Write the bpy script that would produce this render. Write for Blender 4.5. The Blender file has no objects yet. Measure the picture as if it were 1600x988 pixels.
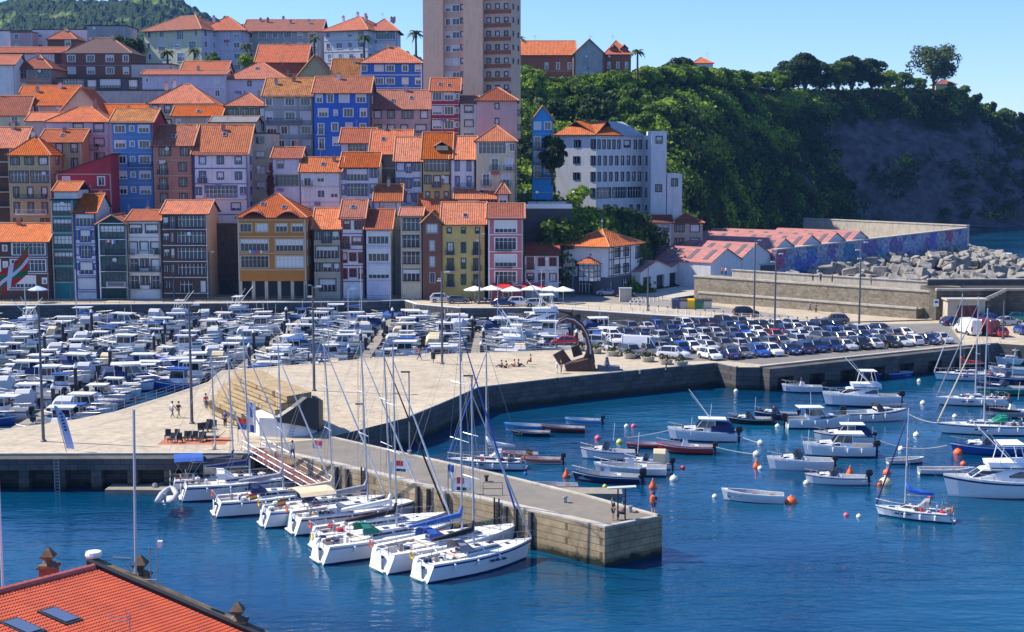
import bpy, bmesh, math, random
import numpy as np
from mathutils import Vector, Matrix
random.seed(11); rng = np.random.default_rng(11)
R = math.radians
sc = bpy.context.scene
C = sc.collection
CAMZ, F, PITCH, YH = 31.0, 2250.0, math.atan(257/2250), 237.0
cp, sp = math.cos(PITCH), math.sin(PITCH)
QZ = 3.0                                         # quay level, water is 0
def ray(px, py):
    dx, dy = (px-800)/F, (494-py)/F
    return (dx, cp+dy*sp, -sp+dy*cp)
def G(px, py, z=QZ):                              # point of the photo on a level plane
    r = ray(px, py); t = (z-CAMZ)/r[2]
    return Vector((r[0]*t, r[1]*t, z))
def A(px, py, Y):                                 # point of the photo at a given distance
    r = ray(px, py); t = Y/r[1]
    return Vector((r[0]*t, Y, CAMZ+r[2]*t))
def proj(p):
    x, y, z = p[0], p[1], p[2]-CAMZ
    f_ = y*cp - z*sp; u = y*sp + z*cp
    return (800+F*x/f_, 494-F*u/f_)
# ---------------------------------------------------------------- materials
_m = {}
def mat(name, col, rough=0.7, metal=0.0, noise=0.0, scale=1.0, col2=None, bump=0.0, bscale=None, stretch=None, spec=0.5, coord='Object', detail=4.0, dirt=0.0):
    if name in _m: return _m[name]
    m = bpy.data.materials.new(name); m.use_nodes = True
    nt = m.node_tree; N, Lk = nt.nodes, nt.links
    b = N['Principled BSDF']
    b.inputs['Base Color'].default_value = (*col, 1); b.inputs['Roughness'].default_value = rough
    b.inputs['Metallic'].default_value = metal; b.inputs['Specular IOR Level'].default_value = spec
    if noise > 0 or bump > 0 or dirt > 0:
        tc = N.new('ShaderNodeTexCoord'); mp = N.new('ShaderNodeMapping')
        Lk.new(tc.outputs[coord], mp.inputs[0])
        if stretch: mp.inputs['Scale'].default_value = stretch
        out = None
        if noise > 0:
            n = N.new('ShaderNodeTexNoise'); n.inputs['Scale'].default_value = scale; n.inputs['Detail'].default_value = detail
            n.inputs['Roughness'].default_value = 0.65
            Lk.new(mp.outputs[0], n.inputs['Vector'])
            rmp = N.new('ShaderNodeMapRange'); rmp.inputs[1].default_value = 0.32; rmp.inputs[2].default_value = 0.68
            Lk.new(n.outputs[0], rmp.inputs[0])
            mx = N.new('ShaderNodeMix'); mx.data_type = 'RGBA'
            c2 = col2 or tuple(c*(1-noise) for c in col)
            mx.inputs[6].default_value = (*col, 1); mx.inputs[7].default_value = (*c2, 1)
            Lk.new(rmp.outputs[0], mx.inputs[0]); out = mx.outputs[2]
        if dirt > 0:
            n = N.new('ShaderNodeTexNoise'); n.inputs['Scale'].default_value = 0.5; n.inputs['Detail'].default_value = 8
            mp2 = N.new('ShaderNodeMapping'); mp2.inputs['Scale'].default_value = (3, 3, 0.5)
            Lk.new(tc.outputs['Object'], mp2.inputs[0]); Lk.new(mp2.outputs[0], n.inputs['Vector'])
            rm = N.new('ShaderNodeMapRange'); rm.inputs[1].default_value = 0.45; rm.inputs[2].default_value = 0.75
            rm.inputs[4].default_value = dirt; Lk.new(n.outputs[0], rm.inputs[0])
            m2 = N.new('ShaderNodeMix'); m2.data_type = 'RGBA'
            m2.inputs[6].default_value = (*col, 1); m2.inputs[7].default_value = (0.12, 0.10, 0.085, 1)
            if out: Lk.new(out, m2.inputs[6])
            Lk.new(rm.outputs[0], m2.inputs[0]); out = m2.outputs[2]
        if out: Lk.new(out, b.inputs['Base Color'])
        if bump > 0:
            n = N.new('ShaderNodeTexNoise'); n.inputs['Scale'].default_value = bscale or scale; n.inputs['Detail'].default_value = 5
            Lk.new(mp.outputs[0], n.inputs['Vector'])
            bp = N.new('ShaderNodeBump'); bp.inputs['Strength'].default_value = bump; bp.inputs['Distance'].default_value = 0.15
            Lk.new(n.outputs[0], bp.inputs['Height']); Lk.new(bp.outputs[0], b.inputs['Normal'])
    _m[name] = m; return m
def blockmat(name, c1, c2, mortar, w=1.2, h=0.5, rough=0.85, msize=0.03, zdark=None, stain=0.5):
    """stone / concrete blocks on vertical faces, object space, with stains"""
    if name in _m: return _m[name]
    m = bpy.data.materials.new(name); m.use_nodes = True
    nt = m.node_tree; N, Lk = nt.nodes, nt.links; b = N['Principled BSDF']
    b.inputs['Roughness'].default_value = rough; b.inputs['Specular IOR Level'].default_value = 0.2
    tc = N.new('ShaderNodeTexCoord'); sx = N.new('ShaderNodeSeparateXYZ'); Lk.new(tc.outputs['Object'], sx.inputs[0])
    ad = N.new('ShaderNodeMath'); ad.operation = 'MULTIPLY_ADD'; ad.inputs[1].default_value = 0.8
    Lk.new(sx.outputs[1], ad.inputs[0]); Lk.new(sx.outputs[0], ad.inputs[2])
    cb = N.new('ShaderNodeCombineXYZ'); Lk.new(ad.outputs[0], cb.inputs[0]); Lk.new(sx.outputs[2], cb.inputs[1])
    br = N.new('ShaderNodeTexBrick'); br.inputs['Scale'].default_value = 1; br.inputs['Brick Width'].default_value = w; br.inputs['Row Height'].default_value = h
    br.inputs['Mortar Size'].default_value = msize; br.inputs['Color1'].default_value = (*c1, 1); br.inputs['Color2'].default_value = (*c2, 1); br.inputs['Mortar'].default_value = (*mortar, 1)
    Lk.new(cb.outputs[0], br.inputs['Vector'])
    n = N.new('ShaderNodeTexNoise'); n.inputs['Scale'].default_value = 0.7; n.inputs['Detail'].default_value = 9; n.inputs['Roughness'].default_value = 0.7
    Lk.new(tc.outputs['Object'], n.inputs['Vector'])
    rm = N.new('ShaderNodeMapRange'); rm.inputs[1].default_value = 0.38; rm.inputs[2].default_value = 0.7; rm.inputs[4].default_value = stain
    Lk.new(n.outputs[0], rm.inputs[0])
    mx = N.new('ShaderNodeMix'); mx.data_type = 'RGBA'; mx.inputs[7].default_value = (c1[0]*.3, c1[1]*.28, c1[2]*.26, 1)
    Lk.new(rm.outputs[0], mx.inputs[0]); Lk.new(br.outputs[0], mx.inputs[6]); out = mx.outputs[2]
    if zdark is not None:                        # weed and wet stone near the water line
        r2 = N.new('ShaderNodeMapRange'); r2.inputs[1].default_value = zdark; r2.inputs[2].default_value = zdark-0.5
        ns = N.new('ShaderNodeMath'); ns.operation = 'MULTIPLY_ADD'; ns.inputs[1].default_value = 1.6; ns.inputs[2].default_value = -0.8
        Lk.new(n.outputs[0], ns.inputs[0]); a2 = N.new('ShaderNodeMath'); Lk.new(ns.outputs[0], a2.inputs[0]); Lk.new(sx.outputs[2], a2.inputs[1])
        Lk.new(a2.outputs[0], r2.inputs[0])
        m3 = N.new('ShaderNodeMix'); m3.data_type = 'RGBA'; m3.inputs[7].default_value = (0.022, 0.028, 0.018, 1)
        Lk.new(r2.outputs[0], m3.inputs[0]); Lk.new(out, m3.inputs[6]); out = m3.outputs[2]
    Lk.new(out, b.inputs['Base Color'])
    bp = N.new('ShaderNodeBump'); bp.inputs['Strength'].default_value = 0.6; bp.inputs['Distance'].default_value = 0.08
    Lk.new(n.outputs[0], bp.inputs['Height']); Lk.new(bp.outputs[0], b.inputs['Normal'])
    _m[name] = m; return m
def roofmat(name, col, col2, moss=0.25):
    if name in _m: return _m[name]
    m = bpy.data.materials.new(name); m.use_nodes = True
    nt = m.node_tree; N, Lk = nt.nodes, nt.links; b = N['Principled BSDF']
    b.inputs['Roughness'].default_value = 0.85; b.inputs['Specular IOR Level'].default_value = 0.2
    tc = N.new('ShaderNodeTexCoord'); oi = N.new('ShaderNodeObjectInfo')
    v = N.new('ShaderNodeTexVoronoi'); v.inputs['Scale'].default_value = 3.2; Lk.new(tc.outputs['Object'], v.inputs['Vector'])
    n = N.new('ShaderNodeTexNoise'); n.inputs['Scale'].default_value = 0.75; n.inputs['Detail'].default_value = 9; n.inputs['Roughness'].default_value = 0.75
    ad = N.new('ShaderNodeVectorMath'); Lk.new(tc.outputs['Object'], ad.inputs[0])
    ml = N.new('ShaderNodeMath'); ml.operation = 'MULTIPLY'; ml.inputs[1].default_value = 57; Lk.new(oi.outputs['Random'], ml.inputs[0]); Lk.new(ml.outputs[0], ad.inputs[1])
    Lk.new(ad.outputs[0], n.inputs['Vector'])
    mx = N.new('ShaderNodeMix'); mx.data_type = 'RGBA'; mx.inputs[6].default_value = (*col, 1); mx.inputs[7].default_value = (*col2, 1)
    sc_ = N.new('ShaderNodeSeparateColor'); Lk.new(v.outputs['Color'], sc_.inputs[0]); Lk.new(sc_.outputs[0], mx.inputs[0])
    m2 = N.new('ShaderNodeMix'); m2.data_type = 'RGBA'; m2.inputs[7].default_value = (0.10, 0.055, 0.03, 1)
    rm = N.new('ShaderNodeMapRange'); rm.inputs[1].default_value = 0.44; rm.inputs[2].default_value = 0.70; rm.inputs[4].default_value = min(.9, moss*2.6)
    Lk.new(n.outputs[0], rm.inputs[0]); Lk.new(rm.outputs[0], m2.inputs[0]); Lk.new(mx.outputs[2], m2.inputs[6])
    # tile ribs: dark channels running down the slope
    sx = N.new('ShaderNodeSeparateXYZ'); Lk.new(tc.outputs['Object'], sx.inputs[0])
    a = N.new('ShaderNodeMath'); a.inputs[1].default_value = 0; Lk.new(sx.outputs[0], a.inputs[0])
    w = N.new('ShaderNodeMath'); w.operation = 'SINE'; s2 = N.new('ShaderNodeMath'); s2.operation = 'MULTIPLY'; s2.inputs[1].default_value = 2*math.pi/0.42
    Lk.new(a.outputs[0], s2.inputs[0]); Lk.new(s2.outputs[0], w.inputs[0])
    bp = N.new('ShaderNodeBump'); bp.inputs['Strength'].default_value = 0.5; bp.inputs['Distance'].default_value = 0.06
    Lk.new(w.outputs[0], bp.inputs['Height']); Lk.new(bp.outputs[0], b.inputs['Normal'])
    hs = N.new('ShaderNodeHueSaturation'); Lk.new(m2.outputs[2], hs.inputs['Color'])
    a1 = N.new('ShaderNodeMapRange'); a1.inputs[3].default_value = .60; a1.inputs[4].default_value = 1.08; Lk.new(oi.outputs['Random'], a1.inputs[0]); Lk.new(a1.outputs[0], hs.inputs['Value'])
    f1 = N.new('ShaderNodeMath'); f1.operation = 'FRACT'; Lk.new(ml.outputs[0], f1.inputs[0]); a2 = N.new('ShaderNodeMapRange'); a2.inputs[3].default_value = .88; a2.inputs[4].default_value = 1.1; Lk.new(f1.outputs[0], a2.inputs[0]); Lk.new(a2.outputs[0], hs.inputs['Saturation'])
    Lk.new(hs.outputs[0], b.inputs['Base Color'])
    _m[name] = m; return m
# ---------------------------------------------------------------- mesh builder
class MB:
    def __init__(s): s.v = []; s.f = []; s.m = []
    def add(s, vs, fs, m=0):
        o = len(s.v); s.v += [tuple(v) for v in vs]; s.f += [tuple(i+o for i in f) for f in fs]; s.m += [m]*len(fs)
    def quad(s, a, b, c, d, m=0): s.add([a, b, c, d], [(0, 1, 2, 3)], m)
    def poly(s, pts, m=0): s.add(pts, [tuple(range(len(pts)))], m)
    def box(s, x0, x1, y0, y1, z0, z1, m=0):
        s.add([(x0,y0,z0),(x1,y0,z0),(x1,y1,z0),(x0,y1,z0),(x0,y0,z1),(x1,y0,z1),(x1,y1,z1),(x0,y1,z1)],
              [(0,3,2,1),(4,5,6,7),(0,1,5,4),(1,2,6,5),(2,3,7,6),(3,0,4,7)], m)
    def tube(s, pts, r, m=0, n=6, r2=None):
        pts = [Vector(p) for p in pts]; k = len(pts); rings = []
        for i, p in enumerate(pts):
            t = (pts[min(i+1, k-1)]-pts[max(i-1, 0)]).normalized()
            u = t.cross(Vector((0, 0, 1))); u = u.normalized() if u.length > 1e-3 else Vector((1, 0, 0))
            w = t.cross(u); rr = r if r2 is None else r+(r2-r)*i/(k-1)
            if isinstance(r, (list, tuple)): rr = r[i]
            rings.append([p+(u*math.cos(2*math.pi*j/n)+w*math.sin(2*math.pi*j/n))*rr for j in range(n)])
        s.loft(rings, m, True)
    def loft(s, rings, m=0, caps=True, closed=True):
        n = len(rings[0]); vs = [p for r_ in rings for p in r_]; fs = []
        for i in range(len(rings)-1):
            for j in range(n if closed else n-1):
                a, b = i*n+j, i*n+(j+1) % n
                fs.append((a, b, b+n, a+n))
        if caps: fs += [tuple(range(n-1, -1, -1)), tuple((len(rings)-1)*n+j for j in range(n))]
        s.add(vs, fs, m)
    def lathe(s, prof, c=(0,0,0), m=0, n=10):
        s.loft([[(c[0]+r*math.cos(2*math.pi*j/n), c[1]+r*math.sin(2*math.pi*j/n), c[2]+z) for j in range(n)] for r, z in prof], m, True)
    def slab(s, poly, t, m=0, m2=None):              # polygon thickened downward
        n = len(poly); lo = [(p[0], p[1], p[2]-t) for p in poly]
        s.add(list(poly)+lo, [tuple(range(n))], m)
        o = len(s.v)-2*n; mm = m if m2 is None else m2
        s.f.append(tuple(o+2*n-1-i for i in range(n))); s.m.append(mm)
        for i in range(n):
            j = (i+1) % n; s.f.append((o+i, o+n+i, o+n+j, o+j)); s.m.append(mm)
    def mesh(s, name, mats, smooth=False):
        me = bpy.data.meshes.new(name); me.from_pydata(s.v, [], s.f)
        for m in (mats if isinstance(mats, (list, tuple)) else [mats]): me.materials.append(m)
        me.polygons.foreach_set('material_index', s.m)
        if smooth: me.polygons.foreach_set('use_smooth', [True]*len(s.f))
        me.update(); return me
def obj(name, me, parent=None, loc=(0,0,0), rz=0.0, rot=None, scale=None):
    o = bpy.data.objects.new(name, me); C.objects.link(o)
    if parent is not None: o.parent = parent
    o.location = loc; o.rotation_euler = rot if rot else (0, 0, rz)
    if scale is not None: o.scale = scale if isinstance(scale, (tuple, list)) else (scale,)*3
    return o
def tag(o, label, cat, group=None, kind=None):
    if label: o['label'] = label
    if cat: o['category'] = cat
    if group: o['group'] = group
    if kind: o['kind'] = kind
    return o
def thing(name, label, cat, loc=(0,0,0), rz=0.0, group=None):
    return tag(obj(name, None, None, loc, rz), label, cat, group)
def build(name, mb, mats, parent=None, smooth=False, **k): return obj(name, mb.mesh(name, mats, smooth), parent, **k)
def structure(name, mb, mats, smooth=False):
    o = build(name, mb, mats, smooth=smooth); o['kind'] = 'structure'; return o
def spawn(tree, label, cat, loc, rz=0.0, group=None, scale=None, tilt=None, name=None):
    """tree = (name, [(part name, mesh, loc, rz, [children])...])"""
    r = thing(name or tree[0], label, cat, loc, rz, group)
    if tilt: r.rotation_euler = (tilt[0], tilt[1], rz)
    if scale: r.scale = (scale,)*3
    for pn, me, l, z, ch in tree[1]:
        o = obj(pn, me, r, l, z)
        for cn, cm, cl, cz in ch: obj(cn, cm, o, cl, cz)
    return r
ORD = ['first','second','third','fourth','fifth','sixth','seventh','eighth','ninth','tenth','eleventh','twelfth','thirteenth','fourteenth','fifteenth','sixteenth','seventeenth','eighteenth','nineteenth','twentieth',
  'twenty-first','twenty-second','twenty-third','twenty-fourth','twenty-fifth','twenty-sixth','twenty-seventh','twenty-eighth','twenty-ninth','thirtieth','thirty-first','thirty-second','thirty-third','thirty-fourth','thirty-fifth','thirty-sixth','thirty-seventh','thirty-eighth','thirty-ninth','fortieth']
# palette
white = mat('white_paint', (0.78, 0.78, 0.76), 0.5, noise=0.12, scale=2)
gel = mat('white_gelcoat', (0.80, 0.80, 0.79), 0.25, noise=0.08, scale=1.5)
black = mat('black_paint', (0.015, 0.015, 0.018), 0.5)
darkgrey = mat('dark_grey', (0.05, 0.05, 0.055), 0.6, noise=0.3, scale=4)
steel = mat('galvanised_steel', (0.33, 0.34, 0.36), 0.45, 0.5, noise=0.25, scale=3)
alu = mat('mast_aluminium', (0.50, 0.51, 0.54), 0.4, 0.3)
glass = mat('window_glass', (0.02, 0.025, 0.035), 0.08, spec=0.8)
blind = mat('white_blind', (0.66, 0.66, 0.65), 0.6)
navy = mat('navy_canvas', (0.012, 0.03, 0.12), 0.8, noise=0.25, scale=5)
bluec = mat('blue_canvas', (0.02, 0.10, 0.42), 0.75, noise=0.25, scale=5)
rubber = mat('tyre_rubber', (0.02, 0.02, 0.02), 0.8)
wood = mat('brown_wood', (0.22, 0.10, 0.04), 0.6, noise=0.35, scale=6)
orange = mat('orange_plastic', (0.85, 0.13, 0.02), 0.45)
red = mat('red_paint', (0.55, 0.03, 0.03), 0.45, noise=0.15, scale=4)
cream = mat('cream_canvas', (0.68, 0.55, 0.34), 0.8, noise=0.12, scale=5)
rope = mat('rope', (0.55, 0.52, 0.45), 0.9)
# ---------------------------------------------------------------- world, sun, camera
SUN_EL = R(47); sun_xy = Vector((-0.975, 0.222)).normalized()
w = bpy.data.worlds.new("World"); sc.world = w; w.use_nodes = True
nt = w.node_tree; bg = nt.nodes['Background']
sky = nt.nodes.new('ShaderNodeTexSky'); sky.sky_type = 'NISHITA'; sky.sun_disc = False
sky.sun_elevation = SUN_EL; sky.sun_rotation = math.atan2(sun_xy.x, sun_xy.y)
sky.air_density = 1.0; sky.dust_density = 0.0; sky.ozone_density = 4.5; sky.altitude = 30
tn = nt.nodes.new('ShaderNodeMix'); tn.data_type = 'RGBA'; tn.blend_type = 'MULTIPLY'; tn.inputs[0].default_value = 1; tn.inputs[7].default_value = (.66, .80, 1.15, 1); nt.links.new(sky.outputs[0], tn.inputs[6]); nt.links.new(tn.outputs[2], bg.inputs[0]); bg.inputs[1].default_value = 0.11
sd = bpy.data.lights.new('sun', 'SUN'); sd.energy = 4.6; sd.angle = R(0.5); sd.color = (1, 0.93, 0.82)
so = bpy.data.objects.new('sun', sd); C.objects.link(so)
sv = Vector((sun_xy.x*math.cos(SUN_EL), sun_xy.y*math.cos(SUN_EL), math.sin(SUN_EL)))
so.rotation_euler = sv.to_track_quat('Z', 'Y').to_euler(); so.location = sv*300
cd = bpy.data.cameras.new('camera'); co = bpy.data.objects.new('camera', cd); C.objects.link(co)
cd.sensor_width = 36; cd.lens = 36*F/1600; cd.clip_end = 30000; cd.clip_start = 1
co.location = (0, 0, CAMZ); co.rotation_euler = (math.pi/2-PITCH, 0, 0); sc.camera = co
sc.view_settings.view_transform = 'Standard'; sc.view_settings.look = 'None'; sc.view_settings.exposure = 0.78; sc.view_settings.gamma = 1
sc.cycles.max_bounces = 5; sc.cycles.diffuse_bounces = 2; sc.cycles.glossy_bounces = 2; sc.cycles.transmission_bounces = 2; sc.cycles.volume_bounces = 0
# ---------------------------------------------------------------- water
wm = bpy.data.materials.new('sea_water'); wm.use_nodes = True
N, Lk = wm.node_tree.nodes, wm.node_tree.links; b = N['Principled BSDF']
b.inputs['Roughness'].default_value = 0.06; b.inputs['IOR'].default_value = 1.33
tc = N.new('ShaderNodeTexCoord')
def wnoise(scale, stretch, detail=3, rot=0.0):
    mp = N.new('ShaderNodeMapping'); mp.inputs['Scale'].default_value = stretch; mp.inputs['Rotation'].default_value = (0, 0, rot)
    Lk.new(tc.outputs['Object'], mp.inputs[0]); n = N.new('ShaderNodeTexNoise')
    n.inputs['Scale'].default_value = scale; n.inputs['Detail'].default_value = detail; Lk.new(mp.outputs[0], n.inputs['Vector']); return n
n1 = wnoise(0.035, (1, 1, 1), 5); n2 = wnoise(1.3, (0.55, 1.2, 1), 4, 0.25); n3 = wnoise(0.35, (0.5, 1.3, 1), 3, -0.2)
cr = N.new('ShaderNodeValToRGB'); cr.color_ramp.elements[0].position = 0.38; cr.color_ramp.elements[0].color = (0.0, 0.032, 0.085, 1)
cr.color_ramp.elements[1].position = 0.66; cr.color_ramp.elements[1].color = (0.001, 0.068, 0.130, 1)
Lk.new(n1.outputs[0], cr.inputs[0]); Lk.new(cr.outputs[0], b.inputs['Base Color'])
m_ = N.new('ShaderNodeMath'); m_.operation = 'MULTIPLY_ADD'; m_.inputs[1].default_value = 2.2
Lk.new(n3.outputs[0], m_.inputs[0]); Lk.new(n2.outputs[0], m_.inputs[2])
bp = N.new('ShaderNodeBump'); bp.inputs['Strength'].default_value = 0.85; bp.inputs['Distance'].default_value = 0.11
pt = wnoise(0.05, (.6, 1.6, 1), 3); pr2 = N.new('ShaderNodeMapRange'); pr2.inputs[1].default_value = .4; pr2.inputs[2].default_value = .62; pr2.inputs[3].default_value = .3; pr2.inputs[4].default_value = 1.15; Lk.new(pt.outputs[0], pr2.inputs[0]); Lk.new(pr2.outputs[0], bp.inputs['Strength'])
Lk.new(m_.outputs[0], bp.inputs['Height']); Lk.new(bp.outputs[0], b.inputs['Normal'])
mb = MB(); S = 9000
for i in range(6):
    for j in range(6):
        x0, y0 = -S+i*S/3, -3000+j*S/3; mb.quad((x0,y0,0),(x0+S/3,y0,0),(x0+S/3,y0+S/3,0),(x0,y0+S/3,0))
structure('water', mb, wm)
# ---------------------------------------------------------------- quays (levels, seen by pixel outline of the photo)
paving = mat('pale_paving', (0.54, 0.45, 0.31), 0.8, noise=0.22, scale=0.35, bump=0.1, bscale=3, detail=9, dirt=0.42)
nt_ = paving.node_tree; N, Lk = nt_.nodes, nt_.links; b = N['Principled BSDF']; src = b.inputs['Base Color'].links[0].from_socket
tc = N.new('ShaderNodeTexCoord'); mp = N.new('ShaderNodeMapping'); mp.inputs['Rotation'].default_value = (0, 0, .5); Lk.new(tc.outputs['Object'], mp.inputs[0])
br = N.new('ShaderNodeTexBrick'); br.inputs['Scale'].default_value = 1; br.inputs['Brick Width'].default_value = 4.2; br.inputs['Row Height'].default_value = 2.4; br.inputs['Mortar Size'].default_value = .05; br.inputs['Color1'].default_value = (1, 1, 1, 1); br.inputs['Color2'].default_value = (.88, .89, .9, 1); br.inputs['Mortar'].default_value = (.80, .79, .77, 1); Lk.new(mp.outputs[0], br.inputs['Vector'])
mx = N.new('ShaderNodeMix'); mx.data_type = 'RGBA'; mx.blend_type = 'MULTIPLY'; mx.inputs[0].default_value = 1; Lk.new(src, mx.inputs[6]); Lk.new(br.outputs[0], mx.inputs[7]); Lk.new(mx.outputs[2], b.inputs['Base Color'])
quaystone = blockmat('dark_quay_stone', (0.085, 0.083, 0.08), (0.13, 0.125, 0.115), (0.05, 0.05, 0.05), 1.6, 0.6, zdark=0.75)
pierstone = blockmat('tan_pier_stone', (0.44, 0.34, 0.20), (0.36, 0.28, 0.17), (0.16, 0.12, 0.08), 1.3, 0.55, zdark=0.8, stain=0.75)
asphalt = mat('asphalt', (0.085, 0.08, 0.075), 0.9, noise=0.3, scale=0.6, bump=0.15, bscale=6)
concrete = mat('pale_concrete', (0.52, 0.47, 0.38), 0.85, noise=0.3, scale=0.5, detail=9, dirt=0.35)
pierdeck = mat('pier_deck', (0.22, 0.195, 0.155), 0.9, noise=0.25, scale=0.5, bump=0.2, bscale=5, detail=9, dirt=0.2)
roughstone = blockmat('rough_rubble_stone', (0.42, 0.35, 0.24), (0.22, 0.19, 0.14), (0.30, 0.26, 0.19), 0.55, 0.32, msize=0.05, stain=0.8)
def xy(pts, z): return [G(a, b_, z) for a, b_ in pts]
def prism(name, pts, zt, zb, top, side, struct=True):
    m = MB(); n = len(pts); P = [(p[0], p[1]) for p in pts]
    m.add([(x, y, zt) for x, y in P], [tuple(range(n))], 0)
    for i in range(n):
        a, c = P[i], P[(i+1) % n]; m.quad((*a, zt), (*a, zb), (*c, zb), (*c, zt), 1)
    o = build(name, m, [top, side])
    bm = bmesh.new(); bm.from_mesh(o.data); bmesh.ops.recalc_face_normals(bm, faces=bm.faces); 
    bm.to_mesh(o.data); bm.free()
    if struct: o['kind'] = 'structure'
    return o
# great mole: left quay + plaza + car park
mole = xy([(-350,712),(398,710),(412,694),(500,687),(560,672),(640,652),(700,627),(748,606),(870,592),(1000,579),(1120,568),(1150,574),(1187,574),(1300,562),(1400,552),(1512,541),(1560,537),(1900,560),(1900,492),(1500,500),(1240,507),(1050,503),(990,515),(940,530),(925,545),(700,553),(600,558),(450,571),(345,579),(325,597),(262,618),(180,643),(120,655),(0,672),(-350,712-30)], QZ)
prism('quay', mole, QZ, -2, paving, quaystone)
# pier arm reaching into the basin
pier = xy([(396,700),(500,723),(600,746),(700,771),(800,793),(945,826),(1035,808),(920,776),(800,747),(700,724),(600,702),(520,684),(440,682)], QZ)
prism('pier', pier, QZ-0.02, -2, pierdeck, pierstone)
def offs(p, q, d):                               # horizontal normal offset to the left of p->q
    t = (Vector(q)-Vector(p)); t.z = 0; t.normalize(); return Vector((-t.y, t.x, 0))*d
def kerb(name, pts, z, wd, h, m, inset=0.0):
    mb = MB()
    for a, c in zip(pts[:-1], pts[1:]):
        o1 = offs(a, c, inset); o2 = offs(a, c, inset+wd)
        q = [Vector(a)+o1, Vector(c)+o1, Vector(c)+o2, Vector(a)+o2]
        mb.slab([(p.x, p.y, z+h) for p in q], h)
    return structure(name, mb, m)
kerb('pier_coping', pier[:6], QZ, 0.75, 0.16, concrete)
kerb('pier_coping', pier[5:12], QZ, 0.4, 0.14, concrete)
kerb('quay_coping', mole[5:12], QZ, 0.35, 0.12, concrete)
kerb('quay_coping', mole[12:17], QZ, 0.45, 0.15, concrete)
kerb('quay_coping', mole[0:2], QZ, 0.6, 0.14, concrete)
# town promenade
W0, W1, W2 = G(1050,468), G(1440,499), Vector((130, 236, QZ))
prom = xy([(-400,480),(0,478),(300,475),(560,472),(632,470),(650,476),(720,482),(860,482),(920,486),(1060,495),(1240,505),(1500,498),(2000,490)], QZ)+[W2, W1+Vector((0,3,0)), W0+Vector((0,3,0)), Vector((40,310,3)), Vector((150,420,3))*0+Vector((40,420,3)), Vector((-330,300,3))]
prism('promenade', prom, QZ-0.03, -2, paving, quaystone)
kerb('promenade_kerb', prom[1:11], QZ, 0.5, 0.13, white)
# road along the town front
road = xy([(620,466),(760,466),(900,470),(1040,480),(1210,497),(1240,494),(1060,470),(960,459),(760,458),(620,460)], QZ)
mbr = MB(); mbr.poly([(p.x, p.y, QZ-0.022) for p in road]); structure('road', mbr, mat('road_pale_asphalt', (0.26, 0.24, 0.20), 0.9, noise=0.2, scale=0.5))
# car park surface
cpk = xy([(1060,566),(1125,563),(1190,570),(1505,538),(1480,505),(1240,510),(1050,507),(960,531)], QZ)
mbr = MB(); mbr.poly([(p.x, p.y, QZ+0.004) for p in cpk]); structure('car_park', mbr, mat('carpark_asphalt', (0.20, 0.185, 0.16), 0.9, noise=0.25, scale=0.4))
# painted red terrace under the chairs
mbr = MB(); mbr.poly([(p.x, p.y, QZ+0.004) for p in xy([(245,695),(352,695),(362,683),(262,683)], QZ)]); structure('painted_paving', mbr, mat('red_faded_paving', (0.50, 0.17, 0.08), 0.9, noise=0.35, scale=0.6))
# joints of the plaza paving, a few darker strips
mbr = MB()
for a, c in [((20,697),(255,640)),((330,620),(640,618)),((500,640),(700,600)),((560,655),(560,560)),((120,705),(290,662)),((650,612),(860,570)),((750,600),(700,556))]:
    p, q = G(*a), G(*c); o = offs(p, q, 0.12); mbr.quad(*[(v.x, v.y, QZ+0.004) for v in (p, q, q+o, p+o)])
structure('paving_joint', mbr, mat('joint', (0.26, 0.20, 0.13), 0.9))
# openings under the left quay and under the car park quay: bays between piers, as recessed dark chambers
def bays(a, c, n, frac, z0, z1, depth, label):
    """proud facing with real openings, in front of the quay face"""
    p, q = Vector(a), Vector(c); t = (q-p); L = t.length; t.normalize(); nrm = Vector((t.y, -t.x, 0))
    mb = MB(); dep = nrm*depth
    def bx(s0, s1, za, zb, back=0.02):
        A0, A1 = p+t*s0, p+t*s1; f0, f1 = A0+dep, A1+dep; b0, b1 = A0+nrm*back, A1+nrm*back
        vs = [(v.x, v.y, zz) for zz in (za, zb) for v in (f0, f1, b1, b0)]
        mb.add(vs, [(0,1,5,4),(1,2,6,5),(2,3,7,6),(3,0,4,7),(4,5,6,7),(3,2,1,0)], 0)
    bx(0, L, z1, QZ-0.06)
    w_ = L/n
    for i in range(n+1):
        s = i*w_; hw = w_*(1-frac)/2; bx(max(0, s-hw), min(L, s+hw), -1, z1-0.003)
    return tag(build('quay_facing', mb, [quaystone]), label, 'quay wall')
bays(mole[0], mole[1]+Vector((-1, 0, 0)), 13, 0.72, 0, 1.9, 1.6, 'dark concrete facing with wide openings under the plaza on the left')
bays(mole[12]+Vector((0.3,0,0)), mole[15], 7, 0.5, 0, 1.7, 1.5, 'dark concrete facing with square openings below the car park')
# ladder rungs on facings
def ladder(px, py, label, name='quay_ladder', off=1.7):
    p = G(px, py, QZ); mb = MB()
    for s in (-.22, .22): mb.box(s-.03, s+.03, -.05, .05, -3.2, .1)
    for k in range(11): mb.box(-.2, .2, -.03, .03, -3+k*.3, -2.95+k*.3)
    return tag(build(name, mb, [steel], loc=(p.x, p.y-off, p.z)), label, 'ladder')
ladder(97, 712, 'steel ladder down the dark quay face near the feather banner')
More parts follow.
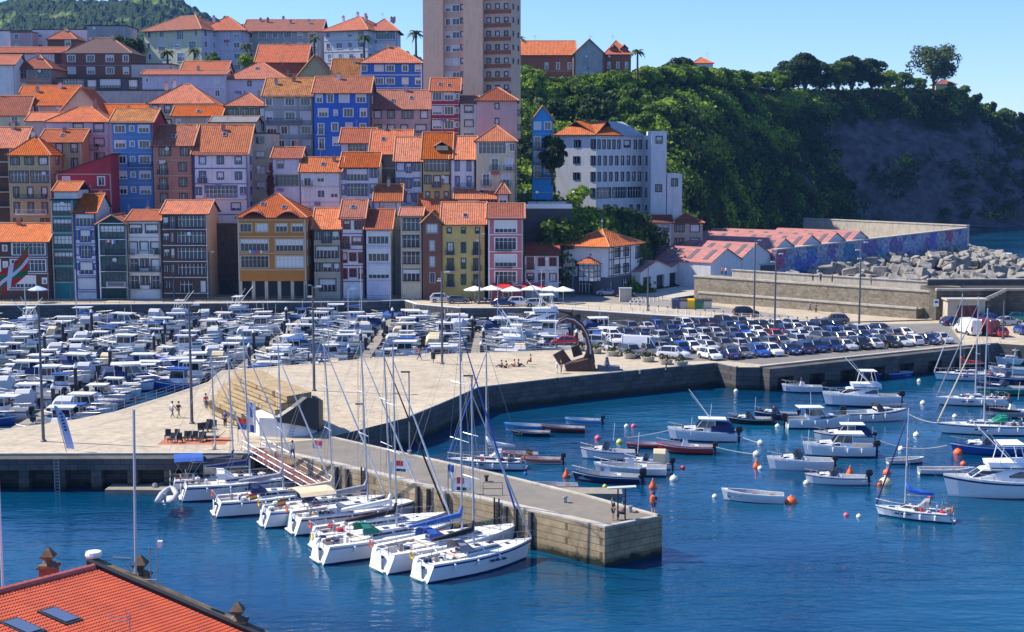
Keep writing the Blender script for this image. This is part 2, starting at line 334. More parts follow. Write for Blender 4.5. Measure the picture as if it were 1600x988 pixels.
# ---------------------------------------------------------------- terrain: town hill and cliff
nodes_px = [-500, 780, 850, 990, 1065, 1130, 1200, 1290, 1400, 1480, 1530, 1600, 1700, 1850, 2100]
prof = {
 -500: [(286,2.9),(300,9),(325,20),(345,30),(370,42),(400,50),(430,55),(520,60),(700,62),(950,45)],
 780:  [(286,2.9),(300,12),(320,18),(345,25),(370,38),(400,46),(430,53),(520,57),(700,58),(950,45)],
 850:  [(284,2.9),(296,15),(320,19),(345,22),(370,30),(400,37),(430,43),(520,46),(700,46),(950,35)],
 990:  [(286,2.9),(298,14),(325,17),(345,21),(375,32),(400,39),(430,46),(520,48),(700,48),(950,32)],
 1065: [(300,2.9),(325,6),(345,12),(365,19),(395,31),(425,43),(455,49),(540,52),(700,52),(950,30)],
 1130: [(330,2.9),(370,3.2),(400,9),(415,18),(435,29),(460,40),(485,48),(560,51),(700,50),(950,30)],
 1200: [(350,2.8),(430,3),(455,8),(468,17),(485,28),(505,40),(525,50),(600,54),(720,52),(950,30)],
 1290: [(350,-3),(450,-1),(500,3),(515,15),(530,27),(545,40),(562,51),(640,56),(740,54),(950,30)],
 1400: [(350,-3),(500,-2),(555,2),(566,15),(577,29),(588,42),(602,54),(680,58),(760,55),(950,25)],
 1480: [(350,-3),(520,-2),(585,1),(596,15),(605,28),(615,41),(630,53),(700,56),(780,50),(950,20)],
 1530: [(350,-3),(530,-2),(598,1),(610,14),(620,27),(632,38),(648,47),(710,48),(790,42),(950,20)],
 1600: [(350,-3),(540,-2),(610,0),(622,12),(634,22),(646,31),(662,39),(730,40),(800,35),(950,15)],
 1700: [(350,-3),(550,-2),(620,-1),(632,8),(644,15),(656,21),(672,27),(740,27),(810,20),(950,5)],
 1850: [(350,-3),(550,-2),(630,-2),(642,3),(654,7),(666,10),(682,12),(740,10),(810,5),(950,-3)],
 2100: [(350,-3),(550,-3),(630,-3),(642,-3),(654,-3),(666,-3),(682,-3),(740,-3),(810,-3),(950,-3)]}
def col_prof(px):
    px = min(max(px, nodes_px[0]), nodes_px[-1]-1e-3)
    for a, c in zip(nodes_px[:-1], nodes_px[1:]):
        if a <= px <= c:
            t = (px-a)/(c-a); return [((1-t)*p[0]+t*q[0], (1-t)*p[1]+t*q[1]) for p, q in zip(prof[a], prof[c])]
def ground_at(px, d):
    P = col_prof(px)
    if d <= P[0][0]: return P[0][1]
    for a, c in zip(P[:-1], P[1:]):
        if a[0] <= d <= c[0]: return a[1]+(c[1]-a[1])*(d-a[0])/(c[0]-a[0])
    return P[-1][1]
from mathutils import noise as mn
pxs = list(np.arange(-500, 2101, 10)); sub = 7
V, FC = [], []
for i, px in enumerate(pxs):
    P = col_prof(px); row = []
    for a, c in zip(P[:-1], P[1:]):
        for k in range(sub): row.append((a[0]+(c[0]-a[0])*k/sub, a[1]+(c[1]-a[1])*k/sub))
    row.append(P[-1])
    for k, (d, z) in enumerate(row):
        x = (px-800)/F*d/cp
        steep = 1 if (px > 1040 and sub*2 < k < sub*7) else 0.25
        q = Vector((x, d, z))
        n_ = mn.fractal(q*0.045, 1, 2, 5)*5.0*steep + mn.fractal(q*0.2, 1, 2, 3)*1.2*steep
        if k < sub: n_ *= 0.1
        V.append((x+n_*0.2, d-n_, z+n_*0.25))
nr = len(row)
for i in range(len(pxs)-1):
    for k in range(nr-1):
        a = i*nr+k; FC.append((a, a+nr, a+nr+1, a+1))
tm = bpy.data.materials.new('hill_ground'); tm.use_nodes = True
N, Lk = tm.node_tree.nodes, tm.node_tree.links; b = N['Principled BSDF']; b.inputs['Roughness'].default_value = 0.95; b.inputs['Specular IOR Level'].default_value = 0.1
tc = N.new('ShaderNodeTexCoord')
n = N.new('ShaderNodeTexNoise'); n.inputs['Scale'].default_value = 0.028; n.inputs['Detail'].default_value = 10; n.inputs['Roughness'].default_value = 0.62; Lk.new(tc.outputs['Object'], n.inputs['Vector'])
sx = N.new('ShaderNodeSeparateXYZ'); Lk.new(tc.outputs['Object'], sx.inputs[0])
xr = N.new('ShaderNodeMapRange'); xr.inputs[1].default_value = 80; xr.inputs[2].default_value = 125; xr.inputs[3].default_value = -0.35; xr.inputs[4].default_value = 0.10; Lk.new(sx.outputs[0], xr.inputs[0])
zr = N.new('ShaderNodeMapRange'); zr.inputs[1].default_value = 38; zr.inputs[2].default_value = 52; zr.inputs[3].default_value = 0; zr.inputs[4].default_value = -0.3; Lk.new(sx.outputs[2], zr.inputs[0])
s1 = N.new('ShaderNodeMath'); Lk.new(n.outputs[0], s1.inputs[0]); Lk.new(xr.outputs[0], s1.inputs[1])
s2 = N.new('ShaderNodeMath'); Lk.new(s1.outputs[0], s2.inputs[0]); Lk.new(zr.outputs[0], s2.inputs[1])
cr = N.new('ShaderNodeValToRGB'); e = cr.color_ramp.elements; e[0].position = 0.46; e[0].color = (0.022, 0.035, 0.012, 1); e[1].position = 0.56; e[1].color = (0.095, 0.093, 0.10, 1)
Lk.new(s2.outputs[0], cr.inputs[0])
n2 = N.new('ShaderNodeTexNoise'); n2.inputs['Scale'].default_value = 0.35; n2.inputs['Detail'].default_value = 8
mp = N.new('ShaderNodeMapping'); mp.inputs['Scale'].default_value = (.35, .6, 1.1); mp.inputs['Rotation'].default_value = (0, 0.75, 0); Lk.new(tc.outputs['Object'], mp.inputs[0]); Lk.new(mp.outputs[0], n2.inputs['Vector'])
mx = N.new('ShaderNodeMix'); mx.data_type = 'RGBA'; mx.blend_type = 'MULTIPLY'; mx.inputs[0].default_value = 0.75; Lk.new(cr.outputs[0], mx.inputs[6])
rr = N.new('ShaderNodeMapRange'); rr.inputs[1].default_value = 0.3; rr.inputs[2].default_value = 0.7; rr.inputs[3].default_value = 0.3; rr.inputs[4].default_value = 1.3; Lk.new(n2.outputs[0], rr.inputs[0]); Lk.new(rr.outputs[0], mx.inputs[7])
Lk.new(mx.outputs[2], b.inputs['Base Color'])
bp = N.new('ShaderNodeBump'); bp.inputs['Strength'].default_value = 1; bp.inputs['Distance'].default_value = 1.2; Lk.new(n2.outputs[0], bp.inputs['Height']); Lk.new(bp.outputs[0], b.inputs['Normal'])
mb = MB(); mb.v = V; mb.f = FC; mb.m = [0]*len(FC)
structure('hill_terrain', mb, tm, smooth=True)
# far wooded hills
def ridge_py(px):
    T = [(-700,40),(-300,25),(0,6),(60,-6),(160,-4),(255,-8),(300,8),(350,26),(420,50),(520,62),(700,95),(900,130),(1200,170)]
    for a, c in zip(T[:-1], T[1:]):
        if a[0] <= px <= c[0]: return a[1]+(c[1]-a[1])*(px-a[0])/(c[0]-a[0])
    return T[-1][1]
V, FC = [], []; pxs = np.arange(-700, 1201, 3.0); ds = np.linspace(950, 1750, 90)
for px in pxs:
    ztop = A(px, ridge_py(px), 1550).z
    for d in ds:
        t = (d-950)/600
        z = 38+(ztop-38)*(t if t < 1 else 1-(t-1)*0.8)**0.9 if t > 0 else 38
        q = Vector(((px-800)/F*d, d, 0))
        z += mn.fractal(q*0.006, 1, 2, 3)*14*min(1, t*2) + (abs(mn.noise(q*0.085))*9 + abs(mn.noise(q*0.19+Vector((7,3,0))))*5)*min(1, t*3) - 4
        V.append((q.x, d, z))
nr = len(ds)
for i in range(len(pxs)-1):
    for k in range(nr-1):
        a = i*nr+k; FC.append((a, a+nr, a+nr+1, a+1))
hm = bpy.data.materials.new('far_hill_forest'); hm.use_nodes = True
N, Lk = hm.node_tree.nodes, hm.node_tree.links; b = N['Principled BSDF']; b.inputs['Roughness'].default_value = 0.95; b.inputs['Specular IOR Level'].default_value = 0.05
tc = N.new('ShaderNodeTexCoord'); n = N.new('ShaderNodeTexNoise'); n.inputs['Scale'].default_value = 0.011; n.inputs['Detail'].default_value = 4; Lk.new(tc.outputs['Object'], n.inputs['Vector'])
cr = N.new('ShaderNodeValToRGB'); e = cr.color_ramp.elements; e[0].position = 0.3; e[0].color = (0.018, 0.034, 0.014, 1); e[1].position = 0.66; e[1].color = (0.14, 0.19, 0.05, 1)
e2 = e.new(0.60); e2.color = (0.035, 0.058, 0.02, 1); Lk.new(n.outputs[0], cr.inputs[0]); Lk.new(cr.outputs[0], b.inputs['Base Color'])
n4 = N.new('ShaderNodeTexNoise'); n4.inputs['Scale'].default_value = 0.16; n4.inputs['Detail'].default_value = 4; Lk.new(tc.outputs['Object'], n4.inputs['Vector'])
bp = N.new('ShaderNodeBump'); bp.inputs['Strength'].default_value = 1; bp.inputs['Distance'].default_value = 6; Lk.new(n4.outputs[0], bp.inputs['Height']); Lk.new(bp.outputs[0], b.inputs['Normal'])
mb = MB(); mb.v = V; mb.f = FC; mb.m = [0]*len(FC)
structure('hills', mb, hm)
# ---------------------------------------------------------------- houses
RO = roofmat('orange_tiles', (0.60, 0.15, 0.04), (0.48, 0.11, 0.035))
RB = roofmat('bright_orange_tiles', (0.66, 0.19, 0.055), (0.50, 0.125, 0.04), 0.2)
RR = roofmat('brick_red_tiles', (0.38, 0.10, 0.05), (0.29, 0.08, 0.045), 0.3)
RM = roofmat('mustard_brown_tiles', (0.46, 0.18, 0.04), (0.34, 0.12, 0.035), 0.4)
RP = roofmat('pinkish_red_tiles', (0.50, 0.16, 0.09), (0.42, 0.13, 0.075), 0.2)
capm = mat('mortar_ridge_tiles', (0.62, 0.27, 0.12), 0.8, noise=0.3, scale=3)
eavem = mat('dark_eave_wood', (0.05, 0.03, 0.02), 0.8)
def wallm(n, c, d=0.22): return mat(n, c, 0.9, noise=0.12, scale=0.6, detail=8, dirt=d, spec=0.15)
WC = dict(
 white=wallm('white_render', (0.74,0.73,0.72)), lav=wallm('lilac_and_shade_render', (0.62,0.60,0.70)), cream=wallm('cream_render', (0.66,0.57,0.38)),  # lilac also colours the shaded sides of cream and white blocks
 beige=wallm('beige_render', (0.52,0.45,0.34)), olive=wallm('olive_render', (0.44,0.41,0.22)), grey=wallm('grey_render', (0.42,0.42,0.41), 0.4),
 brown=wallm('dark_brown_render', (0.11,0.06,0.045)), brick=wallm('brown_brick', (0.22,0.10,0.065)), crim=wallm('crimson_render', (0.40,0.05,0.07)),
 blue=wallm('strong_blue_render', (0.05,0.16,0.55)), sky=wallm('sky_blue_render', (0.10,0.26,0.55)), azure=wallm('azure_render', (0.06,0.33,0.72)),
 salmon=wallm('salmon_render', (0.50,0.24,0.16)), pink=wallm('pink_render', (0.62,0.42,0.40)), ochre=wallm('ochre_render', (0.48,0.20,0.04)),
 yellow=wallm('yellow_render', (0.60,0.45,0.15)), teal=wallm('teal_render', (0.03,0.22,0.24)), dkgreen=wallm('dark_green_render', (0.02,0.055,0.05)),
 dkred=wallm('dark_red_render', (0.25,0.02,0.03)), pinkred=wallm('pinkish_red_render', (0.54,0.17,0.18)), navy=wallm('navy_render', (0.03,0.06,0.20)),
 slate=wallm('slate_grey_render', (0.10,0.10,0.12)), pearl=wallm('pale_yellow_render', (0.70,0.68,0.46)), stone=roughstone, tower=wallm('tower_beige_render', (0.64,0.46,0.33), 0.2),
 redbrick=wallm('terracotta_brick', (0.36,0.13,0.07)), conc=wallm('stained_concrete', (0.50,0.48,0.45), 0.5), mag=wallm('magenta_red_render', (0.42,0.07,0.13)))
FR = dict(w=mat('white_frame', (0.72,0.72,0.72), 0.5), d=mat('dark_brown_frame', (0.045,0.022,0.018), 0.5), b=mat('blue_frame', (0.02,0.05,0.26), 0.5),
 g=mat('green_frame', (0.015,0.09,0.08), 0.5), r=mat('red_frame', (0.28,0.02,0.025), 0.5), k=mat('black_frame', (0.012,0.012,0.015), 0.5), n=mat('beige_frame', (0.5,0.42,0.3), 0.6), s=mat('grey_frame', (0.3,0.3,0.33), 0.6))
_win = {}
def win_mesh(w, h, fr, kind):
    k = (round(w, 1), round(h, 1), fr, kind)
    if k in _win: return _win[k]
    w, h = k[0], k[1]
    m = MB(); t = 0.09 if kind != 'gal' else 0.07        # surround: x centred, z from 0
    m.box(-w/2-.15, -w/2+t*.4, -.05, .14, -.10, h+.15); m.box(w/2-t*.4, w/2+.15, -.05, .14, -.10, h+.15)
    m.box(-w/2+t*.4, w/2-t*.4, -.05, .14, h-t*.4, h+.15); m.box(-w/2+t*.4, w/2-t*.4, -.09, .14, -.10, t*.4)
    i = MB(); nm = max(2, int(round(w/.75))) if kind != 'one' else 1
    for j in range(1, nm): x = -w/2+w*j/nm; i.box(x-.04, x+.04, .13, .21, .04, h-.04)
    if h > 1.9: i.box(-w/2+.04, w/2-.04,   .135, .205, h*.68-.03, h*.68+.03)
    for s in (-1, 1): i.box(s*(w/2-.07)-.04, s*(w/2-.07)+.04, .14, .215, .04, h-.04)
    g = MB(); g.quad((-w/2, .22, 0), (w/2, .22, 0), (w/2, .22, h), (-w/2, .22, h))
    r = (m.mesh('window', FR[fr]), i.mesh('sash', FR['w'] if fr in 'wdbk' else FR[fr]), g.mesh('pane', glass))
    _win[k] = r; return r
_bl = {}
def blind_mesh(w, h):
    k = (round(w, 1), round(h, 1))
    if k not in _bl:
        m = MB(); m.box(-k[0]/2+.03, k[0]/2-.03, .15, .20, 0, k[1]-.02); _bl[k] = m.mesh('blind', blind)
    return _bl[k]
_bal = {}
def balcony_mesh(w, col='black'):
    k = (round(w, 1), col)
    if k not in _bal:
        w = k[0]; m = MB(); m.box(-w/2, w/2, -.75, -.001, -.14, 0, 1)
        for z in (.12, 1.0): m.box(-w/2, w/2, -.75, -.71, z-.025, z+.025); m.box(-w/2, -w/2+.04, -.71, -.02, z-.025, z+.025); m.box(w/2-.04, w/2, -.71, -.02, z-.025, z+.025)
        n = int(w/.16)
        for j in range(n+1): x = -w/2+w*j/n; m.box(x-.012, x+.012, -.74, -.72, 0.002, 1)
        for j in range(5):
            for s in (-1, 1): x = s*(w/2-.02); m.box(x-.012, x+.012, -.7+j*.15, -.68+j*.15, .002, 1)
        _bal[k] = m.mesh('balcony', [{'black': black, 'white': white, 'red': FR['r'], 'blue': FR['b']}[col], white if col != 'black' else FR['s']])
    return _bal[k]
def facade(mb, ox, oy, ux, uy, W, z0, z1, rects, m=0, dep=0.26):
    """wall sheet in the plane through (ox,oy) along (ux,uy) with real holes and reveals"""
    xs = sorted({0.0, W} | {r for q in rects for r in (q[0], q[1])}); zs = sorted({z0, z1} | {r for q in rects for r in (q[2], q[3])})
    nx, ny = -uy, ux
    P = lambda x, z, d=0.0: (ox+ux*x+nx*d, oy+uy*x+ny*d, z)
    for i in range(len(xs)-1):
        if xs[i+1]-xs[i] < 1e-4: continue
        run = None
        for j in range(len(zs)-1):
            cx, cz = (xs[i]+xs[i+1])/2, (zs[j]+zs[j+1])/2
            hole = any(q[0] < cx < q[1] and q[2] < cz < q[3] for q in rects)
            if not hole and zs[j+1]-zs[j] > 1e-4:
                mb.quad(P(xs[i], zs[j]), P(xs[i+1], zs[j]), P(xs[i+1], zs[j+1]), P(xs[i], zs[j+1]), m)
    for a, b_, c, d in rects:
        mb.quad(P(a, c), P(a, c, dep), P(a, d, dep), P(a, d), m); mb.quad(P(b_, c), P(b_, d), P(b_, d, dep), P(b_, c, dep), m)
        mb.quad(P(a, c), P(b_, c), P(b_, c, dep), P(a, c, dep), m); mb.quad(P(a, d), P(a, d, dep), P(b_, d, dep), P(b_, d), m)
WG = {'w': (1.25, 1.5, .85), 'W': (1.9, 1.5, .85), 's': (.7, 1.0, 1.15), 'b': (1.2, 2.3, .1), 'g': (3.0, 2.2, .4), 'G': (5.5, 2.25, .35), 'd': (1.2, 2.3, .05), 'D': (2.6, 2.5, .05), '.': (1.0, 0, 0), '-': (.4, 0, 0), 'n': (.8, 1.9, .5)}
def put_windows(H, rows, W, ze, fh, fr, ox, oy, rz, balcol, wall, m, zb, pblind, top=0.35, cap=[0]):
    ux, uy = math.cos(rz), math.sin(rz); rects = []; todo = []; kx, kz = random.uniform(.9, 1.25), random.uniform(.92, 1.12)
    for r, row in enumerate(rows):
        zf = ze-top-fh*(r+1)+.35
        tot = sum(WG[c][0]*1.55 for c in row) or 1; k = W/tot; x = 0; 
        for c in row:
            cw = WG[c][0]*1.55*k; ww = min(WG[c][0]*kx, cw*.78) if c not in 'gG' else cw*.86; wh = WG[c][1]*(kz if c in 'wWs' else 1)
            xc = x+cw/2; x += cw
            if not wh: continue
            wh = min(wh, fh-.7); z = zf+WG[c][2]
            if z < zb+.05: continue
            ww = round(ww, 1); wh = round(wh, 1)
            if c in 'gG' and False: continue
            rects.append((xc-ww/2, xc+ww/2, z, z+wh)); todo.append((c, xc, z, ww, wh))
    facade(m, ox, oy, ux, uy, W, zb, ze, rects)
    for c, xc, z, ww, wh in todo:
        fm, sm, gm = win_mesh(ww, wh, fr, 'gal' if c in 'gG' else 'std')
        loc = (ox+ux*xc, oy+uy*xc, z)
        nm = 'door' if c in 'dD' else 'window'
        f_ = obj(nm, fm, H, loc, rz); obj('sash', sm, f_); obj('pane', gm, f_)
        if random.random() < pblind:
            bh = random.choice([.35, .5, .7, 1.0]); bh = round(wh*bh, 1); obj('blind', blind_mesh(ww, bh), f_, (0, 0, wh-bh))
        if c == 'b': obj('balcony', balcony_mesh(ww+.6, balcol), H, (loc[0], loc[1], z), rz)
def solve_w(p0, x1, rz):
    lo, hi = 0.2, 90.0
    for _ in range(40):
        s = (lo+hi)/2; q = (p0.x+s*math.cos(rz), p0.y+s*math.sin(rz), p0.z)
        if proj(q)[0] < x1: lo = s
        else: hi = s
    return lo
def ridge_cap(H, segs, m=None):
    mb = MB()
    for a, c in segs: mb.tube([Vector(a)+Vector((0,0,.03)), Vector(c)+Vector((0,0,.03))], .14, 0, 5)
    build('ridge_cap', mb, m or capm, H)
def roof_on(H, W, D, ze, rise, rt, mats, ov=.45, name='roof', dx=0, dy=0):
    o = ov; k = rise/(D/2); lo = ze-o*k; zr = ze+rise; T = .16; mb = MB(); caps = []
    x0, x1, y0, y1 = dx-o, dx+W+o, dy-o, dy+D+o; ym = dy+D/2; xm = dx+W/2
    if rt == 'g':
        mb.slab([(x0,y0,lo),(x1,y0,lo),(x1,ym,zr),(x0,ym,zr)], T, 0, 1); mb.slab([(x1,y1,lo),(x0,y1,lo),(x0,ym,zr),(x1,ym,zr)], T, 0, 1)
        caps = [((x0,ym,zr),(x1,ym,zr)), ((x0,y0,lo),(x0,ym,zr)), ((x1,y0,lo),(x1,ym,zr))]
    elif rt == 'h':
        h = min(D/2, W/2)*.95; a, c = (x0+o+h, ym, zr), (x1-o-h, ym, zr)
        mb.slab([(x0,y0,lo),(x1,y0,lo),c,a], T, 0, 1); mb.slab([(x1,y1,lo),(x0,y1,lo),a,c], T, 0, 1)
        mb.slab([(x1,y0,lo),(x1,y1,lo),c], T, 0, 1); mb.slab([(x0,y1,lo),(x0,y0,lo),a], T, 0, 1)
        caps = [(a,c),((x0,y0,lo),a),((x1,y0,lo),c),((x1,y1,lo),c)]
    elif rt == 'y':
        a = (xm, ym, zr)
        for p, q in (((x0,y0,lo),(x1,y0,lo)),((x1,y0,lo),(x1,y1,lo)),((x1,y1,lo),(x0,y1,lo)),((x0,y1,lo),(x0,y0,lo))): mb.slab([p,q,a], T, 0, 1); caps.append((p,a))
    elif rt == 'f':                               # gable towards the viewer
        k = rise/(W/2); lo = ze-o*k
        mb.slab([(x0,y0,lo),(xm,y0,zr),(xm,y1,zr),(x0,y1,lo)], T, 0, 1); mb.slab([(xm,y0,zr),(x1,y0,lo),(x1,y1,lo),(xm,y1,zr)], T, 0, 1)
        caps = [((xm,y0,zr),(xm,y1,zr)),((x0,y0,lo),(xm,y0,zr)),((x1,y0,lo),(xm,y0,zr))]
    elif rt == 's':                               # shed rising to the right
        mb.slab([(x0,y0,ze-.1),(x1,y0,zr),(x1,y1,zr),(x0,y1,ze-.1)], T, 0, 1)
    elif rt == 'b':                               # shed rising backwards
        mb.slab([(x0,y0,ze-.1),(x1,y0,ze-.1),(x1,y1,zr),(x0,y1,zr)], T, 0, 1)
    elif rt == 'p':
        mb.slab([(dx-.1,dy-.1,ze+.12),(dx+W+.1,dy-.1,ze+.12),(dx+W+.1,dy+D+.1,ze+.12),(dx-.1,dy+D+.1,ze+.12)], .3, 1, 1)
    r = build(name, mb, mats, H)
    if caps: ridge_cap(r, caps)
    return r
def chimney(H, x, y, z0, z1, m=None, s=.35):
    mb = MB(); mb.box(x-s, x+s, y-s*.7, y+s*.7, z0, z1, 0); mb.box(x-s-.08, x+s+.08, y-s*.7-.08, y+s*.7+.08, z1, z1+.12, 1); mb.box(x-s*.6, x+s*.6, y-.1, y+.1, z1+.12, z1+.4, 2)
    return build('chimney', mb, [m or WC['cream'], capm, WC['salmon']], H)
def skylight(H, x, t, W, D, ze, rise):            # on the front slope, t up the slope
    k = rise/(D/2); L = math.hypot(D/2, rise); y = t*D/2; z = ze+k*y
    mb = MB(); mb.box(-.45, .45, -.6, .6, 0, .12, 0); mb.box(-.36, .36, -.5, .5, .121, .13, 1)
    build('skylight', mb, [FR['s'], glass], H, loc=(x, y, z+.03), rot=(math.atan(k), 0, 0))
TBL, TRL = mat('washed_blue_cloth', (.12,.2,.5), .9), mat('washed_red_cloth', (.5,.1,.12), .9)
def house(label, x0, x1, ye, yr, d, wall, roof=RO, rt='g', rows=('ww',), n=None, fr='w', D=10, zb=None, yaw=0, fh=3.05, side='', bal='black', blindp=.45, trim=None, ch=1, sl=0, sidewall=None, top=.35, ov=.45, grp=None, name='house', cat='house', lside=''):
    rz = R(yaw); p0 = A(x0, ye, d); W = solve_w(p0, x1, rz); ze = p0.z
    xm, ym = p0.x+W/2*math.cos(rz), d+D/2*math.cos(rz)
    if rt == 'f': zr = A((x0+x1)/2, yr, d).z
    elif rt == 's': zr = A(x1, yr, d).z
    elif rt == 'b': zr = A((x0+x1)/2, yr, d+D).z
    elif rt == 'p': zr = ze
    else: zr = A((x0+x1)/2, yr, d+D/2).z
    rise = zr-ze
    if rt not in 'sp': rise = max(rise, D*.12)
    if zb is None: zb = max(QZ, min(ground_at((x0+x1)/2, d), ground_at((x0+x1)/2, d+D))-1.5)
    H = thing(name, label, cat, (p0.x, p0.y, zb), rz, grp)
    ze -= zb; m = MB()
    nn = n or max(1, int((ze-.3)/fh))
    rl = list(rows)[:nn] if len(rows) > 1 else list(rows)*nn
    put_windows(H, rl, W, ze, fh, fr, 0, 0, 0, bal, wall, m, 0, blindp, top)
    mi = 1 if sidewall else 0
    sr = [side]*min(nn, 6) if side else []
    m2 = MB()
    if side: put_windows(H, sr, D, ze, fh, fr, W, 0, math.pi/2, bal, wall, m2, 0, blindp, top)
    else: m2.quad((W,0,0),(W,D,0),(W,D,ze),(W,0,ze))
    m.add(m2.v, m2.f, mi)
    m2 = MB()
    if lside: put_windows(H, [lside]*min(nn, 6), D, ze, fh, fr, 0, D, -math.pi/2, bal, wall, m2, 0, blindp, top)
    else: m2.quad((0,D,0),(0,0,0),(0,0,ze),(0,D,ze))
    m.add(m2.v, m2.f, mi)
    m.quad((W,D,0),(0,D,0),(0,D,ze),(W,D,ze), mi)
    if rt in 'g': m.poly([(0,0,ze),(0,D,ze),(0,D/2,ze+rise-.02)], mi); m.poly([(W,D,ze),(W,0,ze),(W,D/2,ze+rise-.02)], mi)
    elif rt == 'f': m.poly([(0,0,ze),(W,0,ze),(W/2,0,ze+rise-.02)]); m.poly([(W,D,ze),(0,D,ze),(W/2,D,ze+rise-.02)])
    elif rt == 's': m.poly([(0,0,ze),(W,0,ze),(W,0,ze+rise-.2)]); m.quad((W,0,ze),(W,D,ze),(W,D,ze+rise-.2),(W,0,ze+rise-.2), mi)
    elif rt == 'b': m.poly([(W,0,ze),(W,D,ze),(W,D,ze+rise-.2)], mi); m.poly([(0,D,ze),(0,0,ze),(0,D,ze+rise-.2)], mi)
    build('wall', m, [WC[wall], WC[sidewall or wall]], H)
    roof_on(H, W, D, ze, rise, rt, [roof, eavem], ov)
    if trim:
        tb = MB()
        for r in range(nn+1):
            z = ze-top-fh*r+.33
            if z > .5: tb.box(-.03, W+.03, -.1, -.004, z-.1, z+.06)
        for x in (0, W-.22): tb.box(x-.02, x+.24, -.06, -.004, .1, ze-.12)
        build('moulding', tb, FR[trim], H)
    if rt in 'gh':
        for c in range(ch):
            x = random.uniform(.15, .85)*W; y = D*random.uniform(.3, .7); zz = ze+rise*(1-abs(y-D/2)/(D/2))
            chimney(H, x, y, zz-.5, zz+random.uniform(.7, 1.3), WC[random.choice(['cream','salmon','grey','white'])])
        for c in range(sl): skylight(H, W*(c+1)/(sl+1)+random.uniform(-.4,.4), random.uniform(.35,.65), W, D, ze, rise)
    if rt in 'ghf' and random.random() < .7:
        ab = MB(); x = random.uniform(.1, .9)*W; y = D*.5; z = ze+rise-.2; ab.tube([(x,y,z-.4),(x,y,z+2.0)], .03, 0, 4)
        for k in range(4): ab.box(x-.5+.06*k, x+.5-.06*k, y-.015, y+.015, z+1.3+.18*k, z+1.33+.18*k)
        build('tv_aerial', ab, steel, H)
    if random.random() < .6:
        dp = MB(); dp.tube([(W-.12,-.12,ze-.1),(W-.12,-.12,.1)], .06, 0, 5); build('downpipe', dp, FR[random.choice('sdw')], H)
    if not trim and nn >= 2 and random.random() < .7:
        cb = MB(); sp_ = random.choice([1, 1, 2])
        for r in range(1, nn+1, sp_):
            z = ze-top-fh*r+.28
            if z > .4: cb.box(-.02, W+.02, -.07, -.003, z-.06, z+.06)
        build('string_course', cb, FR[random.choice('wnns')], H)
    if nn >= 2 and W > 4 and d < 330 and random.random() < .45:
        bw = W*random.uniform(.45, .8); bx = random.uniform(bw/2+.1, W-bw/2-.1)
        for r in range(1, min(nn, 5)):
            if random.random() < .6: obj('balcony', balcony_mesh(bw, random.choice(['black','black','white','blue' if fr == 'b' else 'black'])), H, (bx, -.004, ze-top-fh*(r+1)+.44))
    if random.random() < .3:
        sdm = MB(); x = random.uniform(.15, .85)*W; sdm.lathe([(.05,0),(.35,.08),(.42,.16),(.40,.17),(.3,.1)], (0,0,0), 0, 10); build('satellite_dish', sdm, white, H, loc=(x, -.25, ze-random.choice([.9, 4.0, 7.0])), rot=(R(65), 0, .4))
    if n and rt != 'p' and random.random() < .5 and W > 3:
        ln = MB(); x0_ = random.uniform(.1, .5)*W; z = ze-fh*random.choice([1, 2])-.1
        for k in range(random.randint(3, 6)): q = x0_+k*.42; hh = random.uniform(.35, .8); ln.box(q, q+.34, -.42, -.40, z-hh, z, random.randrange(3))
        ln.tube([(x0_-.1,-.41,z),(x0_+2.4,-.41,z)], .015, 3, 3); build('laundry_line', ln, [white, TBL, TRL, steel], H)
    return H, W, ze, rise
# --- front row along the promenade
FG = 'houses of the front row on the promenade'
def front(label, *a, **k): k.setdefault('zb', QZ); k.setdefault('grp', FG); return house(label, *a, **k)
front('brown and white house at the left edge behind the red flag, orange stepped roof', -60, 74, 376, 349, 272, 'brown', RB, 'g', ('gsg','GsG','sGs','g.g','www','DdD'), fr='w', D=11, fh=3.1)
H, W, ze, rs = front('narrow teal house with pale floor bands and a white attic', 79, 113, 312, 300, 274, 'teal', RO, 'p', ('G','G','G','G','G','D'), fr='g', D=11, fh=3.15, trim='n', blindp=.6)
m_ = MB(); m_.box(.3, 4.6, 1.2, 9, ze+.13, ze+1.7); build('attic', m_, WC['white'], H)
roof_on(H, 4.3, 8, ze+1.7, 1.6, 'g', [RB, eavem], .4, 'attic_roof', .3, 1.2)
front('narrow white house with blue window frames beside the teal house', 115, 149, 331, 303, 274, 'white', RB, 'g', ('g','wgw','wgw','sgs','g','D'), fr='b', D=11, trim='b', side='..s', sidewall='white')
front('dark green house with glazed galleries and a small pointed gable', 153, 197, 349, 336, 273, 'dkgreen', RO, 'f', ('G','G','G','G','D'), n=5, fr='g', D=9, trim='w', blindp=.15)
front('white house with dark wooden balconies and two brown top windows', 199, 249, 344, 328, 274, 'white', RR, 'g', ('WW','bwb','bwb','bwb','dwd'), n=5, fr='d', D=11, trim='n', fh=3.3)
front('half cream half dark brown house with white blinds left of the stone wall', 253, 323, 333, 313, 274, 'brown', RO, 'g', ('wbG','wnG','wnG','wnG','wDd'), n=5, fr='d', D=11, side='', sidewall='cream')
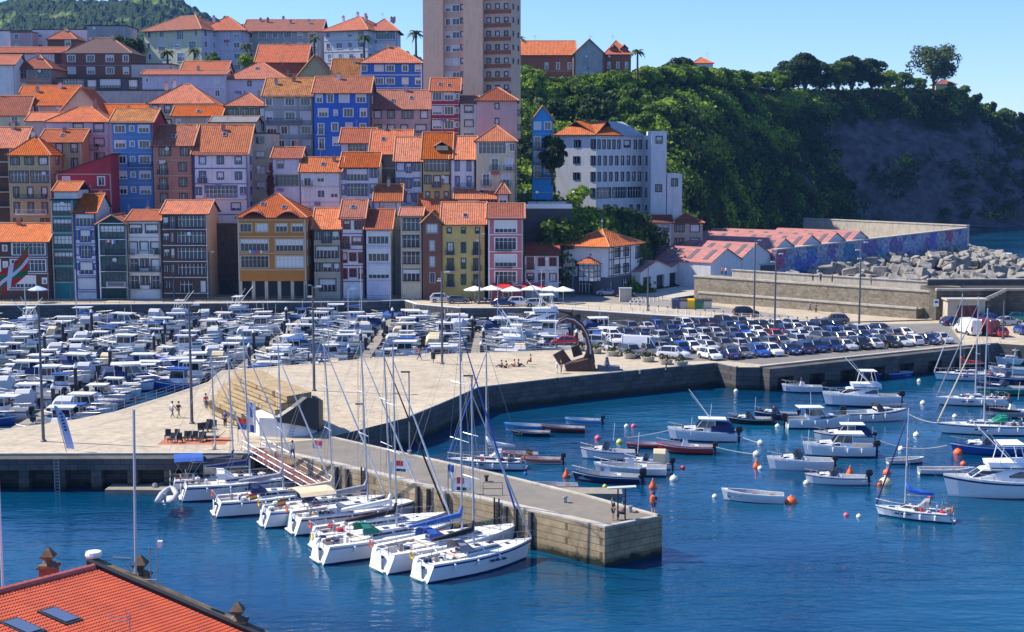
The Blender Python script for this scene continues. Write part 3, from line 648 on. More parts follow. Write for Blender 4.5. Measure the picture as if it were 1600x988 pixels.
# big ochre house with two arched gables
H, W, ze, rs = front('large ochre house with rows of white windows above stone arcades', 371, 477, 338, 303, 272, 'ochre', RO, 'h', ('WW-WW','G-G','G-G','G-G'), n=4, fr='n', D=15, yaw=0, fh=3.15, side='ww.w', trim='n', ch=0, sl=2, blindp=.7, top=1.0, zb=QZ+3.6)
m_ = MB()
for i in range(6):
    x = i*(W-.5)/5; m_.box(x-.05, x+.55, .15, .85, -3.6, -.001)
m_.box(0, W, 3.2, 3.4, -3.6, -.001, 1); m_.box(0, .3, .9, 15, -3.6, -.001, 1); m_.box(W-.3, W, .9, 15, -3.6, -.001, 1)
build('arcade', m_, [WC['beige'], WC['slate']], H)
m_ = MB()
for k in range(2):
    xa = .8+k*W/2; arc = [(xa+ (W/2-1.6)*t, -.5, ze-.3+1.25*math.sin(math.pi*t)) for t in np.linspace(0, 1, 9)]
    m_.loft([[p for p in arc], [(p[0], 2.2, p[2]+.3) for p in arc]], 0, False, False)
    m_.loft([[(p[0], -.5, p[2]-.18) for p in arc], arc], 0, False, False)
build('arched_eave', m_, [RO], H)
front('low brown house with wooden balcony right of the big ochre house', 490, 531, 356, 325, 275, 'beige', RB, 'g', ('wbw','G','wWw','D'), fr='d', D=11, ch=0)
front('white house with dark red shutters and an overhanging top window', 533, 568, 340, 312, 275, 'white', RP, 'g', ('ww','bW','rr' and 'nwn','nwn','D'), fr='r', D=12, side='s..s', sl=1, trim='r')
front('pale blue and white glazed house with a bright blue ground floor', 572, 610, 357, 327, 274, 'lav', RR, 'g', ('G','G','G','.','dWd'), fr='w', D=14, fh=3.3, side='.s.s', sidewall='pearl', blindp=.95)
front('narrow cream house with dark glazed bays beside the alley', 626, 658, 337, 326, 274, 'cream', RP, 'g', ('g','g','g','G','D'), fr='d', D=11, trim='n', ch=0, blindp=.2, fh=3.2)
H, W, ze, rs = front('narrow brick house with a blue gabled top floor', 660, 690, 346, 331, 273.5, 'brick', RR, 'f', ('W','n','n','n','D'), fr='s', D=10)
m_ = MB(); m_.box(.1, W-.1, -.06, -.003, .2, ze-3.2); m_.v and build('brick_facing', m_, WC['brick'], H) if False else None
front('yellow house with green frames and three columns of small balconies', 691, 757, 349, 316, 274, 'yellow', RB, 'g', ('sss','bnb','bnb','bnb','dwd'), fr='g', D=13, ch=0, sl=1, blindp=.3)
H, W, ze, rs = front('pinkish red house with a column of white glazed galleries', 763, 817, 340, 318, 272, 'pinkred', RR, 'g', ('.G.','.G.','.G.','.G.','DwD'), n=5, fr='w', D=12, fh=3.2, trim='w', sidewall='mag', ch=0, blindp=.5)
front('small white house with a red balcony and a dark roof', 820, 873, 398, 379, 276, 'white', RR, 'b', ('bww','wdw'), n=2, fr='r', D=8, bal='red', side='w.b', fh=3.0)
# --- second row, seen above the front roofs
SG = 'houses of the second row up the hill'
def back(label, *a, **k): k.setdefault('grp', SG); return house(label, *a, **k)
back('brown wall house with an orange roof cut by the left edge', -50, 36, 229, 199, 293, 'brown', RO, 'g', ('w.w',), fr='w', n=5)
back('yellow green house with three white windows under a pointed roof', 12, 78, 240, 213, 289, 'olive', RO, 'h', ('www','GG','nnn','nnn','w.w'), fr='d', D=9, side='W')
back('olive house with an orange roof behind the pointed roof', 62, 127, 221, 202, 297, 'olive', RO, 'g', ('.ww',), fr='d', D=10, n=5, sl=1)
back('crimson house whose roof rises to the right', 88, 173, 272, 240, 284, 'crim', RP, 's', ('w.w','w.w','w.s'), n=4, fr='w', D=7, trim='n', blindp=.3)
back('dark brick house with glazed balconies left of the blue house', 72, 170, 189, 167, 303, 'lav', RO, 'h', ('..WW','..WW','..WW'), fr='d', n=4, D=11, side='ww')
back('tall sky blue house with pale bands', 173, 238, 190, 170, 290, 'sky', RM, 'g', ('WsW','WsW','WsW','WsW','WsW'), n=5, fr='w', D=11, trim='s', sidewall='crim', blindp=.5)
back('salmon house with dark framed windows and balconies', 239, 300, 226, 195, 289, 'salmon', RO, 'g', ('Ww','bw','bw','ww','ww'), n=5, fr='d', D=12, sl=1, ch=0)
back('white house with blue frames, long balconies and a large orange roof', 302, 386, 239, 195, 288, 'white', RB, 'g', ('www','bww','wGw','w.W','W..'), n=5, fr='b', D=14, trim='b', side='ww', sidewall='white', ch=2, sl=1)
back('narrow olive beige house with balconies right of the blue framed house', 388, 424, 208, 198, 294, 'beige', RO, 'p', ('W','W','W','W'), n=6, fr='s', D=10)
back('low lilac white house with a dark roof beside a cypress', 426, 469, 246, 230, 289, 'lav', RR, 'g', ('w.','g','.'), n=4, fr='s', D=9)
back('white house with an orange roof between the lilac house and the half blue house', 470, 532, 267, 246, 286, 'white', RB, 'g', ('bww','www','www'), n=4, fr='w', D=9, sl=1)
back('white and navy house with glazed balconies', 533, 590, 260, 238, 287, 'white', RO, 'g', ('nGW','nGW','ww'), n=4, fr='b', D=11, sidewall='beige', side='s.s')
back('dark house with a large orange roof above the stepped roofs', 579, 640, 239, 203, 297, 'slate', RO, 'g', ('w.w',), n=4, fr='s', D=14, sl=2)
back('white and blue house with three narrow windows, right of the dark house', 618, 659, 250, 214, 290, 'white', RB, 'g', ('wnw','wnw','wnw'), n=4, fr='b', D=12, ch=0)
H, W, ze, rs = back('yellowish house with glazed galleries under a roof dormer', 661, 704, 246, 207, 289, 'yellow', RB, 'g', ('G','wbw','sss'), n=4, fr='d', D=13, blindp=.3)
m_ = MB(); m_.box(W*.45, W*.9, 1.8, 4.6, ze+.4, ze+2.3); dm = build('dormer', m_, WC['cream'], H); roof_on(dm, W*.5, 3.2, ze+2.3, .8, 'f', [RO, eavem], .25, 'dormer_roof', W*.42, 1.6)
back('white house with two navy striped window columns', 705, 742, 247, 213, 289, 'white', RB, 'g', ('nn','nn','nn'), n=4, fr='b', D=12, ch=0)
back('cream tower house with a pointed orange roof and wide top gallery', 744, 806, 219, 196, 288, 'cream', RB, 'y', ('Gw','.bb','bb','ww'), n=5, fr='w', D=10, blindp=.3, side='wb')
back('tall pink house with one dark window strip', 745, 808, 156, 137, 300, 'pink', RR, 'h', ('.s.',), n=6, fr='d', D=13, side='bwb', sidewall='beige', ch=0)
back('narrow bright azure house with a pointed gable', 832, 864, 186, 165, 303, 'azure', RP, 'f', ('ww','bw','bw','bw'), n=7, fr='w', D=8, side='bwb', zb=21)
back('white gabled house with an orange roof above the red shuttered house', 586, 626, 312, 288, 284, 'white', RB, 'g', ('.G.','w'), n=2, fr='s', D=7, side='s.s', ch=1)
back('small dark house with an orange roof and lilac dormer', 655, 712, 335, 302, 286, 'lav', RO, 'g', ('w',), n=1, fr='r', D=8, ch=1)
back('low house with a wide orange roof above the yellow house', 712, 792, 309, 288, 286, 'brown', RB, 'g', ('gg',), n=1, fr='d', D=8, sl=1, ch=1)
back('pink stone annex with a pointed red roof beside the terrace', 777, 795, 300, 285, 285, 'salmon', RR, 'h', ('w',), n=2, D=4, ch=0)
# --- third row
TG = 'houses of the third row'
def third(label, *a, **k): k.setdefault('grp', TG); return house(label, *a, **k)
third('small low house with red brown roof behind the sky blue house', 153, 232, 180, 163, 316, 'crim', RO, 'g', ('s',), n=1, D=9)
third('grey stuccoed block with mustard brown roof and white windows', 412, 489, 149, 122, 316, 'grey', RM, 'g', ('w.WW','w.WW','WwwW','.www'), n=5, fr='w', D=13, trim='s', ch=2)
third('vivid blue tall house with white windows and balconies', 490, 577, 144, 120, 312, 'blue', RO, 'g', ('wwWW','WsWw','bwwb','bw.b'), n=5, fr='w', D=13, bal='blue', side='w', sidewall='slate', ch=2, blindp=.6)
third('pinkish white house with dark framed windows and pinkish roof', 580, 673, 169, 141, 318, 'pink', RP, 'g', ('wwWw','wwbW','wwbW'), n=4, fr='d', D=13, sl=2)
third('brick red house with white windows and wide balconies', 674, 717, 141, 122, 316, 'crim', RP, 'g', ('WWs',), n=5, fr='w', D=10, sidewall='lav', side='s.s', sl=2, ch=0)
third('narrow white house beside the brick red house', 719, 746, 160, 150, 317, 'white', RR, 'g', ('W',), n=5, fr='k', D=8, ch=0)
third('white gabled house with brown shed roof below the vivid blue house', 533, 583, 222, 200, 302, 'white', RR, 'g', ('.g.',), n=3, fr='k', D=10, sidewall='lav', ch=1)
third('long low cream house with weathered orange roof', 232, 332, 160, 132, 318, 'beige', RO, 'h', ('bwwwb',), n=2, fr='d', D=13, side='ww', ch=2)
third('olive grey house with white gable and orange hipped roof', 352, 414, 164, 146, 316, 'olive', RO, 'h', ('Wwwn',), n=3, fr='k', D=10, sidewall='white', ch=1)
third('pale low house with reddish roof behind the big white house', 270, 345, 180, 165, 313, 'beige', RO, 'g', ('s.w',), n=2, D=8, ch=0, sl=1)
third('long house with pale orange roof at the upper left', 24, 112, 163, 134, 318, 'beige', RO, 'g', ('.w.w',), n=2, D=13, ch=2)
third('cream gabled house with dark balcony at the upper left', 96, 158, 172, 137, 314, 'cream', RO, 'f', ('.nw.','www'), n=3, fr='d', D=10)
third('grey beige house with white windows at the left edge', -30, 42, 178, 150, 315, 'cream', RR, 'g', ('.b',), n=4, D=9, side='')
third('orange roofed annex among the upper left roofs', 42, 90, 188, 176, 308, 'grey', RO, 'g', ('.',), n=1, D=8, ch=0)
third('grey low house with slate roof left of the olive grey house', 330, 398, 190, 182, 307, 'grey', mat('slate_roof', (0.2,0.2,0.2), .8, noise=.3, scale=1), 'g', ('.',), n=1, D=8, ch=0)
# --- fourth row
QG = 'buildings of the fourth row'
def fourth(label, *a, **k): k.setdefault('grp', QG); return house(label, *a, **k)
fourth('white gabled house with pinkish roof left of the school', 282, 352, 114, 96, 357, 'lav', RP, 'g', ('w.w',), n=3, D=12, fr='d', ch=1)
fourth('lilac low house with wide pinkish roof below the school', 352, 447, 122, 98, 352, 'lav', RP, 'h', ('.s.s',), n=2, D=14, fr='k', sl=1, ch=0)
fourth('old school hall with steep red roof', 400, 478, 96, 70, 366, 'brick', RP, 'g', ('.',), n=2, D=14, ch=2)
fourth('small green gabled chapel front with pale stone edging', 462, 522, 122, 86, 350, 'olive', RR, 'f', ('...','.w.w.'), n=2, D=14, fr='d')
fourth('mustard roofed annex beside the green gable', 518, 562, 118, 92, 352, 'beige', RM, 'g', ('.s.',), n=2, D=12, ch=1)
fourth('dark blue house with a white middle bay', 563, 659, 97, 74, 350, 'blue', RO, 'h', ('w.WW.w.w',), n=3, D=13, fr='w', trim='w', side='w', ch=1)
H, W, ze, rs = fourth('dark brown brick apartment block with stepped terraces and white windows', 96, 206, 83, 60, 372, 'brick', mat('brown_mansard', (0.10,0.045,0.04), .8, noise=.3, scale=1), 'h', ('WWWw','WWWw','.DDd'), n=3, D=14, fr='w', ch=3, ov=.1, grp=QG, cat='building', name='apartment_block')
fourth('long brown apartment block with dark terrace strip', -40, 98, 82, 74, 381, 'brown', RR, 'g', ('G..G.','W.G.W'), n=3, D=10, fr='s', ch=0)
fourth('salmon brick house with red roof at the upper left edge', 20, 80, 106, 87, 360, 'salmon', RR, 'h', ('gWg','ww'), n=3, D=12, fr='s', ch=1)
fourth('white gabled house cut by the left edge', -40, 22, 100, 86, 356, 'white', RP, 'g', ('.',), n=3, D=10, ch=0)
fourth('long dark garage building with lilac doors', 88, 224, 122, 119, 356, 'slate', RR, 'p', ('.GDG.D.',), n=1, D=10, fr='k', top=0.1)
fourth('pale concrete block behind the garages', 205, 268, 100, 98, 362, 'conc', RR, 'p', ('.',), n=1, D=8)
fourth('stained white retaining building above the orange roofs', 135, 265, 141, 139, 345, 'conc', RR, 'p', ('.',), n=1, D=8)
fourth('lilac house wall with small windows right of the garages', 222, 352, 116, 110, 350, 'lav', RP, 'g', ('s.w..w',), n=2, D=10, ch=1)
EG = 'buildings on the hill top'
def top_(label, *a, **k): k.setdefault('grp', EG); k.setdefault('cat', 'building'); k.setdefault('name', 'apartment_block'); return house(label, *a, **k)
top_('cream apartment block with balconies and a wide hipped orange roof', 225, 314, 47, 28, 420, 'pearl', RP, 'h', ('wWDw','wDWD','wWDw','wWwD'), n=4, D=15, yaw=-24, fh=3.1, side='wwW', sidewall='lav', ch=3, bal='white', ov=.9)  # cream side wall coloured lilac, shade put into its colour
top_('pale green apartment wing with a hipped orange roof behind the palms', 318, 380, 45, 26, 418, 'lav', RP, 'h', ('W.sW',), n=4, D=14, fh=3.1, side='ww', ch=3, ov=.9)
top_('long grey apartment block with chimneys on the orange roof', 383, 500, 47, 31, 428, 'grey', RP, 'g', ('wWwWwW',), n=4, D=15, fh=3.1, ch=6, ov=.9)
top_('white lit apartment block with a hipped orange roof beside the tall palm', 506, 574, 47, 28, 420, 'white', RP, 'h', ('wWwW','wWwW','wwww'), n=4, D=16, yaw=-24, fh=3.1, side='WGW', sidewall='lav', ch=4, ov=.9)  # white side wall coloured lilac to paint in its shade
top_('apartment wing with stacked terraces at the right end of the white block', 576, 620, 46, 30, 418, 'lav', RP, 'h', ('wG','wG','wG'), n=4, D=14, fh=3.1, side='w', ch=3, ov=.9)
top_('white terraced building at the upper left edge', -40, 62, 48, 46, 440, 'white', RP, 'p', ('w.W',), n=2, D=12)
top_('pinkish building between the two white terraces', 16, 50, 50, 47, 432, 'pink', RP, 'p', ('w.',), n=2, D=9, yaw=0)
top_('white terraced building with a small red roofed attic', 50, 140, 46, 44, 437, 'white', RP, 'p', ('ww.w',), n=3, D=12)
top_('red roofed attic house above the brown apartments', 74, 118, 60, 46, 425, 'brick', RP, 'h', ('.w',), n=1, D=9)
top_('blank grey concrete block with a dish on its roof', 136, 197, 40, 39, 415, 'grey', RP, 'p', ('.',), n=1, D=12)
# --- residential tower
def tower():
    yaw = R(-17); p0 = A(660, -60, 338); zb = 34; ze = p0.z-zb
    H = thing('apartment_tower', 'tall beige apartment tower cut by the top edge, plain slabs between window strips', 'tower', (p0.x, p0.y, zb), yaw)
    W = solve_w(p0, 796, yaw); m = MB(); D = 8
    segs = [(0, .235, 0, None), (.235, .42, 1.3, 'wW'), (.42, .475, .9, 's'), (.475, .70, -.3, None), (.70, 1.0, .9, 'sss')]
    prev = None
    for a, c, y, row in segs:
        a *= W; c *= W
        if row:
            m2 = MB(); put_windows(H, [row]*13, c-a, ze, 3.05, 'k' if row != 'wW' else 'w', a, y, 0, 'white', 'tower', m2, 0, .45)
            m.add(m2.v, m2.f, 0)
        else: m.quad((a,y,0),(c,y,0),(c,y,ze),(a,y,ze))
        if prev is not None: m.quad((a,prev,0),(a,y,0),(a,y,ze),(a,prev,ze))
        prev = y
    m2 = MB(); put_windows(H, ['ss']*8, D, ze, 3.05, 'k', W, prev, math.pi/2, 'white', 'tower', m2, 0, .4); m.add(m2.v, m2.f, 0)
    m.quad((0,D,0),(0,0,0),(0,0,ze),(0,D,ze)); m.quad((W,D,0),(0,D,0),(0,D,ze),(W,D,ze)); m.poly([(0,0,ze),(W,0,ze),(W,D,ze),(0,D,ze)])
    build('wall', m, WC['tower'], H)
    b_ = MB()
    for r in range(14):
        z = ze-.35-3.05*(r+1)+.4
        if z > 0: b_.box(.70*W+.02, W+.12, .70, .896, z, z+.85)
    build('brick_band', b_, WC['redbrick'], H)
tower()
# --- brick school on the right of the tower
H, W, ze, rs = house('long brick school wing with arched windows and an orange roof', 800, 899, 85, 64, 447, 'redbrick', RB, 'g', ('..nnn',), n=2, fr='w', D=16, ch=0, grp=None, cat='building', name='school_building', fh=5)
H, W, ze, rs = house('brick and grey school pavilion with a steep front gable', 896, 945, 84, 61, 442, 'grey', RP, 'f', ('..','.nn.'), n=2, fr='w', D=16, ch=0, cat='building', name='school_building', fh=4, trim=None)
m_ = MB()
for x in (0, W-.6): m_.box(x-.05, x+.65, -.12, -.005, 0, ze)
build('brick_quoin', m_, WC['redbrick'], H)
H, W, ze, rs = house('school end wing with small gabled dormers over brick walls', 945, 986, 84, 64, 447, 'redbrick', RP, 'h', ('nnn',), n=1, fr='w', D=16, ch=0, cat='building', name='school_building', fh=5)
for k in range(2):
    m_ = MB(); x = W*(.35+.4*k); m_.box(x-1, x+1, 1.4, 4, ze, ze+1.9); dm = build('dormer', m_, WC['redbrick'], H)
    roof_on(dm, 2, 2.6, ze+1.9, .9, 'f', [RP, eavem], .3, 'dormer_roof', x-1, 1.4)
house('low red roof showing above the tree tops', 1083, 1114, 98, 90, 505, 'white', RB, 'h', ('.',), n=1, D=10, ch=0, grp=None, zb=52)
# --- big white building with many windows (three bodies of one building)
def white_building():
    d = 330; p0 = A(868, 212, d); zb = 15; H = thing('white_building', 'long white institute building with rows of dark windows and an orange roof', 'building', (p0.x, p0.y, zb))
    def wing(x0, x1, ye, d0, d1, D, rows, side='', n=None):
        a, c = A(x0, ye, d0), A(x1, ye, d1); ang = math.atan2(c.y-a.y, c.x-a.x); W = (c-a).length
        ox, oy = a.x-p0.x, a.y-p0.y; ze = a.z-zb; m = MB()
        put_windows(H, rows, W, ze, 3.6, 'k', ox, oy, ang, 'white', 'white', m, 0, .12, .3)
        ux, uy = math.cos(ang), math.sin(ang); nx, ny = -uy, ux
        P = lambda s, t, z: (ox+ux*s+nx*t, oy+uy*s+ny*t, z)
        if side: 
            q = P(W, 0, 0); put_windows(H, side, D, ze, 3.6, 'k', q[0], q[1], ang+math.pi/2, 'white', 'white', m, 0, .1, .3)
        else: m.quad(P(W,0,0), P(W,D,0), P(W,D,ze), P(W,0,ze))
        m.quad(P(0,D,0), P(0,0,0), P(0,0,ze), P(0,D,ze)); m.quad(P(W,D,0), P(0,D,0), P(0,D,ze), P(W,D,ze)); m.poly([P(0,0,ze),P(W,0,ze),P(W,D,ze),P(0,D,ze)])
        build('wall', m, WC['white'], H)
        return P, W, ze
    P, W, ze = wing(868, 932, 211, 326, 322, 13, ['w.w.n', '..w.n', '..w.n', '....n'])
    r = MB(); r.slab([P(-.5,-.5,ze), P(W,-.5,ze), P(W,7,ze+3.2), P(3,7,ze+3.2)], .2, 0, 1); r.slab([P(-.5,14,ze), P(-.5,-.5,ze), P(3,7,ze+3.2)], .2, 0, 1); r.slab([P(W,13.5,ze), P(-.5,13.5,ze), P(3,7,ze+3.2), P(W,7,ze+3.2)], .2, 0, 1); build('roof', r, [RB, eavem], H)
    P, W, ze = wing(932, 1004, 211, 322, 331, 13, ['nnnnnWnn', 'nnnnnnnn', 'nnnnnnnn', 'GGG', 'W.ss'])
    r = MB(); s = W*.55
    r.slab([P(0,-.5,ze), P(s,-.5,ze), P(s,7,ze+3.2), P(0,7,ze+3.2)], .2, 0, 1); r.slab([P(W,13.5,ze), P(0,13.5,ze), P(0,7,ze+3.2), P(W,7,ze+3.2)], .2, 0, 1)
    build('roof', r, [RB, eavem], H)
    r = MB(); r.slab([P(s,-.5,ze), P(W+.3,-.5,ze), P(W+.3,7,ze+3.2), P(s,7,ze+3.2)], .2, 0, 0); build('grey_roof', r, [mat('fibre_cement', (0.42,0.44,0.42), .8, noise=.3, scale=1)], H)
    P, W, ze = wing(1004, 1018, 212, 331, 325, .8, ['n', 'n', 'n', 'n', 's'])
    P, W, ze = wing(1018, 1042, 205, 325, 325, 12, ['.W.', '...', '...', '.W.'])
    P, W, ze = wing(1042.5, 1066, 272, 325.2, 325.2, 12, ['...', '.W.'][1:])
white_building()
# --- guild house with half timbered corner, near the market sheds
def guild():
    c = A(951, 384, 280); L = A(880, 384, 284); Rr = A(1000, 384, 291); zb = QZ
    H = thing('guild_house', 'white harbour house with black timbering and a wide hipped orange roof', 'building', (c.x, c.y, zb)); ze = c.z-zb
    m = MB()
    def wall(p, q, rows, z0, z1, fr='k', fh=3.2, n='std', mm=0, b=.3):
        ang = math.atan2(q.y-p.y, q.x-p.x); W = math.hypot(q.x-p.x, q.y-p.y); m2 = MB()
        put_windows(H, rows, W, z1, fh, fr, p.x-c.x, p.y-c.y, ang, 'black', 'white', m2, z0, b, .4); m.add(m2.v, m2.f, mm); return W, ang
    W1, a1 = wall(L, c, ['s.s.', '....'], 3.6, ze, 'w'); W2, a2 = wall(c, Rr, ['.WW.b', '.WW.b'], 3.6, ze)
    wall(L, c, ['..D..'], 0, 3.6, 'k', 3.2, mm=1, b=0); wall(c, Rr, ['w.D.n'], 0, 3.6, 'k', 3.2, mm=1, b=0)
    B = L+(Rr-c)
    for p, q in ((Rr, B), (B, L)): m.quad((p.x-c.x,p.y-c.y,0),(q.x-c.x,q.y-c.y,0),(q.x-c.x,q.y-c.y,ze),(p.x-c.x,p.y-c.y,ze))
    build('wall', m, [WC['white'], WC['slate']], H)
    ctr = (L+Rr)/2-c; apex = Vector((ctr.x, ctr.y, A(935, 358, 288).z-zb))
    cn = [Vector((p.x-c.x, p.y-c.y, 0)) for p in (L, c, Rr, B)]; cn = [v+(v-Vector((ctr.x, ctr.y, 0))).normalized()*1.3 for v in cn]
    for v in cn: v.z = ze-.2
    r = MB()
    for i in range(4): r.slab([cn[i], cn[(i+1) % 4], apex], .2, 0, 1)
    ro = build('roof', r, [RB, eavem], H); ridge_cap(ro, [(v, apex) for v in cn])
    f = MB(); f.tube([apex, apex+Vector((0,0,2.2))], .07); f.lathe([(.01,0),(.25,.2),(.25,.4),(.01,.6)], (apex.x,apex.y,apex.z+1.2)); build('finial', f, steel, H)
    t = MB(); u = Vector((math.cos(a2), math.sin(a2), 0)); nn = Vector((u.y, -u.x, 0))*.09
    def beam(s0, s1, z0, z1):
        p, q = u*s0, u*s1; vs = [(v.x, v.y, z) for z in (z0, z1) for v in (p+nn, q+nn, q+nn*.04, p+nn*.04)]
        t.add(vs, [(0,1,5,4),(1,2,6,5),(2,3,7,6),(3,0,4,7),(4,5,6,7),(3,2,1,0)])
    for s in (.05, 1.2, 1.9, W2*.33, W2*.52, W2*.68, W2-.2): beam(s, s+.18, 3.65, ze-.3)
    for z in (3.7, 5.2, 6.9, 8.4): beam(.25, W2*.7, z, z+.16)
    build('timbering', t, FR['k'], H)
    # glazed bay on the left face
    u = Vector((math.cos(a1), math.sin(a1), 0)); nn = Vector((u.y, -u.x, 0)); o = Vector((L.x-c.x, L.y-c.y, 0))+u*(W1*.33); bw = W1*.5
    pts = [o, o+nn*1.6+u*.8, o+nn*1.6+u*(bw-.8), o+u*bw]; by = MB(); gl = MB(); tb = MB()
    for p, q in zip(pts[:-1], pts[1:]):
        by.quad((p.x,p.y,2.9),(q.x,q.y,2.9),(q.x,q.y,3.7),(p.x,p.y,3.7)); by.quad((p.x,p.y,5.9),(q.x,q.y,5.9),(q.x,q.y,6.3),(p.x,p.y,6.3)); gl.quad((p.x,p.y,3.7),(q.x,q.y,3.7),(q.x,q.y,5.9),(p.x,p.y,5.9))
        n_ = max(2, int((q-p).length/.8))
        for k in range(n_+1): v = p+(q-p)*k/n_; tb.tube([(v.x,v.y,2.9),(v.x,v.y,6.3)], .07, 0, 4)
        for z in (3.7, 4.8, 5.9): tb.tube([(p.x,p.y,z),(q.x,q.y,z)], .06, 0, 4)
    by.poly([(p.x,p.y,2.9) for p in pts]); bo = build('bay_window', by, WC['white'], H); build('pane', gl, mat('pale_curtained_glass', (0.35,0.36,0.38), .15), bo); build('mullion', tb, FR['k'], bo)
    r = MB(); mid = (pts[0]+pts[3])/2; top = Vector((mid.x, mid.y, 7.6)); ex = [v+(v-mid)*.12+Vector((0,0,6.3)) for v in pts]
    for i in range(3): r.slab([ex[i], ex[i+1], top], .12)
    build('bay_roof', r, [RO, eavem], H)
guild()
# stone retaining wall with a dark arch between the front houses
p, q = A(322, 352, 283), A(372, 352, 283); mb = MB()
facade(mb, 0, 0, 1, 0, q.x-p.x, 0, p.z-QZ, [(1.2, 4.4, 0, 2.4)], dep=1.2); mb.box(-.2, q.x-p.x+.2, -.15, .6, p.z-QZ, p.z-QZ+.35)
mb.box(1, 4.8, 1.2, 1.4, -.1, 2.6)
tag(build('retaining_wall', mb, blockmat('dark_wall_stone', (.12,.10,.085), (.07,.062,.055), (.04,.04,.035), .7, .35), loc=(p.x, p.y, QZ)), 'dark stone retaining wall with an arch in the gap between front houses', 'wall')
# low white building and fish market sheds on the right
back('small white house with blue tinted windows under the white institute building', 1012, 1050, 347, 336, 318, 'white', RR, 'g', ('ww',), n=2, D=9, fr='s', ch=0, grp=None, zb=6)
back('low weathered white house with dark roof above the pink sheds', 1050, 1098, 347, 333, 322, 'beige', RR, 'h', ('WW',), n=2, D=9, fr='k', ch=0, grp=None, zb=6)
shedroof = mat('faded_red_sheet_roof', (0.50, 0.20, 0.17), 0.8, noise=0.45, scale=0.7, stretch=(3, .3, 1), dirt=.3)
shedwall = wallm('shed_white', (0.68, 0.67, 0.66))
def shed(label, a, b_, ze, zr, depth, nd=0, zb=QZ, doors=0, n=1):
    """a->b is the front edge; saw-tooth roofs side by side"""
    a, b_ = Vector((a[0], a[1], zb)), Vector((b_[0], b_[1], zb)); W = (b_-a).length; ang = math.atan2(b_.y-a.y, b_.x-a.x)
    H = thing('market_shed', label, 'shed', a, ang, 'fish market sheds'); ze -= zb; zr -= zb; m = MB()
    rects = [(W*(i+.2)/doors, W*(i+.8)/doors, 0, 2.9) for i in range(doors)] if doors else []
    facade(m, 0, 0, 1, 0, W, 0, ze, rects, dep=.5)
    if doors:
        dd = MB()
        for r in rects: dd.box(r[0], r[1], .45, .5, 0, 2.9)
        build('door', dd, FR['k'], H)
    m.quad((W,0,0),(W,depth,0),(W,depth,ze),(W,0,ze)); m.quad((0,depth,0),(0,0,0),(0,0,ze),(0,depth,ze)); m.quad((W,depth,0),(0,depth,0),(0,depth,ze),(W,depth,ze))
    r = MB(); st = W/n; g = MB()
    for i in range(n):
        x0, x1 = i*st, (i+1)*st; xm = x0+st*.5
        m.poly([(x0,0,ze),(x1,0,ze),(xm,0,zr)]); m.poly([(x1,depth,ze),(x0,depth,ze),(xm,depth,zr)])
        r.slab([(x0-.2,-.3,ze),(xm,-.3,zr+.1),(xm,depth+.3,zr+.1),(x0-.2,depth+.3,ze)], .15); r.slab([(xm,-.3,zr+.1),(x1+.2,-.3,ze),(x1+.2,depth+.3,ze),(xm,depth+.3,zr+.1)], .15)
        for k in range(int(depth/4)):
            y = 1.5+k*4; 
            if random.random() < .9: g.slab([(x0+st*.08,y,ze+(zr-ze)*.16+.16),(x0+st*.42,y,ze+(zr-ze)*.84+.16),(x0+st*.42,y+1.1,ze+(zr-ze)*.84+.16),(x0+st*.08,y+1.1,ze+(zr-ze)*.16+.16)], .05)
            if random.random() < .5: g.slab([(x1-st*.42,y,ze+(zr-ze)*.84+.16),(x1-st*.08,y,ze+(zr-ze)*.16+.16),(x1-st*.08,y+1.1,ze+(zr-ze)*.16+.16),(x1-st*.42,y+1.1,ze+(zr-ze)*.84+.16)], .05)
    build('wall', m, shedwall, H); ro = build('roof', r, [shedroof, eavem], H)
    if g.v: build('skylight_strip', g, mat('grimy_skylight', (0.16,0.13,0.13), .5, noise=.4, scale=2), ro)
    return H
a, c = A(1001, 407, 287), A(1135, 392, 322)
shed('low white market hall with dark gates beside the harbour house', (a.x, a.y), (c.x, c.y), 7.2, 8.9, 14, doors=7, n=3)
g0 = Vector((A(1213,400,316).x, 316, 0)); g1 = Vector((A(1512,360,407).x, 407, 0)); gu = (g1-g0).normalized(); gn = Vector((-gu.y, gu.x, 0))
SD = ['white gabled market shed nearest the stone stairs, with a plain front', 'pink roofed market shed, second of the row along the graffiti wall', 'pink roofed market shed, third of the row along the graffiti wall', 'pink roofed market shed in the middle of the row behind the graffiti wall', 'pink roofed market shed, next to last before the empty yard', 'last pink roofed market shed, beside the empty yard and the far sea wall']
for i, (s0, off, dep, ze_, zr_) in enumerate([(-26, 1.5, 24, 8.2, 10.8), (-12.8, 1.5, 36, 8.6, 11.3), (.4, 1.6, 42, 8.8, 11.6), (13.6, 1.6, 42, 9, 11.8), (26.8, 1.6, 36, 9, 11.8), (40, 1.6, 22, 9, 11.6)]):
    a = g0+gu*s0+gn*off; c = a+gu*13
    shed(SD[i], (a.x, a.y), (c.x, c.y), ze_, zr_, dep, n=1)
shed('low pink roofed shed behind the market hall', (A(1090,380,330).x, 332), (A(1150,380,345).x, 350), 8, 10.2, 20, n=2)
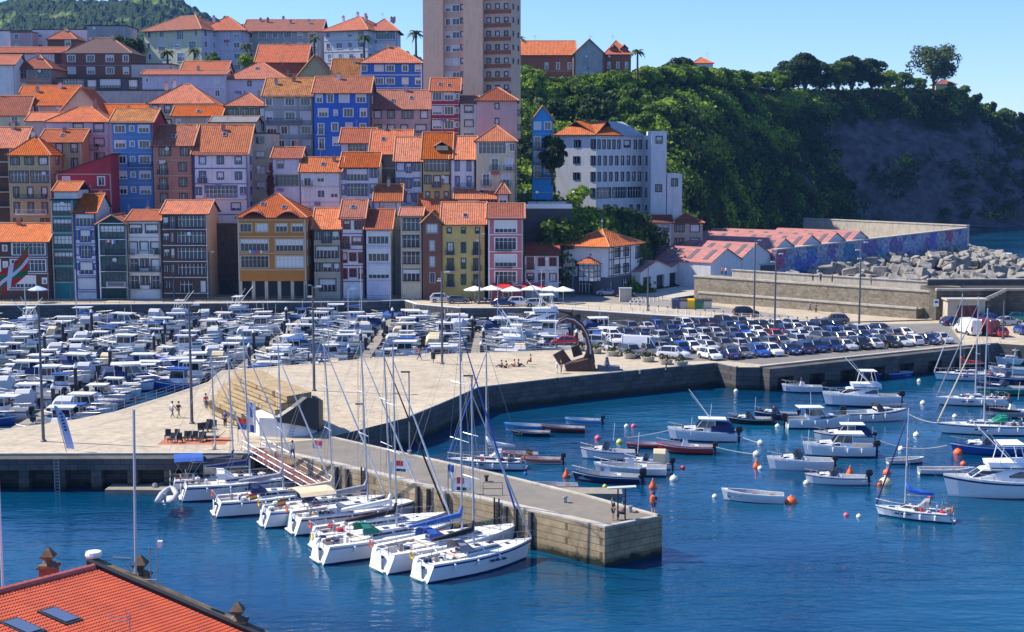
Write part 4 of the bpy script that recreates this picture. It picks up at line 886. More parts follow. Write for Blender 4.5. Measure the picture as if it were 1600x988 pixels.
# graffiti sea wall and far sea wall
def seawall(name, label, a, c, z0, z1, th, m, cat='wall'):
    p, q = Vector(a), Vector(c); W = (q-p).length; mb = MB(); mb.box(0, W, 0, th, z0, z1); mb.box(-.1, W+.1, -.15, th+.15, z1, z1+.3, 1)
    o = build(name, mb, [m, concrete], loc=(p.x, p.y, 0)); o.rotation_euler.z = math.atan2(q.y-p.y, q.x-p.x); return tag(o, label, cat)
gm = bpy.data.materials.new('graffiti_wall'); gm.use_nodes = True
N, Lk = gm.node_tree.nodes, gm.node_tree.links; b = N['Principled BSDF']; b.inputs['Roughness'].default_value = .85
tc = N.new('ShaderNodeTexCoord'); mp = N.new('ShaderNodeMapping'); mp.inputs['Scale'].default_value = (.22, .2, .28); Lk.new(tc.outputs['Object'], mp.inputs[0])
n1 = N.new('ShaderNodeTexVoronoi'); n1.inputs['Scale'].default_value = 1.0; wp = N.new('ShaderNodeTexNoise'); wp.inputs['Scale'].default_value = 2.5; Lk.new(mp.outputs[0], wp.inputs['Vector']); va = N.new('ShaderNodeVectorMath'); Lk.new(mp.outputs[0], va.inputs[0]); Lk.new(wp.outputs['Color'], va.inputs[1]); Lk.new(va.outputs[0], n1.inputs['Vector'])
sc1 = N.new('ShaderNodeSeparateColor'); Lk.new(n1.outputs['Color'], sc1.inputs[0])
cr = N.new('ShaderNodeValToRGB'); cr.color_ramp.interpolation = 'CONSTANT'; e = cr.color_ramp.elements; e[0].position = 0; e[0].color = (.10,.12,.42,1); e[1].position = .14; e[1].color = (.22,.28,.42,1)
for ps, cl in ((.32,(.06,.18,.30,1)),(.42,(.26,.29,.36,1)),(.60,(.12,.27,.26,1)),(.68,(.15,.11,.28,1)),(.76,(.20,.24,.34,1)),(.88,(.08,.14,.36,1)),(.965,(.30,.09,.18,1))): q = e.new(ps); q.color = cl
Lk.new(sc1.outputs[0], cr.inputs[0])
n2 = N.new('ShaderNodeTexNoise'); n2.inputs['Scale'].default_value = 4; n2.inputs['Detail'].default_value = 6; Lk.new(mp.outputs[0], n2.inputs['Vector'])
mx = N.new('ShaderNodeMix'); mx.data_type = 'RGBA'; mx.blend_type = 'MULTIPLY'; mx.inputs[0].default_value = .8; Lk.new(cr.outputs[0], mx.inputs[6]); Lk.new(n2.outputs[0], mx.inputs[7]); 
r3 = N.new('ShaderNodeMapRange'); r3.inputs[1].default_value = .35; r3.inputs[2].default_value = .65; r3.inputs[3].default_value = .4; r3.inputs[4].default_value = 1.5; Lk.new(n2.outputs[0], r3.inputs[0]); Lk.new(r3.outputs[0], mx.inputs[7])
Lk.new(mx.outputs[2], b.inputs['Base Color'])
seawall('graffiti_wall', 'long sea wall covered in faded blue and purple graffiti behind the rocks', (A(1213,400,316).x, 316, 0), (A(1512,360,407).x, 407, 0), 2, 9.4, 1.2, gm)
seawall('sea_wall', 'pale far sea wall closing the sheds yard', (A(1255,352,455).x, 455, 0), (A(1512,352,409).x, 410, 0), 2, 9.9, 1.5, concrete)
seawall('low_dark_wall', 'low dark wall joining the graffiti wall to the stone walk', (A(1060,420,300).x, 302, 0), (A(1213,400,316).x-.3, 315.5, 0), 2, 6.3, .6, WC['slate'])
hg = [W0+Vector((0,2,0)), Vector((45,292,0)), A(1213,400,318), A(1512,360,409), A(1512,360,411), A(1250,352,458), Vector((20,400,0)), Vector((10,300,0))]
prism('harbour_yard', [(p.x, p.y) for p in hg], QZ+.02, -2, concrete, quaystone)
# --- stone breakwater walk: two tiers of rubble wall
t = (W1-W0).normalized(); nb = Vector((-t.y, t.x, 0)); nb = nb if nb.y > 0 else -nb
def tier(name, label, p, q, z0, z1, th, off, m, coping=.3):
    p = p+nb*off; q = q+nb*off; L = (q-p).length; mb = MB(); mb.box(0, L, 0, th, z0, z1, 0); mb.box(-.1, L+.1, -.15, .6, z1, z1+coping, 1); 
    o = build(name, mb, [m, concrete], loc=(p.x, p.y, 0)); o.rotation_euler.z = math.atan2(q.y-p.y, q.x-p.x); return tag(o, label, 'wall')
tier('rubble_wall', 'lower tier of the tan rubble wall above the car park', W0+t*6, W1-t*1, 2.8, 4.6, 3.0, 0, roughstone)
tier('rubble_wall', 'upper tier of the tan rubble wall carrying the breakwater walk', W0+t*3, W1+t*3, 2.8, 7.3, 5.5, 3.0, roughstone)
tier('parapet_wall', 'pale parapet along the top of the breakwater walk', W0+t*8, W1+t*3, 7.2, 8.5, .6, 8.4, concrete, .15)
# darker wall continuing right, with ramp and gate house
p = W1+t*2.5; q = Vector((140, 240, 0)); L = (q-p).length
mb = MB(); mb.box(0, L, 0, 9, 2.5, 8.0, 0); mb.box(-.1, L, -.3, .5, 8.0, 8.35, 1); mb.box(0, L, 5, 5.5, 8.35, 9.3, 0); mb.box(0, L, 4.9, 5.6, 9.3, 9.5, 1)
dkst = blockmat('dark_rubble_stone', (.16,.14,.11), (.10,.09,.075), (.06,.055,.05), .7, .4, stain=.6)
o = build('breakwater_wall', mb, [dkst, concrete], loc=(p.x, p.y, 0)); o.rotation_euler.z = math.atan2(q.y-p.y, q.x-p.x); tag(o, 'dark stone breakwater wall with a pale coping at the right', 'wall')
ang = math.atan2(q.y-p.y, q.x-p.x)
st = thing('stone_stair', 'stone stair with pale sloping parapet climbing the dark wall', 'stair', (p.x, p.y, QZ), ang)
mb = MB()
for k in range(16): mb.box(1+k*.62, 1.64+k*.62, -1.8, -.02, 0, .3*(k+1))
build('steps', mb, dkst, st); mb = MB(); mb.slab([(0.2,-2.1,.7),(11,-2.1,5.6),(11,-1.85,5.6),(0.2,-1.85,.7)], .5); build('parapet', mb, concrete, st)
gh = thing('gate_house', 'small stone gate house with dark red doors in the breakwater wall', 'gate house', (A(1480,500,236).x, 236, QZ), 0)
mb = MB(); facade(mb, 0, 0, 1, 0, 6.2, 0, 3.6, [(1.6, 5, 0, 2.8)], dep=.4); mb.box(0, .01, 0, 3, 0, 3.6); mb.box(6.19, 6.2, 0, 3, 0, 3.6); mb.box(-.3, 6.5, -.5, 3, 3.6, 3.9, 1); build('wall', mb, [WC['beige'], concrete], gh)
mb = MB(); mb.box(1.6, 3.28, .3, .4, 0, 2.8); mb.box(3.32, 5, .3, .4, 0, 2.8); build('door', mb, mat('dark_red_door', (.12,.012,.015), .5), gh)
p_ = A(1462, 478, 238.5); mb = MB(); mb.box(-.4,.4,-.05,0,-.6,.6,0); mb.box(-.3,.3,-.06,-.051,-.05,.3,1); tag(build('wall_sign', mb, [white, bluec], loc=(p_.x, 238.2, 6)), 'small white and blue sign on the dark breakwater wall', 'sign')
# ---------------------------------------------------------------- boats
def hull(mb, L, B, H, ts=.8, bow=.35, draft=.25, bm_=0, tm_=1, sm_=2, n=11, full=.75, rake=.12, flare=.85, rev=0.0):
    """rings: keel-ish bottom, waterline band, topside, sheer; bow at +x. returns sheer points"""
    sh = []; rings = []
    for i in range(n):
        t = i/(n-1); x = -L/2+L*t
        k = 1-max(0, (t-full*.55)/(1-full*.55))**2.3; bb = B/2*(ts+(1-ts)*min(1, t/.4))*k if t < 1 else .015
        bb = max(bb, .015); zs = H*(1+bow*t**2.2+.04*(1-t)); xr = lambda z: x+rake*L*max(0, t-.45)*(z/H-1)*.55 + rev*(1-t)**8*max(0, z/H)
        row = [(xr(-draft), 0, -draft*(1-t*.6))]
        for z, f in ((.0, .78*flare+.05), (.12, .84*flare+.05), (zs*.80, .985), (zs*.90, 1.0), (zs, 1.0)):
            row.append((xr(z), bb*f*(1 if z > .5*H else 1-.35*t**3), z))
        rings.append(row); sh.append((xr(zs), bb, zs))
    full_ = [[(p[0], -p[1], p[2]) for p in r[:0:-1]]+r for r in rings]
    m = len(full_[0]); o = len(mb.v); mb.v += [p for r in full_ for p in r]
    # bands per gap: sheer 0,1 stripe..
    band = {0: tm_, 1: sm_, 2: tm_, 3: bm_, 4: bm_}
    for i in range(n-1):
        for j in range(m-1):
            kk = j if j < m//2 else m-2-j
            a, c = o+i*m+j, o+i*m+j+1; mb.f.append((a, a+m, c+m, c)); mb.m.append(band.get(kk, bm_))
    mb.f.append(tuple(o+j for j in range(m))); mb.m.append(tm_)
    return sh
def deck(mb, sh, dz=-.06, m=1, inset=.0):
    for a, c in zip(sh[:-1], sh[1:]): mb.quad((a[0], -a[1]+inset, a[2]+dz), (a[0], a[1]-inset, a[2]+dz), (c[0], max(0,c[1]-inset), c[2]+dz), (c[0], -max(0,c[1]-inset), c[2]+dz), m)
def well(mb, sh, floor, m=1, fm=1, th=.1, i0=0, i1=None):
    """open boat: gunwale, inner sides and floor"""
    i1 = len(sh)-2 if i1 is None else i1; S = sh[i0:i1+1]
    for a, c in zip(S[:-1], S[1:]):
        for s in (-1, 1):
            ai, ci = max(.02, a[1]-th), max(.02, c[1]-th)
            mb.quad((a[0],s*a[1],a[2]),(c[0],s*c[1],c[2]),(c[0],s*ci,c[2]),(a[0],s*ai,a[2]), m)
            mb.quad((a[0],s*ai,a[2]),(c[0],s*ci,c[2]),(c[0],s*ci*.8,floor),(a[0],s*ai*.8,floor), fm)
        mb.quad((a[0],-a[1]*.8+th*.8,floor),(a[0],a[1]*.8-th*.8,floor),(c[0],c[1]*.8-th*.8,floor),(c[0],-c[1]*.8+th*.8,floor), fm)
    for a, sg in ((S[0], -1), (S[-1], 1)):
        mb.quad((a[0],-a[1]*.8,floor),(a[0],a[1]*.8,floor),(a[0],a[1],a[2]),(a[0],-a[1],a[2]), fm)
    rest = sh[i1:]
    if len(rest) > 1: deck(mb, rest, 0, m)
def cabin(L0, L1, W0, W1, z0, h, wm, rake=.35, aft=.05, wz=(.42, .88)):
    """deckhouse loft (x from L0 aft to L1 forward); returns body mesh data and window mesh data"""
    c = MB(); w = MB()
    def ring(z): 
        k = (z-z0)/h; return [(L0+aft*k, -(W0/2)*(1-.12*k), z), (L1-rake*h*k*2, -(W1/2)*(1-.12*k), z), (L1-rake*h*k*2, (W1/2)*(1-.12*k), z), (L0+aft*k, (W0/2)*(1-.12*k), z)]
    c.loft([ring(z0), ring(z0+h)], 0, True)
    a, b_ = ring(z0+h*wz[0]), ring(z0+h*wz[1])
    for i in range(4):
        j = (i+1) % 4
        p = [Vector(a[i]), Vector(a[j]), Vector(b_[j]), Vector(b_[i])]; ctr = Vector(((L0+L1)/2, 0, z0+h/2)); nrm = (p[1]-p[0]).cross(p[3]-p[0]).normalized()
        if nrm.dot(p[0]-ctr) < 0: nrm = -nrm
        e = (p[1]-p[0]).normalized()*.09; q = [p[0]+e, p[1]-e, p[2]-e, p[3]+e]
        nseg = 2 if (p[1]-p[0]).length > 1.6 else 1
        for s in range(nseg):
            t0, t1 = s/nseg+.02*(s > 0), (s+1)/nseg-.02*(s < nseg-1)
            w.quad(*[v+nrm*.015 for v in (q[0].lerp(q[1], t0), q[0].lerp(q[1], t1), q[3].lerp(q[2], t1), q[3].lerp(q[2], t0))])
    return c, w
def outboard_mesh(s=1.0, col=None):
    m = MB(); m.loft([[(-.42*s,-.13*s,.35*s),(.0,-.14*s,.35*s),(.0,.14*s,.35*s),(-.42*s,.13*s,.35*s)],[(-.5*s,-.15*s,.6*s),(.06*s,-.16*s,.6*s),(.06*s,.16*s,.6*s),(-.5*s,.15*s,.6*s)],[(-.42*s,-.1*s,.86*s),(-.02,-.12*s,.82*s),(-.02,.12*s,.82*s),(-.42*s,.1*s,.86*s)]])
    m.box(-.3*s, -.1*s, -.05*s, .05*s, -.5*s, .35*s); m.box(-.1*s, .12*s, -.1*s, .1*s, .05*s, .3*s); m.box(-.45*s, -.05*s, -.11*s, .11*s, -.12*s, -.09*s)
    return m.mesh('outboard_motor', col or black)
OB = [outboard_mesh(1.0), outboard_mesh(1.3), outboard_mesh(.9, mat('grey_motor', (.35,.36,.38), .4))]
def rail_mesh(sh, i0, h=.6, m=None, r=.022, closed=True, inset=.06):
    mb = MB(); S = sh[i0:]; L_ = [(p[0], -max(0,p[1]-inset), p[2]+h) for p in S]; R_ = [(p[0], max(0,p[1]-inset), p[2]+h) for p in S][::-1]
    mb.tube(L_+R_ if closed else L_, r, 0, 4)
    if not closed: mb.tube(R_, r, 0, 4)
    for p in S[:-1]:
        for s in (-1, 1): mb.tube([(p[0], s*(p[1]-inset), p[2]-.04), (p[0], s*(p[1]-inset), p[2]+h)], r, 0, 4)
    return mb.mesh('rail', m or steel)
HC = {'white': gel, 'blue': mat('blue_hull', (.02,.09,.36), .3, noise=.1, scale=2), 'navy': mat('navy_hull', (.01,.02,.09), .3), 'cream': mat('cream_hull', (.66,.60,.46), .35, noise=.1, scale=2), 'black': mat('black_hull', (.02,.02,.022), .35),
      'red': mat('red_hull', (.48,.035,.03), .4), 'orange': mat('orange_hull', (.72,.20,.10), .4), 'azure': mat('azure_hull', (.05,.32,.62), .4), 'grey': mat('grey_hull', (.30,.31,.33), .4), 'green': mat('green_hull', (.02,.20,.15), .4), 'maroon': mat('maroon_hull', (.14,.02,.025), .4)}
inner = mat('boat_floor', (.50,.51,.50), .6, noise=.3, scale=3)
teak = mat('teak', (.38,.24,.12), .7, noise=.25, scale=5)
def fenders(sh, m=None):
    out = []; mb = MB(); mb.lathe([(.01,-.62),(.10,-.55),(.10,-.2),(.01,-.12)], n=7); me = mb.mesh('fender', white)
    for i in (2, 4, 6):
        for s in (-1, 1): out.append(('fender', me, (sh[i][0], s*(sh[i][1]+.12), sh[i][2]), 0, []))
    return out
def mk_motor(L, B, H, col='white', kind='wheel', canopy=None, bottom='navy', stripe=None, ob=0, flag=False, fend=False, rods=False):
    mb = MB(); sh = hull(mb, L, B, H, bow=.42); parts = []
    if kind == 'console' or kind == 'open': well(mb, sh, H*.35, 1, 3)
    elif kind in ('wheel', 'cuddy', 'hard', 'fly'): 
        well(mb, sh, H*.5, 1, 3, i0=0, i1=4 if kind != 'wheel' else 5); deck(mb, sh[4 if kind != 'wheel' else 5:], .0, 1)
    parts.append(('hull', mb.mesh('hull', [HC[bottom], HC[col], HC[stripe or col], inner]), (0,0,0), 0, []))
    win = mat('tinted_glass', (.012,.015,.022), .06, spec=.9)
    def cab(name, *a, **k):
        c, w = cabin(*a, **k); return [name, c.mesh(name, gel), (0,0,0), 0, [('window', w.mesh('window', win), (0,0,0), 0)]]
    if kind == 'wheel':                           # small pilothouse
        parts.append(tuple(cab('trunk_cabin', L*.02, L*.34, B*.62, B*.3, H*1.0, H*.55, None, rake=.5, wz=(.35,.75))))
        p = cab('wheelhouse', -L*.22, L*.1, B*.62, B*.58, H*.55, 1.75, None, rake=.08, aft=.0, wz=(.5,.9)); r = MB(); r.box(-L*.30, L*.12, -B*.35, B*.35, H*.55+1.75, H*.55+1.84); p[4].append(('roof', r.mesh('roof', HC['white' if col != 'blue' else 'blue']), (0,0,0), 0)); parts.append(tuple(p))
    if kind == 'cuddy':                           # low raked cabin and windscreen
        parts.append(tuple(cab('cabin', -L*.02, L*.36, B*.78, B*.36, H*1.0, H*.5, None, rake=.9, wz=(.3,.8))))
        ws = MB(); z0 = H*1.45
        for s in (-1, 1): ws.quad((-L*.02, s*B*.40, z0-.05), (L*.12, s*B*.30, z0-.05), (L*.05, s*B*.26, z0+.5), (-L*.04, s*B*.36, z0+.45))
        ws.quad((L*.12, -B*.3, z0-.05), (L*.12, B*.3, z0-.05), (L*.05, B*.26, z0+.5), (L*.05, -B*.26, z0+.5)); parts.append(('windscreen', ws.mesh('windscreen', win), (0,0,0), 0, []))
    if kind == 'hard':                            # hard top cruiser
        parts.append(tuple(cab('cabin', -L*.02, L*.36, B*.8, B*.4, H*1.0, H*.45, None, rake=.9, wz=(.3,.8))))
        p = cab('wheelhouse', -L*.18, L*.14, B*.74, B*.62, H*1.0, 1.35, None, rake=.35, aft=.0, wz=(.35,.9)); r = MB(); r.slab([(-L*.34,-B*.38,H+1.45),(L*.06,-B*.34,H+1.45),(L*.06,B*.34,H+1.45),(-L*.34,B*.38,H+1.45)], .1); p[4].append(('roof', r.mesh('roof', gel), (0,0,0), 0)); parts.append(tuple(p))
    if kind == 'fly':                             # flybridge cruiser
        parts.append(tuple(cab('cabin', -L*.2, L*.34, B*.84, B*.42, H*1.0, H*.8, None, rake=.75, wz=(.35,.85))))
        p = cab('flybridge', -L*.24, L*.12, B*.8, B*.6, H*1.8, .55, None, rake=-.15, wz=(.1,.3)); parts.append(tuple(p))
        r = MB()
        for s in (-1, 1): r.tube([(-L*.2, s*B*.38, H*1.8), (-L*.14, s*B*.34, H*1.8+1.9)], .04, 0, 5); r.tube([(L*.04, s*B*.3, H*1.8+.5), (0, s*B*.3, H*1.8+1.9)], .04, 0, 5)
        r.box(-L*.18, L*.03, -B*.36, B*.36, H*1.8+1.9, H*1.8+1.98); parts.append(('bimini_frame', r.mesh('bimini_frame', gel), (0,0,0), 0, []))
    if kind == 'console':
        c = MB(); c.loft([[(-.35,-.35,H*.35),(.45,-.3,H*.35),(.45,.3,H*.35),(-.35,.35,H*.35)], [(-.3,-.3,H*.35+1.05),(.15,-.28,H*.35+1.15),(.15,.28,H*.35+1.15),(-.3,.3,H*.35+1.05)]]); c.box(-1.4,-.8,-.4,.4,H*.35,H*.35+.55)
        ws = MB(); ws.quad((.15,-.3,H*.35+1.15),(.15,.3,H*.35+1.15),(-.05,.27,H*.35+1.6),(-.05,-.27,H*.35+1.6)); parts.append(('console', c.mesh('console', gel), (0,0,0), 0, [('windscreen', ws.mesh('windscreen', win), (0,0,0), 0)]))
    if kind == 'open':
        t = MB()
        for x in (-L*.3, -.02*L, L*.2): w_ = B*.40; t.box(x-.13, x+.13, -w_, w_, H*.72, H*.78)
        parts.append(('thwart', t.mesh('thwart', wood), (0,0,0), 0, []))
    if canopy:
        c = MB(); x0, x1 = -L*.46, -L*.12; hz = H+ (.55 if kind == 'cuddy' else .2); prof_ = [(-B*.44, H*.95), (-B*.36, hz+.5), (-B*.15, hz+.85), (B*.15, hz+.85), (B*.36, hz+.5), (B*.44, H*.95)]
        if kind in ('wheel','hard','fly','cuddy'): c.loft([[(x0, y, z if abs(y) > .4*B else z-.5) for y, z in prof_], [(x0+.4, y, z) for y, z in prof_], [(x1, y, z) for y, z in prof_]], 0, True)
        else: c.loft([[(x, y, z) for y, z in [(-B*.5, H*.95), (-B*.25, H+.25), (0, H+.4), (B*.25, H+.25), (B*.5, H*.95)]] for x in (-L*.45, -L*.1, L*.2)], 0, True)
        parts.append(('canvas_cover', c.mesh('canvas_cover', canopy), (0,0,0), 0, []))
    if kind != 'open': parts.append(('rail', rail_mesh(sh, 6, .45), (0,0,0), 0, []))
    if ob is not None: parts.append(('outboard_motor', OB[ob], (-L/2-.02, 0, H*.55), 0, []))
    if rods or kind == 'fly':
        for s in (-1, 1): r = MB(); r.tube([(-L*.1, s*B*.3, H+1.5), (L*.2, s*B*.7, H+4.3)], .04, 0, 4); parts.append(('outrigger', r.mesh('outrigger', white), (0,0,0), 0, []))
    if random.random() < .5 and kind not in ('open',):
        r = MB(); r.tube([(-L*.1, B*.2, H+1.2), (-L*.12, B*.2, H+1.2+1.9)], .02, 0, 4); parts.append(('aerial', r.mesh('aerial', white), (0,0,0), 0, []))
    if fend: parts += fenders(sh)
    return ('motorboat' if kind not in ('open',) else 'rowing_boat', parts)
def mk_sloop():
    mb = MB(); sh = hull(mb, 6.4, 2.2, .8, bow=.2, full=.65); deck(mb, sh[3:], 0, 1); well(mb, sh[:4], .4, 1, 3, th=.3, i0=0, i1=3); c, w = cabin(-.9, 1.5, 1.3, .8, .82, .4, None, rake=.8); m = MB(); m.tube([(.5,0,.8),(.4,0,8.6)], .06, 0, 6); m.tube([(.45,0,1.9),(-2.2,0,2.0)], .05, 0, 5); cv = MB(); cv.tube([(.4,0,2.3),(-.9,0,2.15),(-2.1,0,2.05)], [.16,.14,.08], 0, 6)
    return ('sloop', [('hull', mb.mesh('hull', [HC['navy'], gel, HC['navy'], inner]), (0,0,0), 0, []), ('cabin', c.mesh('cabin', gel), (0,0,0), 0, [('window', w.mesh('window', glass), (0,0,0), 0)]), ('mast', m.mesh('mast', alu), (0,0,0), 0, []), ('sail_cover', cv.mesh('sail_cover', bluec), (0,0,0), 0, [])])
def in_poly(x, y, P):
    c = False; n = len(P)
    for i in range(n):
        a, b_ = P[i], P[(i+1) % n]
        if (a[1] > y) != (b_[1] > y) and x < (b_[0]-a[0])*(y-a[1])/(b_[1]-a[1])+a[0]: c = not c
    return c
protos = [
 (mk_motor(6.3, 2.3, .95, 'white', 'wheel'), 'white wheelhouse motorboat with dark windows'),
 (mk_motor(5.6, 2.1, .85, 'white', 'cuddy', mat('light_grey_canvas', (.5,.5,.5), .8)), 'white day cruiser with a pale grey cover'),
 (mk_motor(6.8, 2.5, 1.05, 'white', 'hard', None, 'black', 'navy'), 'white hard topped cruiser with navy stripe'),
 (mk_motor(5.2, 2.0, .8, 'white', 'console'), 'white open boat with a steering console'),
 (mk_motor(5.8, 2.2, .9, 'white', 'cuddy', None, 'blue', 'blue'), 'white cabin boat with a blue stripe'),
 (mk_motor(5.4, 2.1, .85, 'blue', 'wheel', None, 'navy', 'white'), 'blue hulled wheelhouse boat'),
 (mk_motor(4.8, 1.9, .7, 'white', 'console', bluec), 'small white boat under a bright blue cover'),
 (mk_motor(6.0, 2.2, .9, 'cream', 'wheel', None, 'maroon', 'green'), 'cream fishing boat with a green stripe'),
 (mk_motor(7.6, 2.8, 1.15, 'white', 'hard', navy, 'navy', 'black'), 'large white cruiser with navy aft canopy'),
 (mk_motor(5.0, 1.9, .75, 'white', 'cuddy', cream, 'red', 'red'), 'white cabin boat with red stripe, cream cover'),
 (mk_motor(5.7, 2.1, .85, 'navy', 'cuddy', None, 'red', 'white'), 'dark navy cabin boat with a white deck'),
 (mk_motor(4.4, 1.7, .6, 'azure', 'open', None, 'white', 'white', 2), 'small sky blue open boat'),
 (mk_motor(7.2, 2.7, 1.1, 'white', 'fly', None, 'navy', 'navy', 1), 'white flybridge cruiser'),
 (mk_motor(5.0, 1.9, .7, 'grey', 'console', None, 'black', 'white', 1), 'grey open boat with a white stripe'),
 (mk_sloop(), 'small white sloop with blue sail cover'),
 (mk_motor(5.3, 2.0, .8, 'green', 'wheel', None, 'maroon', 'white'), 'green wheelhouse boat with a white stripe'),
 (mk_motor(6.6, 2.4, 1.0, 'white', 'cuddy', None, 'maroon', 'maroon'), 'white cabin boat with a maroon stripe'),
 (mk_motor(4.6, 1.8, .6, 'white', 'open', None, 'grey', 'blue', 2), 'small white open boat with blue stripe'),
]
wts = [17, 11, 12, 9, 12, 4, 5, 7, 4, 7, 4, 4, 5, 4, 4, 3, 9, 7]
def boat_at(tree, label, cat, x, y, rz, group=None, sc_=None):
    return spawn(tree, label, cat, (x, y, random.uniform(-.04, .04)), rz, group, sc_, (R(random.uniform(-1.5, 1.5)), R(random.uniform(-1, 1))))
molep = [(p.x, p.y) for p in mole]; promp = [(p.x, p.y) for p in prom]
def water_ok(x, y, r=1.6):
    return not any(in_poly(x+dx*r, y+dy*r, P) for P in (molep, promp) for dx, dy in ((0,0),(1,0),(-1,0),(0,1),(0,-1)))
MG = 'boats moored in the crowded inner marina'; cnt = 0
pontm = mat('pontoon_deck', (.30,.26,.20), .9, noise=.3, scale=2); pilem = mat('dark_pile', (.03,.03,.035), .6, noise=.3, scale=2)
pile = MB(); pile.lathe([(.24,-1),(.24,3.4)], m=0, n=9); pile.lathe([(.27,3.4),(.27,3.6),(.03,4.0)], m=1, n=9); pile_me = pile.mesh('mooring_pile', [pilem, white])
pn = 0
for ip, px0 in enumerate([-88, -71.5, -55, -38.5, -22, -5.5, 11, 27.5]):
    ys = [y for y in np.arange(150, 263, 1.0) if water_ok(px0, y, 4.0) and (px0 < -24 or y > 200)]
    if not ys: continue
    y0, y1 = min(ys), max(ys); mb = MB(); mb.box(-.8, .8, 0, y1-y0, -.2, .45)
    for yy in np.arange(1.6, y1-y0, 6.0):
        for s in (-1, 1): mb.box(min(s*.8, s*5.5), max(s*.8, s*5.5), yy-.22, yy+.22, .0, .40)
    pn += 1
    tag(build('pontoon', mb, pontm, loc=(px0, y0, 0)), 'floating pontoon with finger berths, %s from the left among the marina boats' % ORD[ip], 'pontoon', 'marina pontoons')
    for yy in np.arange(y0+1, y1, 16):
        o = obj('mooring_pile', pile_me, None, (px0+random.choice((-1, 1))*1.1, yy, 0)); tag(o, 'dark mooring pile with a white cap standing between the marina boats', 'pile', 'mooring piles of the marina')
    for side in (-1, 1):
        k = 0
        for yy in np.arange(y0, y1+1, 2.95):
            if random.random() < .05: continue
            i = random.choices(range(len(protos)), wts)[0]; tree, lab = protos[i]; s = random.uniform(.9, 1.28)
            Lb = 6.2*s; x = px0+side*(1.2+Lb/2+random.uniform(-.2, .5)); y = yy+random.uniform(-.45, .45)
            q = proj((x, y, .5))
            if x > -22 and y < 203: continue
            if q[0] < -25 or not water_ok(x, y, 1.3) or not water_ok(x+3, y, 0) or not water_ok(x-3, y, 0): continue
            k += 1; cnt += 1
            rz = (0 if side > 0 else math.pi)+(math.pi if random.random() < .35 else 0)+R(random.gauss(0, 6))
            boat_at(tree, '%s, %s on %s pontoon %s' % (lab, ORD[min(k-1, 39)], ORD[ip], 'left' if side < 0 else 'right'), 'motorboat', x, y, rz, MG, s)
# boats along the back quay wall
k = 0
for px in range(-10, 1040, 44):
    p = G(px, 497 if px < 620 else 505, 0); p.y -= 2
    if not water_ok(p.x, p.y, 1.5): p.y -= 3
    if not water_ok(p.x, p.y, 1.5) or cnt > 296: continue
    i = random.choices(range(len(protos)), wts)[0]; tree, lab = protos[i]; k += 1; cnt += 1
    boat_at(tree, '%s, %s from left along the town quay' % (lab, ORD[k-1]), 'motorboat', p.x, p.y, R(random.choice((0, 180))+random.gauss(0, 6)), MG, random.uniform(.95, 1.2))
print('MARINA BOATS', cnt)
# big white trawler yacht with many decks near the wave sculpture, blue awning boat
p = G(865, 517, 0); boat_at(protos[12][0], 'large white motor yacht behind the wave sculpture, biggest in the marina', 'motor yacht', p.x-2, p.y, R(185), None, 1.6)
# ---------------------------------------------------------------- open moorings on the right
def moor(px, py, i, label, hd, s=1.0, cat='motorboat', tree=None):
    p = G(px, py, 0); return boat_at(tree or protos[i][0], label, cat, p.x, p.y, R(hd), 'boats on the open moorings', s*(.86 if cat == 'motorboat' else .95))
row_w = mk_motor(4.6, 1.7, .55, 'white', 'open', None, 'navy', 'navy', None); row_b = mk_motor(4.6, 1.8, .55, 'azure', 'open', None, 'white', 'azure', None)
row_k = mk_motor(4.6, 1.7, .55, 'black', 'open', None, 'black', 'white', None); row_o = mk_motor(4.4, 1.7, .55, 'orange', 'open', None, 'white', 'white', 0); row_r = mk_motor(4.4, 1.6, .5, 'red', 'open', None, 'navy', 'white', None); row_blue = mk_motor(5.2, 1.8, .6, 'blue', 'open', None, 'blue', 'white', None)
ski = mk_motor(6.4, 2.2, .75, 'navy', 'console', None, 'maroon', 'white', 1); fly = mk_motor(8.6, 3.0, 1.15, 'white', 'fly', None, 'navy', 'white', 1); hard = mk_motor(7.6, 2.7, 1.1, 'white', 'hard', None, 'navy', 'white', 1, fend=True); hardb = mk_motor(7.4, 2.6, 1.05, 'white', 'hard', navy, 'navy', 'white', 1, rods=True)
blackb = mk_motor(6.0, 2.2, .8, 'black', 'cuddy', None, 'black', 'white', 1); wht = mk_motor(6.6, 2.4, .9, 'white', 'cuddy', None, 'white', 'navy', 1, fend=True); rede = mk_motor(5.8, 2.1, .75, 'red', 'console', None, 'black', 'white', 0)
moor(990, 613, 0, 'white rowing boat floating close under the plaza wall', 10, 1, 'rowing boat', row_w)
moor(823, 672, 0, 'sky blue open boat beside a darker one', 178, 1.15, 'rowing boat', row_b)
moor(830, 681, 0, 'black rowing boat overlapping the sky blue boat', 176, .95, 'rowing boat', row_k)
moor(880, 675, 0, 'dark hulled open boat with white gunwale, right of the sky blue boat', 176, 1.1, 'rowing boat', mk_motor(4.6, 1.7, .55, 'maroon', 'open', None, 'black', 'cream', None))
moor(911, 662, 0, 'pale blue open boat with an outboard motor, topmost of the small boats', 174, 1, 'motorboat', mk_motor(4.8, 1.8, .6, 'azure', 'open', None, 'white', 'white', 0))
moor(812, 714, 0, 'flat salmon coloured boat half hidden behind the orange boat', 178, .9, 'rowing boat', mk_motor(4.4, 1.7, .5, 'orange', 'open', None, 'orange', 'cream', None))
moor(846, 724, 0, 'orange and white open boat with a dark outboard', 176, 1.05, 'motorboat', row_o)
moor(862, 766, 0, 'grey rowing boat lying by the pier edge', 182, 1.1, 'rowing boat', mk_motor(4.6, 1.7, .5, 'grey', 'open', None, 'maroon', 'cream', None))
